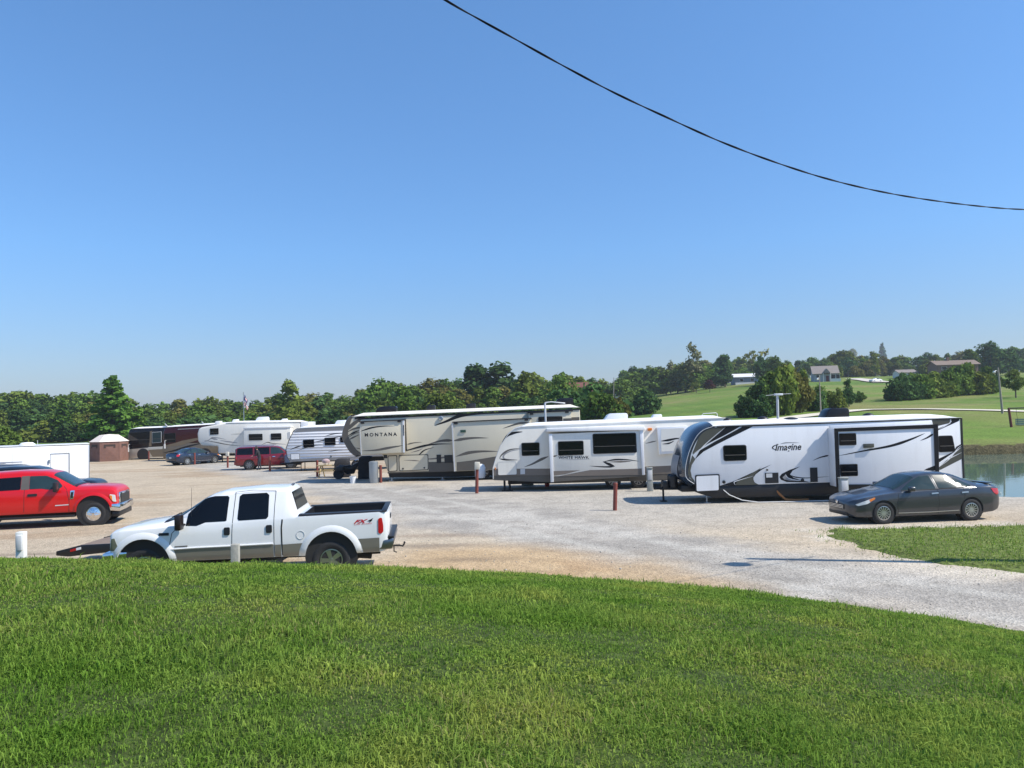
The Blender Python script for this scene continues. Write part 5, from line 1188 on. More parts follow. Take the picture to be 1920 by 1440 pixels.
nz = fbm(Xg*.05, Yg*.05, 61, 5); nz2 = fbm(Xg*.012, Yg*.03, 62, 4); nz3 = fbm(Xg*.4, Yg*.4, 63, 4)
mc = np.zeros_like(c); mc[:] = (.125, .195, .033); mc = mixc(mc, (.165, .20, .048), sstep(.42, .62, nz)); mc = mixc(mc, (.10, .17, .028), sstep(.5, .66, nz2)); mc = mixc(mc, (.24, .20, .09), .45*sstep(.53, .66, fbm(Xg*.07, Yg*.14, 66, 5)))
mc *= (.82+.38*nz3)[..., None]; mc *= (1+.07*np.sin(Xg*1.5+2.2*fbm(Xg*.05, Yg*.05, 68))*sstep(.3, .6, fbm(Xg*.02, Yg*.02, 69)))[..., None]
c = np.where(mead[..., None], mc, c)
# eroded earth bank round the far side of the pond
bank = (sp < .42+1.2*(nz3-.45)) & (Yg > 38)
c = np.where(bank[..., None], np.array((.08, .07, .038))*(.5+1.0*nz3)[..., None], c)
c = np.where((mead & (sp > .6) & (sp < 2.5))[..., None], mixc(c, (.15, .13, .05), sstep(2.5, .6, sp)*.6), c)
sv = poly_sd(Xg, Yg, VERGE); c = np.where((sv > -.6)[..., None], np.array((.13, .165, .045))*(.75+.5*nz3)[..., None], c)
lotty = (~lawn) & (~mead) & (sv <= -.6); c = np.where(lotty[..., None], np.array((.40, .34, .26)), c)
gm = grid_mesh("ground", Xg, Yg, Zg, c); tag(obj("ground", gm, M['turf']), kind="structure")
# gravel lot and road
xs = np.concatenate([np.arange(-75, -14, .7), np.arange(-14, 20, .16), np.arange(20, 56, .6)]); ys = np.concatenate([np.arange(7, 36, .16), np.arange(36, 100, .6)])
Yl, Xl = np.meshgrid(ys, xs, indexing='ij'); Zl = lotz(Xl, Yl); ul = Xl/Yl; spl = pond_sd(Xl, Yl)
n1 = fbm(Xl*.12, Yl*.12, 71, 5); n2 = fbm(Xl*.6, Yl*.6, 72, 5); n3 = fbm(Xl*2.2, Yl*2.2, 73, 4); n4 = fbm(Xl*.10, Yl*.5, 74, 5)
RD = [(-26, 70), (-16, 54), (-10.5, 45), (-5.5, 36.5), (-1.0, 28.5), (3.3, 20.8), (5.4, 17.4), (8.0, 14.2), (12, 10.5), (20, 5)]
rd = np.full(Xl.shape, 1e9)
for (ax, ay), (bx, by) in zip(RD, RD[1:]):
    ex, ey = bx-ax, by-ay; t = np.clip(((Xl-ax)*ex+(Yl-ay)*ey)/(ex*ex+ey*ey), 0, 1); rd = np.minimum(rd, np.hypot(Xl-ax-t*ex, Yl-ay-t*ey))
road = sstep(3.6, 1.6, rd+(n2-.47)*2.6)
right = sstep(-6, 4, Xl-(-4.5+.35*(45-Yl)*0)+(n1-.47)*8)*sstep(22, 30, Yl+(n1-.5)*6)
cl = np.zeros(Xl.shape+(3,)); cl[:] = (.43, .355, .26)                           # dry dirt
cl = mixc(cl, (.47, .39, .285), sstep(.42, .6, n1)); cl = mixc(cl, (.33, .24, .155), .6*sstep(.52, .66, n4))
cl = mixc(cl, (.395, .366, .318), right*.9); cl = mixc(cl, (.365, .338, .295), road*.92)
cl = mixc(cl, (.44, .41, .36), road*sstep(.5, .64, n2)*.8); cl = mixc(cl, (.285, .265, .235), road*sstep(.52, .42, n2)*.55)
tr_ = np.abs(np.abs(rd)-.95); cl = mixc(cl, (.44, .415, .365), road*sstep(.42, .1, tr_)*.6)
le = np.interp(np.clip(ul, -1.6, 1.6), LU, LT); eo = Yl-le
orange = sstep(5.2, 2.0, eo+(n2-.47)*3+2.2*sstep(-.12, -.3, ul)+np.clip((ul-.08)*14, -1, 4))*sstep(-.2, -.1, ul)
cl = mixc(cl, (.43, .30, .165), orange*.8); cl = mixc(cl, (.34, .22, .12), orange*.5*sstep(.5, .64, n2))
# oily and damp stains near the tail of the white truck
for sx, sy, a, b, k in ((-2.3, 21.8, 1.6, .5, .55), (-1.2, 19.2, 1.2, .35, .5), (-1.9, 24, 1.3, .4, .35), (-8.4, 24.6, 1.8, .35, .5), (-13, 22.2, 2.6, .3, .6), (-11, 21.0, 2.4, .25, .5)):
    cl = mixc(cl, (.13, .10, .075), k*np.exp(-(((Xl-sx)/a)**2+((Yl-sy)/b)**2))*(.5+n3))
vg = poly_sd(Xl, Yl, VERGE); cl = mixc(cl, (.52, .47, .39), sstep(-1.8, -.4, vg)*sstep(.4, .55, n2)*.7)
cl *= (.80+.42*n3)[..., None]
cl = np.where((spl < -.1)[..., None], cl*.4, cl)
keep = (Yl < lot_far(ul)+2.5) & (spl > -2.6)
lot = grid_mesh("gravel_lot", Xl, Yl, Zl, cl, keep); tag(obj("gravel_lot", lot, M['gravel']), kind="structure")
# loose stones lying on the road and lot
rs = np.random.default_rng(17); ns = 11000; sxx = rs.uniform(-9, 15, ns); syy = rs.uniform(12.5, 34, ns); kk = (syy > np.interp(np.clip(sxx/syy, -1.6, 1.6), LU, LT)+.3) & (poly_sd(sxx, syy, VERGE) < -.2) & (np.abs(sxx/syy) < .72); sxx, syy = sxx[kk], syy[kk]
ns = len(sxx); ss = .0075*np.exp(rs.normal(0, .45, ns)); ov = np.array([(1, 0, 0), (0, 1, 0), (-1, 0, 0), (0, -1, 0), (.1, .1, .8), (0, 0, -.6)]); SV = ov[None]*ss[:, None, None]*rs.uniform(.6, 1.4, (ns, 6, 3))+np.stack([sxx, syy, lotz(sxx, syy)+ss*.3], 1)[:, None]
SF = np.array([(0, 1, 4), (1, 2, 4), (2, 3, 4), (3, 0, 4), (1, 0, 5), (2, 1, 5), (3, 2, 5), (0, 3, 5)]); SF = (np.arange(ns)[:, None, None]*6+SF[None]).reshape(-1, 3)
tag(obj("loose_stones", fast_mesh("loose_stones", SV.reshape(-1, 3), None, None, SF, (), False), pm("limestone_chips", (.40, .37, .33), .95, var=.3, scale=30)), kind="stuff")
# pond
th = np.linspace(0, 2*np.pi, 97)[:-1]; ct, st = np.cos(th), np.sin(th)
px_ = PCX+(PA+1.6)*np.sign(ct)*np.abs(ct)**.5; py_ = PCY+(PB+1.6)*np.sign(st)*np.abs(st)**.5
pm_ = bpy.data.meshes.new("pond"); pm_.from_pydata([(a, b, WATER_Z) for a, b in zip(px_, py_)], [], [tuple(range(96))]); tag(obj("pond", pm_, M['water']), kind="structure")
# pale gravel track across the meadow
def strip(name, pts, hw, mat, up=.09):
    c_ = catmull([(hit(x, y).x, hit(x, y).y) for x, y in pts], 10); v = []; f = []
    for i, p in enumerate(c_):
        d_ = (c_[min(i+1, len(c_)-1)]-c_[max(i-1, 0)]).normalized(); nn = Vector((-d_.y, d_.x))*hw
        for q in (p+nn, p-nn): v.append((q.x, q.y, max(T1(q.x, q.y), T1(p.x, p.y))+up))
    return tag(obj(name, MB().add(v, [(2*i, 2*i+1, 2*i+3, 2*i+2) for i in range(len(c_)-1)]).mesh(name), mat), kind="structure")
trk = pm("pale_track_gravel", (.62, .57, .46), .95, var=.12)
strip("gravel_track", [(1300, 801.5), (1390, 795), (1470, 785.5), (1540, 777), (1605, 770.2), (1660, 768.6), (1740, 768), (1830, 769.5), (1920, 772), (1990, 774)], 1.7, trk)
strip("driveway", [(1600, 711), (1620, 713), (1640, 716), (1655, 718)], 3.0, M['concrete'], .3)

# ------------------------------------------------------------ grass blades
def blades(name, x, y, z, h, wd, dry, seed):
    r_ = np.random.default_rng(seed); N = len(x); a = r_.uniform(0, 2*np.pi, N); b = r_.uniform(0, 2*np.pi, N); lean = r_.uniform(.1, 1.7, N)*h
    sx, sy = np.cos(a)*wd*.5, np.sin(a)*wd*.5; lx, ly = np.cos(b)*lean, np.sin(b)*lean; V = np.zeros((N, 5, 3))
    V[:, 0] = np.stack([x-sx, y-sy, z-.01], 1); V[:, 1] = np.stack([x+sx, y+sy, z-.01], 1)
    V[:, 2] = np.stack([x-sx*.8+lx*.3, y-sy*.8+ly*.3, z+h*.6], 1); V[:, 3] = np.stack([x+sx*.8+lx*.3, y+sy*.8+ly*.3, z+h*.6], 1)
    V[:, 4] = np.stack([x+lx, y+ly, z+np.maximum(h*.95-lean*.38, h*.25)], 1)
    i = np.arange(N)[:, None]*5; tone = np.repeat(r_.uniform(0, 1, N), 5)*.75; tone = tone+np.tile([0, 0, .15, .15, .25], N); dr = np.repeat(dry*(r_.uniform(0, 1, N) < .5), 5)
    me = fast_mesh(name, V.reshape(-1, 3), i+np.array([[0, 1, 3, 2]]), None, i+np.array([[2, 3, 4]]), (("tone", tone), ("dry", dr)), False)
    return tag(obj(name, me, M['blade']), kind="stuff")
def scatter(n, d0, d1, um, rg):
    d = np.sqrt(rg.uniform(d0*d0, d1*d1, n)); u = rg.uniform(-um, um, n); return u*d, d
rg = np.random.default_rng(5); XX = []; HH = []
for d0, d1, den, hh, ww in ((2.9, 5, 10500, .031, .0052), (5, 8, 6000, .033, .0068), (8, 12, 3100, .036, .0092), (12, 18.2, 1700, .044, .012)):
    x, y = scatter(int(den*.74*(d1*d1-d0*d0)), d0, d1, .74, rg); u = x/y
    edge = lawn_edge(u)+(fbm(x*.9, y*.9, 21)-.47)*.7*sstep(-.25, 0, u); k = y < edge-.02+.30*rg.uniform(0, 1, len(x))**3; x, y, edge = x[k], y[k], edge[k]
    k = rg.uniform(0, 1, len(x)) < .42+.9*sstep(.36, .6, fbm(x*3.1, y*3.1, 87, 3)); x, y = x[k], y[k]
    pn = fbm(x*1.1, y*1.1, 81, 4); pn2 = fbm(x*.45, y*.45, 82, 4)
    h = hh*(.45+1.15*sstep(.3, .65, pn))*np.exp(rg.normal(0, .35, len(x)))*(.8+.5*pn2); w_ = ww*np.exp(rg.normal(0, .3, len(x)))
    br = rg.uniform(0, 1, len(x)) < .45*sstep(.46, .58, fbm(x*1.7, y*1.7, 88, 3)); w_ = np.where(br, w_*2.4, w_); h = np.where(br, h*.6, h)   # broad-leaved weeds
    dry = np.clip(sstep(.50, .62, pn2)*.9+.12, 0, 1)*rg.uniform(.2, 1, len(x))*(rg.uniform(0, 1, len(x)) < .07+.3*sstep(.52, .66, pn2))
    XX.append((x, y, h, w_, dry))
x, y, h, w_, dry = [np.concatenate(q) for q in zip(*XX)]
blades("lawn_grass", x, y, np.maximum(terrain(x, y), lotz(x, y)), h, w_, dry, 3)
n = 60000; x = rg.uniform(8, 26, n); y = rg.uniform(11, 23.5, n); k = (poly_sd(x, y, VERGE)+(fbm(x*1.3, y*1.3, 33)-.47)*1.0 > .15-1.0*rg.uniform(0, 1, n)**5) & (x/y < .8); x, y = x[k], y[k]
pn = fbm(x*.8, y*.8, 91, 4); dry = rg.uniform(0, 1, len(x))*(rg.uniform(0, 1, len(x)) < .2+.5*sstep(.42, .6, pn)); kk = rg.uniform(0, 1, len(x)) < .6+.9*pn; x, y, pn, dry = x[kk], y[kk], pn[kk], dry[kk]
blades("verge_grass", x, y, np.maximum(terrain(x, y), lotz(x, y)), .055*np.exp(rg.normal(0, .4, len(x)))*(.6+.9*pn), .014*np.exp(rg.normal(0, .3, len(x))), dry, 4)

# ------------------------------------------------------------ trees
def leaves(seed, lobes, n, size, squash=1.0, shell=.45, droop=0):
    """leaf-clump faces spread through a set of lobes (cx,cy,cz,rx,rz)"""
    r_ = np.random.default_rng(seed); Lb = np.array(lobes, float); wt = Lb[:, 3]**2; k = r_.choice(len(Lb), n, p=wt/wt.sum())
    d = r_.normal(size=(n, 3)); d[:, 2] += .15; d /= np.linalg.norm(d, axis=1)[:, None]
    rad = 1-shell*r_.uniform(0, 1, n)**1.8; rad *= 1+.10*r_.normal(size=n)
    rx = Lb[k, 3]*rad; rz = Lb[k, 4]*rad; P = Lb[k, :3]+d*np.stack([rx, rx, rz], 1)
    keep = P[:, 2] > .12; P, d, k = P[keep], d[keep], k[keep]; n = len(P)
    nn = d*.7+r_.normal(size=(n, 3))*.55+np.array([0, 0, .35-droop]); nn /= np.linalg.norm(nn, axis=1)[:, None]
    t = np.cross(nn, r_.normal(size=(n, 3))); t /= np.linalg.norm(t, axis=1)[:, None]; b = np.cross(nn, t)
    s = size*np.exp(r_.normal(0, .35, n))[:, None]; V = np.zeros((n, 4, 3))
    V[:, 0] = P-t*s*.5-b*s*.25; V[:, 1] = P+t*s*.25-b*s*.5; V[:, 2] = P+t*s*.55+b*s*.2; V[:, 3] = P-t*s*.2+b*s*.5
    lt = r_.uniform(-.18, .18, len(Lb)); tone = np.clip(.45+.22*r_.normal(size=n)+lt[k], 0, 1)
    return fast_mesh("crown", V.reshape(-1, 3), np.arange(n*4).reshape(-1, 4), None, None, (("tone", np.repeat(tone, 4)),), False)
def broad(seed, h=10, w_=7, nl=16, base=.22, n=2600, size=.42, top=.5):
    r_ = random.Random(seed); lobes = []
    for i in range(nl):
        t = r_.random(); z = h*(base+(1-base)*t*.86); prof = math.sin(math.pi*min(1, max(.12, (t*.86+.14))))**.6
        rr = w_*.5*prof*r_.uniform(.25, .78); a = r_.uniform(0, 2*math.pi); s = r_.uniform(.15, .27)*w_*(1-.25*t); lobes.append((rr*math.cos(a), rr*math.sin(a), z, s, s*r_.uniform(.65, .95)))
    lobes.append((0, 0, h*.55, w_*.3, h*.26)); lobes.append((r_.uniform(-.5, .5), 0, h*.86, w_*.17, h*.12))
    tb = MB(); pth = [(0, 0, -.4), (.05, 0, h*.2), (.1, .08, h*.5), (.05, 0, h*.85)]; tb.tube(pth, [h*.026, h*.019, h*.012, h*.004], 8)
    for lb in lobes[:9]: tb.tube([(.05, 0, max(h*.18, lb[2]*.55)), (lb[0]*.5, lb[1]*.5, lb[2]*.8), lb[:3]], [h*.009, h*.006, h*.002], 5)
    return leaves(seed, lobes, n, size), tb.mesh("trunk")
def conifer(seed, h=14, w_=9, n=4200, size=.5):
    r_ = random.Random(seed); lobes = []
    for i in range(52):
        t = (i+.5)/52; z = h*(.07+.90*t); rr = w_*.5*(1-t)**.75*r_.uniform(.6, 1.0); a = i*2.4+r_.uniform(-.4, .4); s = max(.35, w_*.15*(1-t*.72)); lobes.append((rr*.75*math.cos(a), rr*.75*math.sin(a), z, s, s*.5))
    lobes.append((0, 0, h*.4, w_*.16, h*.32))
    tb = MB().tube([(0, 0, -.4), (0, 0, h*.5), (0, 0, h*1.0)], [h*.022, h*.013, .02], 8)
    for lb in lobes[::3]: tb.tube([(0, 0, lb[2]-.3), lb[:3]], [.06, .02], 5)
    return leaves(seed, lobes, n, size, droop=.1), tb.mesh("trunk")
def bush(seed, h=5, w_=7, n=2400, size=.4, nl=14):
    r_ = random.Random(seed); lobes = []
    for i in range(nl):
        t = r_.random(); a = r_.uniform(0, 2*math.pi); rr = w_*.5*math.sqrt(r_.random())*.78; z = h*(.12+.75*t*(1-(rr/(w_*.5))**2*.6)); s = r_.uniform(.12, .22)*w_; lobes.append((rr*math.cos(a), rr*math.sin(a), z, s, s*.8))
    lobes.append((0, 0, h*.35, w_*.36, h*.4))
    tb = MB()
    for i in range(5): a = i*1.3; tb.tube([(.1*math.cos(a), .1*math.sin(a), -.3), (.5*math.cos(a), .5*math.sin(a), h*.3), lobes[i][:3]], [.09, .06, .02], 5)
    return leaves(seed, lobes, n, size), tb.mesh("trunk")
def bare(seed, h=14, w_=9, n=750):
    r_ = random.Random(seed); tb = MB(); tips = []
    def grow(p, d_, l_, r0_, lv):
        q = p+d_*l_; tb.tube([p, p+d_*l_*.5+Vector((r_.uniform(-.1, .1), r_.uniform(-.1, .1), 0))*l_*.4, q], [r0_, r0_*.8, r0_*.6], 5)
        if lv == 0: tips.append((q.x, q.y, q.z, l_*.55, l_*.5)); return
        for k in range(3 if lv > 1 else 4):
            e_ = (d_+Vector((r_.uniform(-.7, .7), r_.uniform(-.7, .7), r_.uniform(-.05, .5)))).normalized(); grow(q, e_, l_*r_.uniform(.6, .8), r0_*.6, lv-1)
    grow(Vector((0, 0, -.3)), Vector((0, 0, 1)), h*.30, h*.02, 3)
    return leaves(seed, tips, n, .5, shell=.9), tb.mesh("trunk")
PROTO = dict(p=[broad(61, 10, 4.6, 22, .22, 1000, .36), broad(62, 10, 5.6, 20, .2, 1150, .36)], b=[broad(s, 10, w_, nl, ba) for s, w_, nl, ba in ((1, 7.5, 17, .16), (2, 6.5, 15, .12), (3, 8.5, 20, .14), (4, 5.6, 14, .10), (5, 7.2, 22, .2), (6, 9.5, 18, .14))],
             c=[conifer(21)], u=[bush(31), bush(32, 5, 8.5, 2600, .42, 18), bush(33, 5, 5.5, 2000, .36, 12)], t=[bare(41), bare(42, n=260)], s=[broad(51, 10, 8.5, 16, .34, 1800), broad(52, 10, 7.5, 14, .36, 1700)])
PH = {}
for k_, v_ in PROTO.items():
    for cm_, tm_ in v_:
        co_ = np.empty(len(cm_.vertices)*3, np.float32); cm_.vertices.foreach_get("co", co_); PH[cm_.name] = float(np.percentile(co_[2::3], 99.3))
def tree(kind, idx, px, base, top_py, leaf, label, cat="tree", group=None, name=None, wscale=1.0, rot=None, wpx=None):
    """base: ground point; height from the photo row of its top"""
    cm, tm = PROTO[kind][idx % len(PROTO[kind])]
    H = max(.8, at_py(px, top_py, base.y).z-base.z); s = H/PH[cm.name]
    nm = name or {'b': 'broadleaf_tree', 'p': 'thin_crowned_tree', 'c': 'conifer_tree', 'u': 'bush', 't': 'thin_tree', 's': 'shade_tree'}[kind]
    o = thing(nm, label, cat, base, random.uniform(0, 6.28) if rot is None else rot, group); sx = s*wscale; o.scale = (sx, sx, s)
    c_ = obj("crown", cm, LEAF['mid'], o); c_.material_slots[0].link = 'OBJECT'; c_.material_slots[0].material = LEAF[leaf]
    t_ = obj("trunk", tm, M['trunk'], o); return o
for k, v in PROTO.items():
    for cm, tm in v: cm.materials.append(LEAF['mid']); tm.materials.append(M['trunk'])
# skyline of the wood, photo column -> row of the tops
SKX = [-120, 0, 30, 60, 100, 150, 200, 250, 300, 350, 400, 440, 480, 520, 546, 575, 600, 650, 690, 712, 740, 780, 850, 900, 940, 985, 1020, 1060, 1100, 1140, 1180, 1215]
SKY = [742, 739, 734, 737, 744, 740, 742, 750, 756, 744, 746, 757, 747, 744, 736, 742, 732, 742, 728, 716, 722, 718, 716, 716, 706, 702, 716, 706, 714, 714, 706, 700]
kinds = [('mid', "mid-green"), ('mid', "mid-green"), ('deep', "dark green"), ('olive', "olive green"), ('mid', "mid-green"), ('rust', "rusty yellow-green"), ('olive', "olive green")]
rt = random.Random(99)
def wood(x0, x1, step, dfun, dy, gname, where, sx=SKX, sy=SKY, bushy=.0, dj=12):
    x = x0; i = 0
    while x < x1:
        px = x+rt.uniform(-.3, .3)*step; d = dfun(px)+rt.uniform(-dj, dj); b = at_depth(px, d); lf_, nm = rt.choice(kinds)
        top_ = np.interp(px, sx, sy)+dy+rt.uniform(-4, 6)
        tree('b', rt.randrange(6), px, b, top_, lf_, f"{nm} tree {where}", group=gname, wscale=rt.uniform(1.1, 1.6)); x += step*rt.uniform(.8, 1.2); i += 1
wood(-130, 1190, 27, lambda p: np.interp(p, [0, 600, 900, 1200], [236, 230, 215, 260]), 0, "back row of the wood", "in the back row of the wood behind the campers")
wood(-130, 1130, 30, lambda p: np.interp(p, [0, 600, 900, 1200], [202, 190, 178, 190]), 16, "middle row of the wood", "in the middle row of the wood behind the campers")
wood(-130, 1110, 34, lambda p: np.interp(p, [0, 600, 900, 1200], [184, 168, 150, 150]), 36, "front row of the wood", "in the front row of the wood just behind the campers", dj=8)
x = -130
while x < 1120:
    d = np.interp(x, [0, 600, 900, 1200], [178, 150, 128, 122])+rt.uniform(-4, 4)
    if not (0 < x < 168 and False): tree('u', rt.randrange(3), x, at_depth(x, d), np.interp(x, [0, 500, 900, 1100], [792, 782, 766, 762])+rt.uniform(-6, 12), rt.choice(['mid', 'deep', 'olive', 'deep']), "green bush at the foot of the wood behind the campers", "bush", "undergrowth along the wood", wscale=rt.uniform(1, 1.5))
    x += 34*rt.uniform(.8, 1.2)
# named trees on the left and centre
def TR(kind, idx, px, d, top_, leaf, label, **k): return tree(kind, idx, px, at_depth(px, d), top_, leaf, label, **k)
TR('c', 0, 212, 150, 711, 'pine', "large bright green pine rising above the wood behind the tent", wscale=1.6)
TR('c', 0, 118, 170, 752, 'pine', "smaller pine left of the large bright green one", wscale=1.1); TR('c', 0, 262, 152, 765, 'pine', "low spreading pine right of the large bright green one", wscale=1.2)
TR('u', 0, 8, 120, 800, 'mid', "sunlit green bush cut by the left frame edge above the cargo trailer", cat="bush")
TR('b', 3, 546, 165, 716, 'olive', "dense narrow tree standing tall behind the older white fifth wheel", wscale=1.15)
TR('b', 5, 712, 175, 713, 'mid', "flat-topped tree poking above the wood over the tan camper's nose")
TR('b', 1, 893, 200, 686, 'deep', "left one of two tall dark trees above the tan camper", wscale=1.35); TR('b', 3, 944, 200, 683, 'deep', "right one of two tall dark trees above the tan camper", wscale=1.6)
TR('b', 0, 985, 170, 700, 'olive', "broad olive tree right of the two tall dark trees"); TR('b', 2, 1052, 165, 703, 'mid', "rounded tree above the rear of the tan camper")
TR('b', 2, 820, 140, 738, 'olive', "yellow-green bushy tree above the tan camper's roof vents", wscale=1.25); TR('b', 0, 760, 138, 728, 'mid', "bright green tree above the front of the tan camper's roof", wscale=1.2)
TR('u', 1, 1108, 118, 722, 'deep', "large dark bush filling the gap right of the tan camper", cat="bush", wscale=1.0); TR('u', 0, 1128, 110, 740, 'mid', "green bush in the gap right of the tan camper", cat="bush", wscale=.9); TR('u', 2, 1150, 115, 748, 'rust', "rust-tinged bush beside the meadow", cat="bush")
# meadow and ridge on the right
def TH(kind, idx, px, py, top_, leaf, label, **k): return tree(kind, idx, px, hit(px, py), top_, leaf, label, **k)
TH('u', 0, 1202, 777, 738, 'deep', "dark bush alone at the foot of the meadow, left lobe", cat="bush", wscale=.9); TH('u', 2, 1218, 776, 731, 'deep', "dark upright bush alone at the foot of the meadow", cat="bush", wscale=.95)
TH('s', 0, 1284, 737, 706, 'deep', "small dark green tree on the meadow, left of the maroon one"); TH('s', 1, 1306, 737, 710, 'olive', "small grey-green tree beside the maroon one"); TH('s', 0, 1331, 736, 712, 'maroon', "small maroon-leaved tree on the meadow")
TH('c', 0, 1166, 741, 704, 'deep', "dark cone-shaped tree at the left end of the meadow", wscale=1.3)
RX = [1170, 1200, 1240, 1260, 1300, 1335, 1360, 1400, 1440, 1470, 1500, 1530, 1560, 1600, 1630, 1660, 1700, 1740, 1780, 1820, 1860, 1900, 1960, 2020]
RY = [702, 692, 688, 688, 676, 678, 676, 676, 674, 676, 678, 672, 670, 662, 666, 666, 672, 668, 668, 664, 660, 656, 660, 664]
wood(1175, 2010, 17, lambda p: 395, -3, "ridge trees", "on the skyline of the right-hand ridge", RX, RY, dj=14)
wood(1178, 1345, 19, lambda p: 285, 4, "trees at the top left of the meadow", "along the top left edge of the meadow", RX, RY, dj=6)
wood(1180, 1520, 25, lambda p: np.interp(p, [1200, 1500], [318, 352]), 14, "trees behind the meadow", "behind the top of the meadow", RX, RY, dj=6)
wood(1590, 1760, 17, lambda p: 372, 10, "trees beside the grey house", "behind the lawn beside the grey house", RX, RY, dj=6)
x = 1180
while x < 2010:
    TR('u', rt.randrange(3), x, 385+rt.uniform(-6, 6), np.interp(x, RX, RY)+rt.uniform(22, 34), rt.choice(['mid', 'deep', 'olive']), "green bush filling under the trees of the right-hand ridge", cat="bush", group="ridge undergrowth", wscale=1.5); x += 30
TH('p', 0, 1301, 735, 646, 'pale', "tall pale thin-leaved tree on the ridge"); TH('p', 1, 1600, 706, 657, 'pale', "pale thin-crowned tree behind the wide brownish bush"); TH('p', 1, 1642, 706, 664, 'olive', "thin-crowned olive tree left of the narrow conifer"); TH('p', 0, 1258, 738, 678, 'pale', "smaller pale thin tree left of the tall pale one"); TH('b', 1, 1360, 726, 666, 'deep', "large dark round tree on the ridge beside the long low house", wscale=1.1)
TH('b', 0, 1428, 722, 669, 'deep', "left of two big dark trees right of the long low house"); TH('b', 2, 1455, 722, 670, 'mid', "right of two big dark trees right of the long low house"); TH('t', 1, 1424, 716, 655, 'rust', "nearly leafless tree above the two big dark trees")
TH('c', 0, 1656, 702, 648, 'deep', "narrow conifer rising above the ridge trees", wscale=.7)
for px, py, tp, lf_, k in ((1398, 783, 744, 'deep', 0), (1425, 782, 742, 'deep', 1), (1440, 779, 716, 'mid', 1), (1470, 778, 690, 'olive', 0), (1500, 774, 700, 'rust', 2), (1532, 771, 737, 'deep', 0), (1562, 767, 735, 'olive', 1), (1580, 764, 733, 'deep', 2)):
    TH('u', k, px, py, tp, lf_, "bush in the big dark thicket between meadow and track", cat="bush", group="thicket beside the meadow", wscale=.5 if tp < 720 else .8)
TH('b', 4, 1478, 775, 686, 'rust', "tall rusty-green tree at the heart of the thicket", wscale=1.2); TH('b', 1, 1452, 777, 698, 'mid', "green tree on the left of the thicket", wscale=1.3); TH('b', 5, 1428, 780, 716, 'deep', "dark spreading tree at the left shoulder of the thicket", wscale=1.0); TH('b', 2, 1536, 770, 724, 'mid', "low green tree below the grey house in the thicket", wscale=.9); TH('b', 0, 1572, 766, 728, 'olive', "low olive tree in the right half of the thicket", wscale=.9); TH('b', 3, 1507, 772, 694, 'olive', "olive tree in front of the grey house's left end", wscale=.8)
TH('b', 3, 1592, 762, 712, 'deep', "slender dark tree at the right end of the thicket", wscale=.9); TH('u', 2, 1612, 755, 734, 'mid', "small bright bush at the right tip of the thicket", cat="bush", wscale=.8)
for px, py, tp, lf_, k in ((1678, 752, 716, 'deep', 0), (1700, 750, 706, 'deep', 1), (1728, 748, 702, 'mid', 0), (1750, 746, 699, 'olive', 1), (1775, 744, 692, 'mid', 2), (1798, 742, 686, 'mid', 0), (1818, 740, 683, 'olive', 1), (1842, 738, 690, 'mid', 1), (1864, 735, 703, 'deep', 2)):
    TH('u', k, px, py, tp, lf_, "bush in the long hedge below the brown house", cat="bush", group="hedge below the brown house", wscale=.8)
TH('b', 1, 1695, 748, 700, 'deep', "dark tree at the left end of the hedge below the brown house", wscale=1.1)
for px, tp, lf_, k in ((1822, 656, 'mid', 1), (1862, 643, 'deep', 2), (1895, 655, 'deep', 5)): TR('b', k, px, 300, tp, lf_, {1822: "bright green tree right of the brown house", 1862: "biggest dark tree on the right-hand ridge", 1895: "dark tree at the right frame edge on the ridge"}[px], wscale=1.15)
for px, tp in ((1885, 712), (1915, 715), (1950, 712)): TR('u', 1, px, 215, tp, 'deep', "dark bush behind the lone tree at the right edge", cat="bush", group="bushes behind the lone tree", wscale=1.1)
TH('s', 1, 1905, 746, 694, 'olive', "small lone tree on the bank at the right edge", wscale=1.15)
TR('u', 0, 1570, 338, 684, 'olive', "rounded grey-brown bush at the right gable of the grey house", cat="bush", wscale=.8); TR('u', 1, 1608, 345, 686, 'rust', "wide brownish bush right of the grey house", cat="bush", wscale=.9)
TR('u', 1, 1745, 300, 682, 'olive', "bush at the left of the brown house", cat="bush")
# ------------------------------------------------------------ hookup posts and pedestals
def post(px, pyb, pyt, label, boxed=None, lean=0):
    b = on_lot(px, pyb); H = at_py(px, pyt, b.y).z-b.z; t = thing("marker_post", label, "post", b, random.uniform(0, 6), "red-brown pipe posts along the sites")
    MB().lathe([(.075, -.3), (.075, H-.02), (.06, H), (.001, H+.005)], (0, 0, 0), 14, 'z').build("pipe", M['rust'], t); t.rotation_euler = (0, R(lean), 0)
    if boxed:
        t.rotation_euler = (0, R(lean), 0); MB().box(-.11, .13, -.16, .02, H-.22, H+.12).build("socket_box", M[boxed], t, bevel=.02)
    return t
post(1153, 957, 905, "red-brown pipe post on open gravel nearest the viewer, left of the nearest camper", lean=3)
post(894, 925, 871, "red-brown pipe post topped by a beige box, at the nose of the off-white camper", 'beigebox', 2)
post(714, 905, 872, "red-brown pipe post in the shadow under the tan camper's nose beside the grey bin")
post(595, 894, 863, "red-brown pipe post beside the picnic table")
post(506, 884, 856, "red-brown pipe post in front of the dark red car's doors"); post(427, 877, 850, "red-brown pipe post with a small box at the tail of the dark red car", 'beigebox')
post(365, 871, 849, "red-brown pipe post by the rear wheel of the navy sedan"); post(279, 863, 846, "red-brown pipe post by the wheel of the black and silver coach"); post(247, 861, 846, "red-brown pipe post at the nose of the black and silver coach")
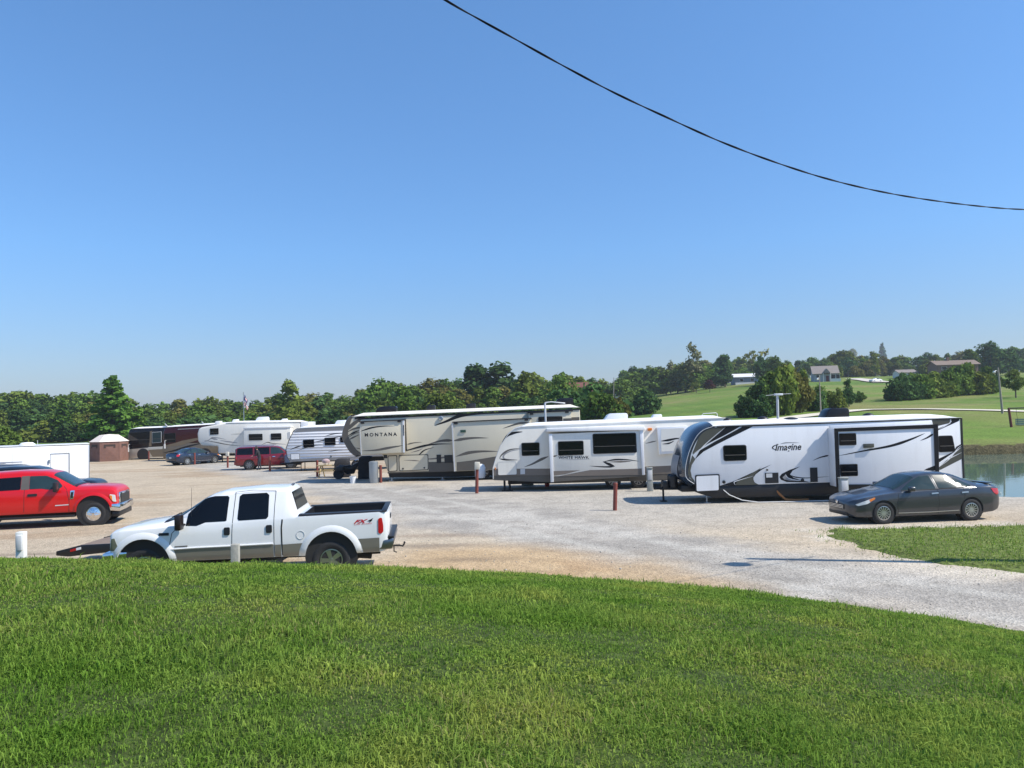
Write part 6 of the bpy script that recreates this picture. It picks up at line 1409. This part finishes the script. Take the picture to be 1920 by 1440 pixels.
def pedestal(px, pyb, pyt, label, mat, wd=.28):
    b = on_lot(px, pyb); H = at_py(px, pyt, b.y).z-b.z; t = thing("power_pedestal", label, "power pedestal", b, 0, "electric pedestals on the sites")
    MB().box(-wd/2, wd/2, -.1, .1, -.1, H).build("cabinet", mat, t, bevel=.012); MB().box(-wd/2-.015, wd/2+.015, -.125, .115, H+.001, H+.04).build("lid", mat, t, bevel=.01)
    MB().box(-wd*.38, wd*.38, -.115, -.101, H*.5, H*.92).build("door", M['lgrey'], t, bevel=.004); return t
pedestal(1219, 921, 878, "grey electric pedestal between the off-white camper's wheels and the nearest camper's drawbar", M['ebox'], .24); pedestal(1583, 945, 897, "grey electric pedestal rising behind the bonnet of the slate grey sedan", M['ebox'], .3)
def plain_post(px, pyt, y, s, mat, name, label, H=1.2):
    p = at_py(px, pyt, y); z0 = T1(p.x, p.y); t = thing(name, label, "post", (p.x, p.y, z0), R(8)); h = p.z-z0
    MB().box(-s/2, s/2, -s/2, s/2, -.2, h).build("post", mat, t, bevel=.012); return t, h
plain_post(441, 1020, 16.0, .155, M['wood'], "wooden_post", "grey square wooden post at the crest of the grass in front of the white pickup")
t, h = plain_post(40, 997, 16.2, .16, pm("white_painted_wood", (.72, .72, .68), .6, dirt=.3), "white_post", "white square post with a small hinged box at the grass crest on the left")
MB().box(-.045, .06, -.14, -.082, h-.36, h-.06).build("meter_box", M['lgrey'], t, bevel=.012)

# ------------------------------------------------------------ things under the tan camper's nose
b = on_lot(701, 905.5); t = thing("litter_bin", "grey cylindrical metal bin by the post under the tan camper's nose", "bin", b)
MB().lathe([(.001, 0), (.24, 0), (.25, .02), (.25, 1.10), (.26, 1.11), (.26, 1.15), (.2, 1.2), (.001, 1.22)], (0, 0, 0), 24, 'z').build("drum", M['galv'], t)
b = on_lot(662, 906); t = thing("bucket", "white plastic bucket on the gravel below the tan camper's nose", "bucket", b)
MB().lathe([(.001, .01), (.15, 0), (.18, .38), (.19, .39), (.17, .39), (.14, .05)], (0, 0, 0), 20, 'z').build("pail", M['bucketw'], t); MB().tube([(.19*math.cos(a), -.02, .37+.0-.14*math.sin(a)) for a in [math.pi*i/8 for i in range(9)]], .006, 5).build("handle", M['galv'], t)
b = on_lot(1027, 914); t = thing("bucket", "red plastic tub standing under the off-white camper", "bucket", (b.x, b.y+.6, b.z))
MB().lathe([(.001, .01), (.1, 0), (.14, .24), (.15, .25), (.13, .25), (.09, .04)], (0, 0, 0), 18, 'z').build("pail", M['bucketr'], t)
b = on_lot(990, 914); t = thing("storage_bin", "grey-green storage bin under the front of the off-white camper", "bin", (b.x, b.y+1.0, b.z)); MB().box(-.3, .3, -.2, .2, 0, .38).build("tub", M['ebox'], t, bevel=.03); MB().box(-.32, .32, -.22, .22, .381, .42).build("lid", M['ebox'], t, bevel=.01)
b = on_lot(623, 895); t = thing("picnic_table", "timber picnic table with benches beside the tan camper's nose", "table", b, R(0))
MB().box(-.9, .9, -.38, .38, .72, .77).build("table_top", M['plank'], t, bevel=.006)
for y in (-.72, .72): MB().box(-.9, .9, y-.13, y+.13, .42, .46).build("seat", M['plank'], t, bevel=.006)
for x in (-.65, .65):
    MB().tube([(x, -.75, 0), (x, -.18, .72)], .04, 6).tube([(x, .75, 0), (x, .18, .72)], .04, 6).box(x-.025, x+.025, -.8, .8, .36, .415).build("leg", M['plank'], t)
t2 = thing("camp_grill", "small grill with a pink-grey lid on the picnic table", "grill", (b.x-.35, b.y-.1, b.z+.77)); MB().lathe([(.001, .12), (.22, .14), (.25, .24), (.24, .3), (.12, .38), (.001, .4)], (0, 0, 0), 18, 'z').build("lid", pm("pinkish_enamel", (.45, .33, .33), .4), t2)
MB().cyl((-.12, .1, 0), (-.16, .12, .16), .012).cyl((.12, .1, 0), (.16, .12, .16), .012).cyl((0, -.14, 0), (0, -.18, .16), .012).build("legs", M['dark'], t2)
# black motorcycle parked under the nose
b = on_lot(655, 899); t = thing("motorcycle", "black motorcycle in the dark shade under the tan camper's nose", "motorcycle", (b.x, b.y+.5, b.z), R(12))
for x in (-.72, .72):
    w_ = MB().lathe(tyre_prof(.32, .13), (x, 0, .32), 28).build("wheel", M['rubber'], t)
    s_ = MB()
    for k in range(8): a = k*math.pi/4; s_.cyl((x, 0, .32), (x+.2*math.cos(a), 0, .32+.2*math.sin(a)), .012, n=5)
    s_.build("rim", M['dalloy'], w_); MB().tube([(x+.36*math.cos(a), 0, .34+.36*math.sin(a)) for a in [R(20+13*i) for i in range(11)]], .03, 6).build("mudguard", M['gblack'], t)
MB().prism([(-.6, .62), (-.55, .78), (-.2, .72), (.05, .80), (.42, .98), (.52, .88), (.3, .55), (.2, .3), (-.25, .28)], -.13, .13).build("frame_and_engine", M['gblack'], t, bevel=.04); MB().prism([(-.75, .75), (-.7, .85), (-.3, .80), (0, .84), (.02, .78), (-.3, .72)], -.15, .15).build("saddle", M['black'], t, bevel=.03)
MB().tube([(.76, -.08, .32), (.45, -.08, 1.0)], .025, 6).tube([(.76, .08, .32), (.45, .08, 1.0)], .025, 6).build("fork", M['chrome'], t); MB().tube([(.25, -.38, 1.05), (.42, -.3, 1.12), (.46, 0, 1.05), (.42, .3, 1.12), (.25, .38, 1.05)], .018, 6).build("handlebar", M['chrome'], t)
MB().lathe([(.001, -.06), (.1, -.04), (.1, .06), (.001, .06)], (0, 0, 0), 16).build("headlamp", M['lamp'], t).matrix_local = Matrix.Translation((.62, 0, .92)) @ Matrix.Rotation(R(90), 4, 'Z')
for x in (-.62,): MB().box(x-.25, x+.2, -.38, -.16, .5, .78).build("pannier", M['black'], t, bevel=.04)
for px, py, rz, lab in ((690, 899, 15, "blue-grey folding camp chair under the tan camper's nose"), (640, 890, -30, "black folding camp chair left of the motorcycle")):
    b = on_lot(px, py); t = thing("camp_chair", lab, "chair", (b.x, b.y+.9, b.z), R(rz), "camp chairs"); fab = pm("blue_grey_fabric", (.16, .22, .28), .9) if px > 660 else M['cloth']
    MB().box(-.25, .25, -.22, .22, .40, .43).build("seat", fab, t, bevel=.01); MB().prism([(-.25, .44), (.25, .44), (.25, .98), (-.25, .98)], .23, .255).build("backrest", fab, t, bevel=.01)
    for x in (-.25, .25):
        for y0, y1 in ((-.25, .22), (.25, -.22)): MB().tube([(x, y0, 0), (x, y1, .42)], .014, 6).build("leg", M['dark'], t)
        MB().tube([(x, .24, .4), (x, .27, 1.0)], .014, 6).tube([(x, -.25, .6), (x, .25, .62)], .014, 6).build("arm", M['dark'], t)
for px, py, hh, rz, lab in ((636, 897, 1.15, 10, "tall black fabric-covered grill left of the motorcycle"), (682, 900, 1.35, -8, "black fabric-covered grill right of the motorcycle, beside the bin")):
    b = on_lot(px, py); t = thing("covered_grill", lab, "grill", (b.x, b.y+1.0, b.z), R(rz), "covered grills"); v = []; rr_ = random.Random(px)
    for k, zz in enumerate((.02, hh*.35, hh*.7, hh*.92, hh)):
        for i in range(16):
            a = i*math.pi/8; sq = 1/max(abs(math.cos(a)), abs(math.sin(a)))**.75; q = (1.0, .97, .98, .86, .55)[k]*rr_.uniform(.95, 1.05); v.append((.5*sq*math.cos(a)*q, .32*sq*math.sin(a)*q, zz))
    MB().add(v, [(16*k+i, 16*k+(i+1) % 16, 16*k+16+(i+1) % 16, 16*k+16+i) for k in range(4) for i in range(16)]+[tuple(range(64, 80))]).build("cover", M['cloth'], t, smooth=50)
# hoses and jacks at the nearest camper
def floor_tube(name, label, pts, r_, mat):
    P = [on_lot(x, y) for x, y in pts]; o = P[0]; t = thing(name, label, "hose", o); c_ = catmull([(p.x-o.x, p.y-o.y) for p in P], 6); MB().tube([(q.x, q.y, r_+.01) for q in c_], r_, 6).build("tube", mat, t); return t
t = thing("water_hose", "white hose drooping from the nearest camper and running along the gravel", "hose", (TR1.root.location.x+1.0, 30.25, 0))
MB().tube([(0, .1, .55), (.25, .0, .32), (.7, -.05, .12), (1.3, -.1, .03), (2.2, -.12, .03), (2.6, -.2, .03), (3.2, -.1, .03), (4.6, -.2, .03), (5.5, -.1, .03)], .018, 6).build("tube", M['hose'], t)
t = thing("drain_hose", "orange-brown drain hose hanging from the nearest camper's underside", "hose", (TR1.root.location.x+2.95, 30.4, 0)); MB().tube([(0, .1, .62), (.02, 0, .55), (.2, -.08, .3), (.42, -.1, .09), (.8, -.1, .06), (1.3, 0, .06)], .045, 8).build("tube", M['dhose'], t); MB().lathe([(.06, 0), (.06, .1), (.001, .1)], (0, .1, .58), 12, 'z').build("coupling", M['amber'], t)

# ------------------------------------------------------------ screen tent
b = on_lot(205, 864); t = thing("screen_tent", "brown screen tent with a cream roof beside the black and silver coach", "tent", b, R(28)); r6 = 1.75; zt, zr = 2.0, 2.72
C6 = [(r6*math.cos(R(60*i)), r6*math.sin(R(60*i))) for i in range(6)]
for i in range(6):
    a, c_ = Vector(C6[i]), Vector(C6[(i+1) % 6]); mdp = (a+c_)/2; out = mdp.normalized()*.10
    MB().add([(a.x, a.y, 0), (c_.x, c_.y, 0), (c_.x, c_.y, zt), (a.x, a.y, zt), (mdp.x+out.x, mdp.y+out.y, zt*.55)], [(0, 1, 4), (1, 2, 4), (2, 3, 4), (3, 0, 4)]).build("wall_panel", M['canvas'], t, smooth=0)
    q = [a.lerp(c_, .2), a.lerp(c_, .8)]; o_ = mdp.normalized()*.13
    MB().add([(q[0].x+o_.x*.5, q[0].y+o_.y*.5, 1.35), (q[1].x+o_.x*.5, q[1].y+o_.y*.5, 1.35), (q[1].x+o_.x*.35, q[1].y+o_.y*.35, 1.7), (q[0].x+o_.x*.35, q[0].y+o_.y*.35, 1.7)], [(0, 1, 2, 3)]).build("mesh_window", M['mesh'], t)
    MB().cyl((a.x, a.y, 0), (a.x, a.y, zt), .03, n=6).build("pole", M['canvas'], t)
v = [(1.06*x, 1.06*y, zt-.03) for x, y in C6]+[(.5*x, .5*y, zr-.08) for x, y in C6]+[(0, 0, zr)]
MB().add(v, [(i, (i+1) % 6, 6+(i+1) % 6, 6+i) for i in range(6)]+[(6+i, 6+(i+1) % 6, 12) for i in range(6)]).build("roof", M['tenttop'], t, smooth=0)

# ------------------------------------------------------------ person beside the dark red car
def person():
    b = on_lot(487, 879); t = thing("person", "person in black clothes standing at the rear door of the dark red car, facing left", "person", (b.x*59.3/b.y, 59.3, b.z), R(180))
    # facing local +x
    J = {}; vs = []; es = []; rad = []
    def j(n, p, r_, par=None):
        J[n] = len(vs); vs.append(p); rad.append(r_)
        if par: es.append((J[par], J[n]))
    j('pel', (0, 0, .92), .15); j('spi', (.05, 0, 1.10), .135, 'pel'); j('che', (.12, 0, 1.30), .155, 'spi'); j('nk0', (.17, 0, 1.45), .065, 'che'); j('nk', (.20, 0, 1.52), .055, 'nk0'); j('hd', (.23, 0, 1.60), .085, 'nk'); j('top', (.25, 0, 1.70), .085, 'hd')
    for s, n in ((-1, 'l'), (1, 'r')):
        j('hip'+n, (0, s*.10, .88), .10, 'pel'); j('kn'+n, (.05+.03*s, s*.11, .48), .065, 'hip'+n); j('an'+n, (-.02+.05*s, s*.11, .08), .045, 'kn'+n); j('to'+n, (.15+.05*s, s*.12, .04), .04, 'an'+n)
        j('sh'+n, (.13, s*.19, 1.40), .07, 'che'); j('el'+n, (.20, s*.27, 1.12), .047, 'sh'+n); j('wr'+n, (.42, s*.22, 1.05), .032, 'el'+n); j('pa'+n, (.49, s*.21, 1.04), .035, 'wr'+n)
        for k in range(4):
            y = s*.21+(k-1.5)*.022; l_ = (.06, .075, .07, .055)[k]; j(f'f{n}{k}a', (.52, y, 1.035), .010, 'pa'+n); j(f'f{n}{k}b', (.52+l_*.6, y, 1.03), .009, f'f{n}{k}a'); j(f'f{n}{k}c', (.52+l_, y, 1.0), .008, f'f{n}{k}b')
        j(f't{n}a', (.49, s*.165, 1.05), .011, 'pa'+n); j(f't{n}b', (.53, s*.15, 1.05), .009, f't{n}a')
    me = bpy.data.meshes.new("body"); me.from_pydata(vs, es, []); o = obj("body", me, None, t); md = o.modifiers.new("s", 'SKIN')
    for i, r_ in enumerate(rad): me.skin_vertices[0].data[i].radius = (r_, r_)
    me.skin_vertices[0].data[0].use_root = True; o.modifiers.new("u", 'SUBSURF').levels = 1
    dg = bpy.context.evaluated_depsgraph_get(); dg.update(); m2 = bpy.data.meshes.new_from_object(o.evaluated_get(dg)); o.modifiers.clear(); o.data = m2; m2.materials.clear(); finish(m2, 0)
    m2.polygons.foreach_set("use_smooth", [True]*len(m2.polygons))
    for k in ('skin', 'cloth', 'jeans'): m2.materials.append(M[k])
    for p in m2.polygons:
        c_ = p.center; p.material_index = 0 if (c_.z > 1.5 or c_.x > .40) else (1 if c_.z > .92 or (c_.z < .09) else 2)
    MB().lathe([(.001, -.02), (.06, 0), (.105, .05), (.112, .12), (.09, .19), (.05, .225), (.001, .235)], (.225, 0, 1.545), 18, 'z').build("hair", M['hair'], t)
    fc = MB(); fc.add([(.335, 0, 1.645), (.325, .018, 1.61), (.325, -.018, 1.61), (.355, 0, 1.612)], [(0, 1, 3), (0, 3, 2), (1, 2, 3)])
    fc.build("nose", M['skin'], t); MB().box(.322, .332, -.025, .025, 1.578, 1.586).build("mouth", pm("lips", (.4, .16, .14), .5), t)
    for s in (-1, 1): MB().lathe([(.001, -.008), (.010, 0), (.001, .008)], (.325, s*.033, 1.652), 8, 'z').build("eye", M['dark'], t); MB().lathe([(.001, -.03), (.022, 0), (.001, .03)], (.24, s*.105, 1.635), 8, 'z').build("ear", M['skin'], t)
person()

# ------------------------------------------------------------ poles, mast, flag
def pole(px, pyb, pyt, label, d=None, r0_=.14, dx=0, lamp=0, name="utility_pole"):
    b = hit(px, pyb) if d is None else at_depth(px, d); tp = at_py(px+dx, pyt, b.y); t = thing(name, label, "pole", b, 0, None); v = tp-b
    MB().tube([(0, 0, -.4), (v.x, 0, v.z)], [r0_, r0_*.65], 10).build("shaft", M['pole'], t)
    if lamp:
        MB().tube([(v.x, 0, v.z-.5), (v.x+lamp*.5, -.1, v.z-.4), (v.x+lamp, -.2, v.z-.5)], .03, 6).build("arm", M['galv'], t)
        MB().lathe([(.001, .16), (.12, .14), (.14, .05), (.2, -.02), (.16, -.12), (.001, -.18)], (v.x+lamp*1.02, -.2, v.z-.58), 16, 'z').build("lamp_head", M['lamp'], t)
    return t
pole(1880, 775.5, 689, "leaning grey lamp pole with a white lamp head by the pale track", r0_=.15, dx=-9, lamp=-.62, name="lamp_pole")
pole(1539, 776, 703, "thin pale lamp pole in front of the grey house, behind the nearest camper", r0_=.11, dx=-3, lamp=-.35, name="lamp_pole")
pole(1213, 733, 694, "grey utility pole at the left edge of the meadow", r0_=.16, lamp=-.7); pole(1151, 740, 708, "distant thin utility pole left of the meadow", d=240, r0_=.15)
b = at_depth(1461, 44); tp = at_py(1457.5, 741, 44); t = thing("antenna_mast", "white T-shaped aerial on a mast behind the nearest camper", "antenna", (b.x, 44, max(b.z, -.35))); H = tp.z-t.location.z
MB().tube([(0, 0, -.2), (tp.x-b.x, 0, H)], .07, 8).build("mast", M['lgrey'], t); xx = tp.x-b.x
MB().box(xx-.17, xx+.28, -.12, .12, H-.02, H+.09).build("amplifier", M['bucketw'], t, bevel=.03); MB().tube([(xx-.62, 0, H+.0), (xx-.15, 0, H+.03)], .014, 5).tube([(xx+.25, 0, H+.05), (xx+.75, 0, H+.07)], .014, 5).build("rod", M['lgrey'], t)
b = on_lot(1026, 907); b.y = 41; pt = at_py(1021, 755, 41); t = thing("awning_pole", "thin grey pole with a bent top standing between the tan and off-white campers", "pole", (pt.x+.05, 41, 0))
MB().tube([(0, 0, -.1), (-.03, 0, pt.z-.05), (0, 0, pt.z)], .05, 8).build("shaft", M['lgrey'], t); MB().tube([(-.02, 0, pt.z), (.3, 0, pt.z+.03), (.7, 0, pt.z-.02), (1.0, .1, pt.z-.06)], .035, 6).build("arm", M['lgrey'], t)
b = at_depth(458, 98); tp = at_py(456.5, 737, 98); t = thing("flagpole", "flagpole with a limp striped flag rising behind the older white fifth wheel", "flagpole", b); H = tp.z-b.z
MB().tube([(0, 0, -.3), (0, 0, H)], [.07, .045], 8).lathe([(.001, H), (.09, H+.06), (.001, H+.14)], (0, 0, 0), 10, 'z').build("shaft", M['galv'], t)
fl = []; nx, nz = 6, 13
for i in range(nx+1):
    for k in range(nz+1): s = i/nx; fl.append((.06+s*.40+.06*math.sin(k*.9+i), .22*math.sin(s*9+k*.5)*s, H-.15-1.35*k/nz-.7*s))
fm = MB().add(fl, [(i*(nz+1)+k, (i+1)*(nz+1)+k, (i+1)*(nz+1)+k+1, i*(nz+1)+k+1) for i in range(nx) for k in range(nz)]).build("flag", M['flagr'], t)
fm.data.materials.append(M['flagw']); fm.data.materials.append(M['flagb'])
for p in fm.data.polygons: i, k = divmod(p.index, nz); p.material_index = 2 if (i < 3 and k < 7) else k % 2

# utility pole just beyond the right edge whose lamp shades the road, and the twisted service cable
LPX, LPY = 13.3, 16.9; z0 = T1(LPX, LPY); t = thing("lamp_pole", "tall wooden lamp pole beyond the right frame edge carrying the overhead cable", "pole", (LPX, LPY, z0))
MB().tube([(0, 0, -.4), (0, 0, 8.6)], [.16, .11], 12).build("shaft", M['pole'], t); MB().tube([(0, 0, 7.9), (-.4, -.25, 8.15), (-1.0, -.5, 8.1)], .03, 6).build("arm", M['galv'], t)
MB().lathe([(.001, .18), (.14, .16), (.16, .05), (.28, -.04), (.24, -.16), (.001, -.2)], (-1.05, -.52, 8.02), 16, 'z').build("lamp_head", M['lamp'], t)
WP = [(700, -85), (835, 0), (900, 37), (960, 70), (1050, 120), (1150, 173), (1250, 220), (1350, 265), (1450, 303), (1550, 335), (1650, 359), (1750, 376), (1850, 388), (1925, 393), (2060, 396), (2150, 395)]
A, B = Vector((-1.6, 8.5)), Vector((LPX, LPY)); e2 = B-A; P3 = []
for x, y in WP:
    d_ = ray(x, y); n2_ = Vector((-e2.y, e2.x)); tt = (n2_.dot(A)-0)/(n2_.x*d_.x+n2_.y*d_.y); P3.append(CAM+d_*tt)
P3.append(Vector((LPX-.1, LPY-.05, P3[-1].z+.05)))
P3 = [P3[0]+(P3[0]-P3[1])*3+Vector((0, 0, .9))]+P3
cu = catmull(P3, 12); o = cu[0]; t = thing("overhead_cable", "black twisted overhead cable sagging across the sky", "cable", o); s = 0; q0 = cu[0]; ang = []; 
dense = []
for a, c_ in zip(cu, cu[1:]):
    for k in range(6): dense.append(a.lerp(c_, k/6))
for ph in (0, math.pi):
    pts = []; s = 0
    for i, p in enumerate(dense):
        if i: s += (p-dense[i-1]).length
        q = ph+s*2*math.pi/1.3; tg = (dense[min(i+1, len(dense)-1)]-dense[max(i-1, 0)]).normalized(); n1_ = tg.cross(Vector((0, 0, 1))).normalized(); n2_ = n1_.cross(tg); pts.append(p-o+(n1_*math.cos(q)+n2_*math.sin(q))*.0062)
    MB().tube(pts, .0082, 5).build("strand", M['cable'], t)

# ------------------------------------------------------------ swing frame, bench
b = hit(1897, 801, 40); t = thing("steel_arch", "dark red steel swing frame at the right edge beyond the pond", "swing frame", b); tp = at_py(1892.5, 765.5, b.y); H = tp.z-b.z
MB().tube([(0, 0, -.3), (-.2, 0, H)], [.13, .11], 8).build("leg", M['rustred'], t); MB().tube([(4.2, 0, -.3), (4.3, 0, H)], [.13, .11], 8).build("leg", M['rustred'], t); MB().tube([(-.25, 0, H), (4.35, 0, H)], .06, 8).build("top_bar", M['dark'], t)
b = hit(1918, 798, 40); t = thing("hanging_bench", "green slatted bench hanging under the dark red frame", "bench", (b.x+.1, b.y, b.z)); z = at_py(1918, 793, b.y).z-b.z
for i in range(3): MB().box(-.75, 1.4, .1, .14, z-.15+.2*i, z+.02+.2*i).build("back_slat", M['greenb'], t)
MB().box(-.75, 1.4, -.4, .08, z-.2, z-.155).build("seat", M['greenb'], t)
for x in (-.7, 1.35): MB().tube([(x, -.2, z-.16), (x, 0, H-.1+(TR1.root.location.z*0))], .015, 5).build("chain", M['dark'], t)

# ------------------------------------------------------------ houses
def house(name, label, base, L_, Wd, hw, hr, wall, roofm, rz=0, wins=(), door=None, over=.5, porch=None, chimney=None, group="houses beyond the meadow"):
    t = thing(name, label, "house", base, rz, group); MB().box(0, L_, 0, Wd, -1.5, hw).build("wall", wall, t)
    MB().prism([(0, 0), (1, 0), (.5, 1)], 0, 1)
    gb = MB()
    for x in (.0, L_-.12): gb.add([(x, 0, hw+.002), (x, Wd, hw+.002), (x, Wd/2, hw+hr-.05), (x+.12, 0, hw+.002), (x+.12, Wd, hw+.002), (x+.12, Wd/2, hw+hr-.05)], [(0, 1, 2), (3, 5, 4), (0, 2, 5, 3), (1, 4, 5, 2), (0, 3, 4, 1)])
    gb.build("gable", wall, t)
    k = hr/(Wd/2); rb = MB()
    for y0, sg in ((-over, 1), (Wd+over, -1)): rb.add([(-over, y0, hw-over*k), (L_+over, y0, hw-over*k), (L_+over, Wd/2, hw+hr), (-over, Wd/2, hw+hr), (-over, y0, hw-over*k+.16), (L_+over, y0, hw-over*k+.16), (L_+over, Wd/2, hw+hr+.16), (-over, Wd/2, hw+hr+.16)], [(0, 1, 2, 3), (4, 7, 6, 5), (0, 4, 5, 1), (1, 5, 6, 2), (2, 6, 7, 3), (3, 7, 4, 0)])
    rf = rb.build("roof", roofm, t, smooth=0)
    for x, z, w_, h_ in wins:
        f_ = MB().box(x-.08, x+w_+.08, -.06, -.003, z-.08, z+h_+.08).build("window", M['wsiding'], t); MB().box(x, x+w_, -.075, -.0605, z, z+h_).build("pane", M['glass'], f_)
    if door: MB().box(door, door+1, -.06, -.003, 0, 2.05).build("door", M['rustred'], t)
    if chimney: MB().box(chimney, chimney+.9, Wd/2-.4, Wd/2+.4, hw+hr*.7, hw+hr+1.3).build("chimney", M['brick'], rf)
    return t
b = hit(1526, 716); sc = b.y/FPX; L_ = 54*sc
h1 = house("bungalow", "grey bungalow with a small porch gable, between the thicket and the hedge on the hill", b, L_*.80, 8.5, 3.0, 2.7, M['siding'], M['shingle'], R(-14), wins=[(.9, 1.1, 1.2, 1.3), (5.9, .9, 1.5, 1.5), (7.6, .9, 1.2, 1.5)], door=4.2)
gb = MB().add([(3.0, -1.6, 3.0), (5.6, -1.6, 3.0), (4.3, -1.6, 4.6), (3.0, 2.2, 3.0), (5.6, 2.2, 3.0), (4.3, 3.4, 4.6)], [(0, 1, 2), (0, 2, 5, 3), (1, 4, 5, 2)]).build("porch_roof", M['shingle'], h1)
for x in (3.1, 5.5): MB().cyl((x, -1.5, -.3), (x, -1.5, 3.0), .09, n=8).build("porch_post", M['wsiding'], h1)
MB().box(5.7, 9.0, -1.4, -1.3, -.2, .9).build("porch_railing", M['wsiding'], h1)
p = b+Vector((L_*.60, 6.0, 0)); MB().box(-2, 2, -.3, .3, 0, 0)
b = at_depth(1762, 285); zt = at_py(1762, 684, b.y).z; hb = 2.6
house("bungalow", "long brown bungalow with a chimney above the hedge on the right", (b.x, b.y, zt-hb), 14.0, 8.0, hb, 1.5, M['brick'], M['bshingle'], R(-4), wins=[(1.5, hb-1.8, 1.6, 1.1), (9, hb-1.8, 1.6, 1.1)], chimney=5.0, over=.7)
b = hit(1378, 722); L_ = 46*b.y/FPX
house("long_house", "low white and slate-blue house with a pale roof under the big dark trees", b, L_, 7, 3.0, 1.2, M['bluesid'], M['wsiding'], R(-3), wins=[(2, 1.3, 1.2, 1.0), (6, 1.3, 1.2, 1.0)], door=8.2)
MB().box(.2, L_-.2, -.16, -.08, -.5, .9).build("base_skirting", M['wsiding'], bpy.data.objects[[o.name for o in bpy.data.objects if o.name.startswith("long_house")][-1]])
b = hit(1417, 723); t = thing("garden_shed", "small grey-blue domed shed at the right end of the long low house", "shed", (b.x, b.y-3, b.z), 0)
MB().prism([(0, -.5), (0, 1.4), (.35, 2.1), (1.0, 2.4), (1.65, 2.1), (2.0, 1.4), (2.0, -.5)], 0, 2.4).build("shell", M['siding'], t); MB().box(.55, 1.45, -.05, -.003, 0, 1.7).build("door", M['bluesid'], t)
b = hit(1316, 728); t = thing("carport", "white metal-roofed outbuilding behind the small maroon tree", "shed", (b.x, b.y, b.z), 0); s = b.y/FPX; zr = at_py(1316, 712, b.y).z-b.z
MB().prism([(0, zr-.7), (.3, zr+.1), (15*s, zr+.1), (15*s+.3, zr-.7)], 0, 5).build("roof", M['wsiding'], t)
for x in (.4, 14*s):
    for y in (.3, 4.7): MB().box(x-.08, x+.08, y-.08, y+.08, -1, zr-.701).build("post", M['wsiding'], t)
MB().box(.3, 14*s, 4.5, 4.62, -1, zr-.71).build("back_wall", M['brick'], t)
b0, b1 = hit(1343, 726), hit(1360, 725); t = thing("board_fence", "short weathered board fence right of the maroon tree", "fence", b0); d_ = b1-b0; n = 9
for i in range(n+1): q = d_*(i/n); MB().box(q.x-.12, q.x+.12, q.y-.03, q.y+.03, q.z-.4, q.z+1.5).build("board", M['wood'], t)
for z in (.4, 1.2): MB().tube([(0, .06, z), (d_.x, d_.y+.06, d_.z+z)], .05, 4).build("rail", M['wood'], t)
b = at_depth(1694, 300); house("white_outbuilding", "pale gabled outbuilding half hidden by the hedge left of the brown house", (b.x-1, b.y, b.z), 6.5, 5, max(2.2, at_py(1694, 704, b.y).z-b.z), 1.0, M['wsiding'], M['shingle'], 0, wins=[(3.5, .8, .9, 1)])
b = at_depth(1082, 200); zt = at_py(1082, 724, b.y).z; house("red_roofed_barn", "red-brown roofed building peeping over the wood right of centre", (b.x-3, b.y+12, b.z), 9.5, 9, zt-b.z-3.2, 4.6, M['brick'], M['redroof'], R(-5))
b = hit(1642, 717); t = thing("parked_car", "tiny white car parked on the lawn right of the grey bungalow", "car", (b.x, b.y, b.z+.02), R(20), "cars in the lot")
lf = Loft([(-2.2, .35, .7, .75, .75, .7, .5, .02), (-2.1, .3, .85, .9, .85, .8, .6, .03), (-1.0, .3, .95, 1.0, .88, .84, .66, .05), (-.4, .3, .96, 1.42, .88, .84, .6, .08), (.8, .3, .97, 1.45, .88, .84, .6, .08), (1.5, .3, .97, 1.05, .88, .84, .66, .04), (2.1, .35, .9, .98, .8, .74, .6, .03), (2.2, .4, .7, .75, .7, .66, .5, .02)], 40); obj("body", lf.mesh("body"), M['wpaint'], t)
for sd in (-1, 1): lf.plate("side_window", roundpoly([(-.75, 1.0), (-.3, 1.36), (.75, 1.38), (1.25, 1.02)], .04), M['glass'], t, sd)
for x in (-1.35, 1.35):
    for sd in (-1, 1): wheel(t, (x, sd*.8, .32), .32, .2, .2, 6, M['alloy'], sd)

# ------------------------------------------------------------ thin late-summer haze over the whole place
hz = bpy.data.materials.new("haze_air"); n, l = nodes(hz)
for x in list(n):
    if x.type == 'BSDF_PRINCIPLED': n.remove(x)
pv = n.new("ShaderNodeVolumePrincipled"); pv.inputs["Color"].default_value = (.80, .87, .95, 1); pv.inputs["Density"].default_value = .00024; pv.inputs["Anisotropy"].default_value = .2
l.new(pv.outputs[0], [x for x in n if x.type == 'OUTPUT_MATERIAL'][0].inputs["Volume"])
tag(obj("haze", MB().box(-4700, 4700, -120, 3200, -4, 80).mesh("haze", smooth=0), hz), kind="stuff")
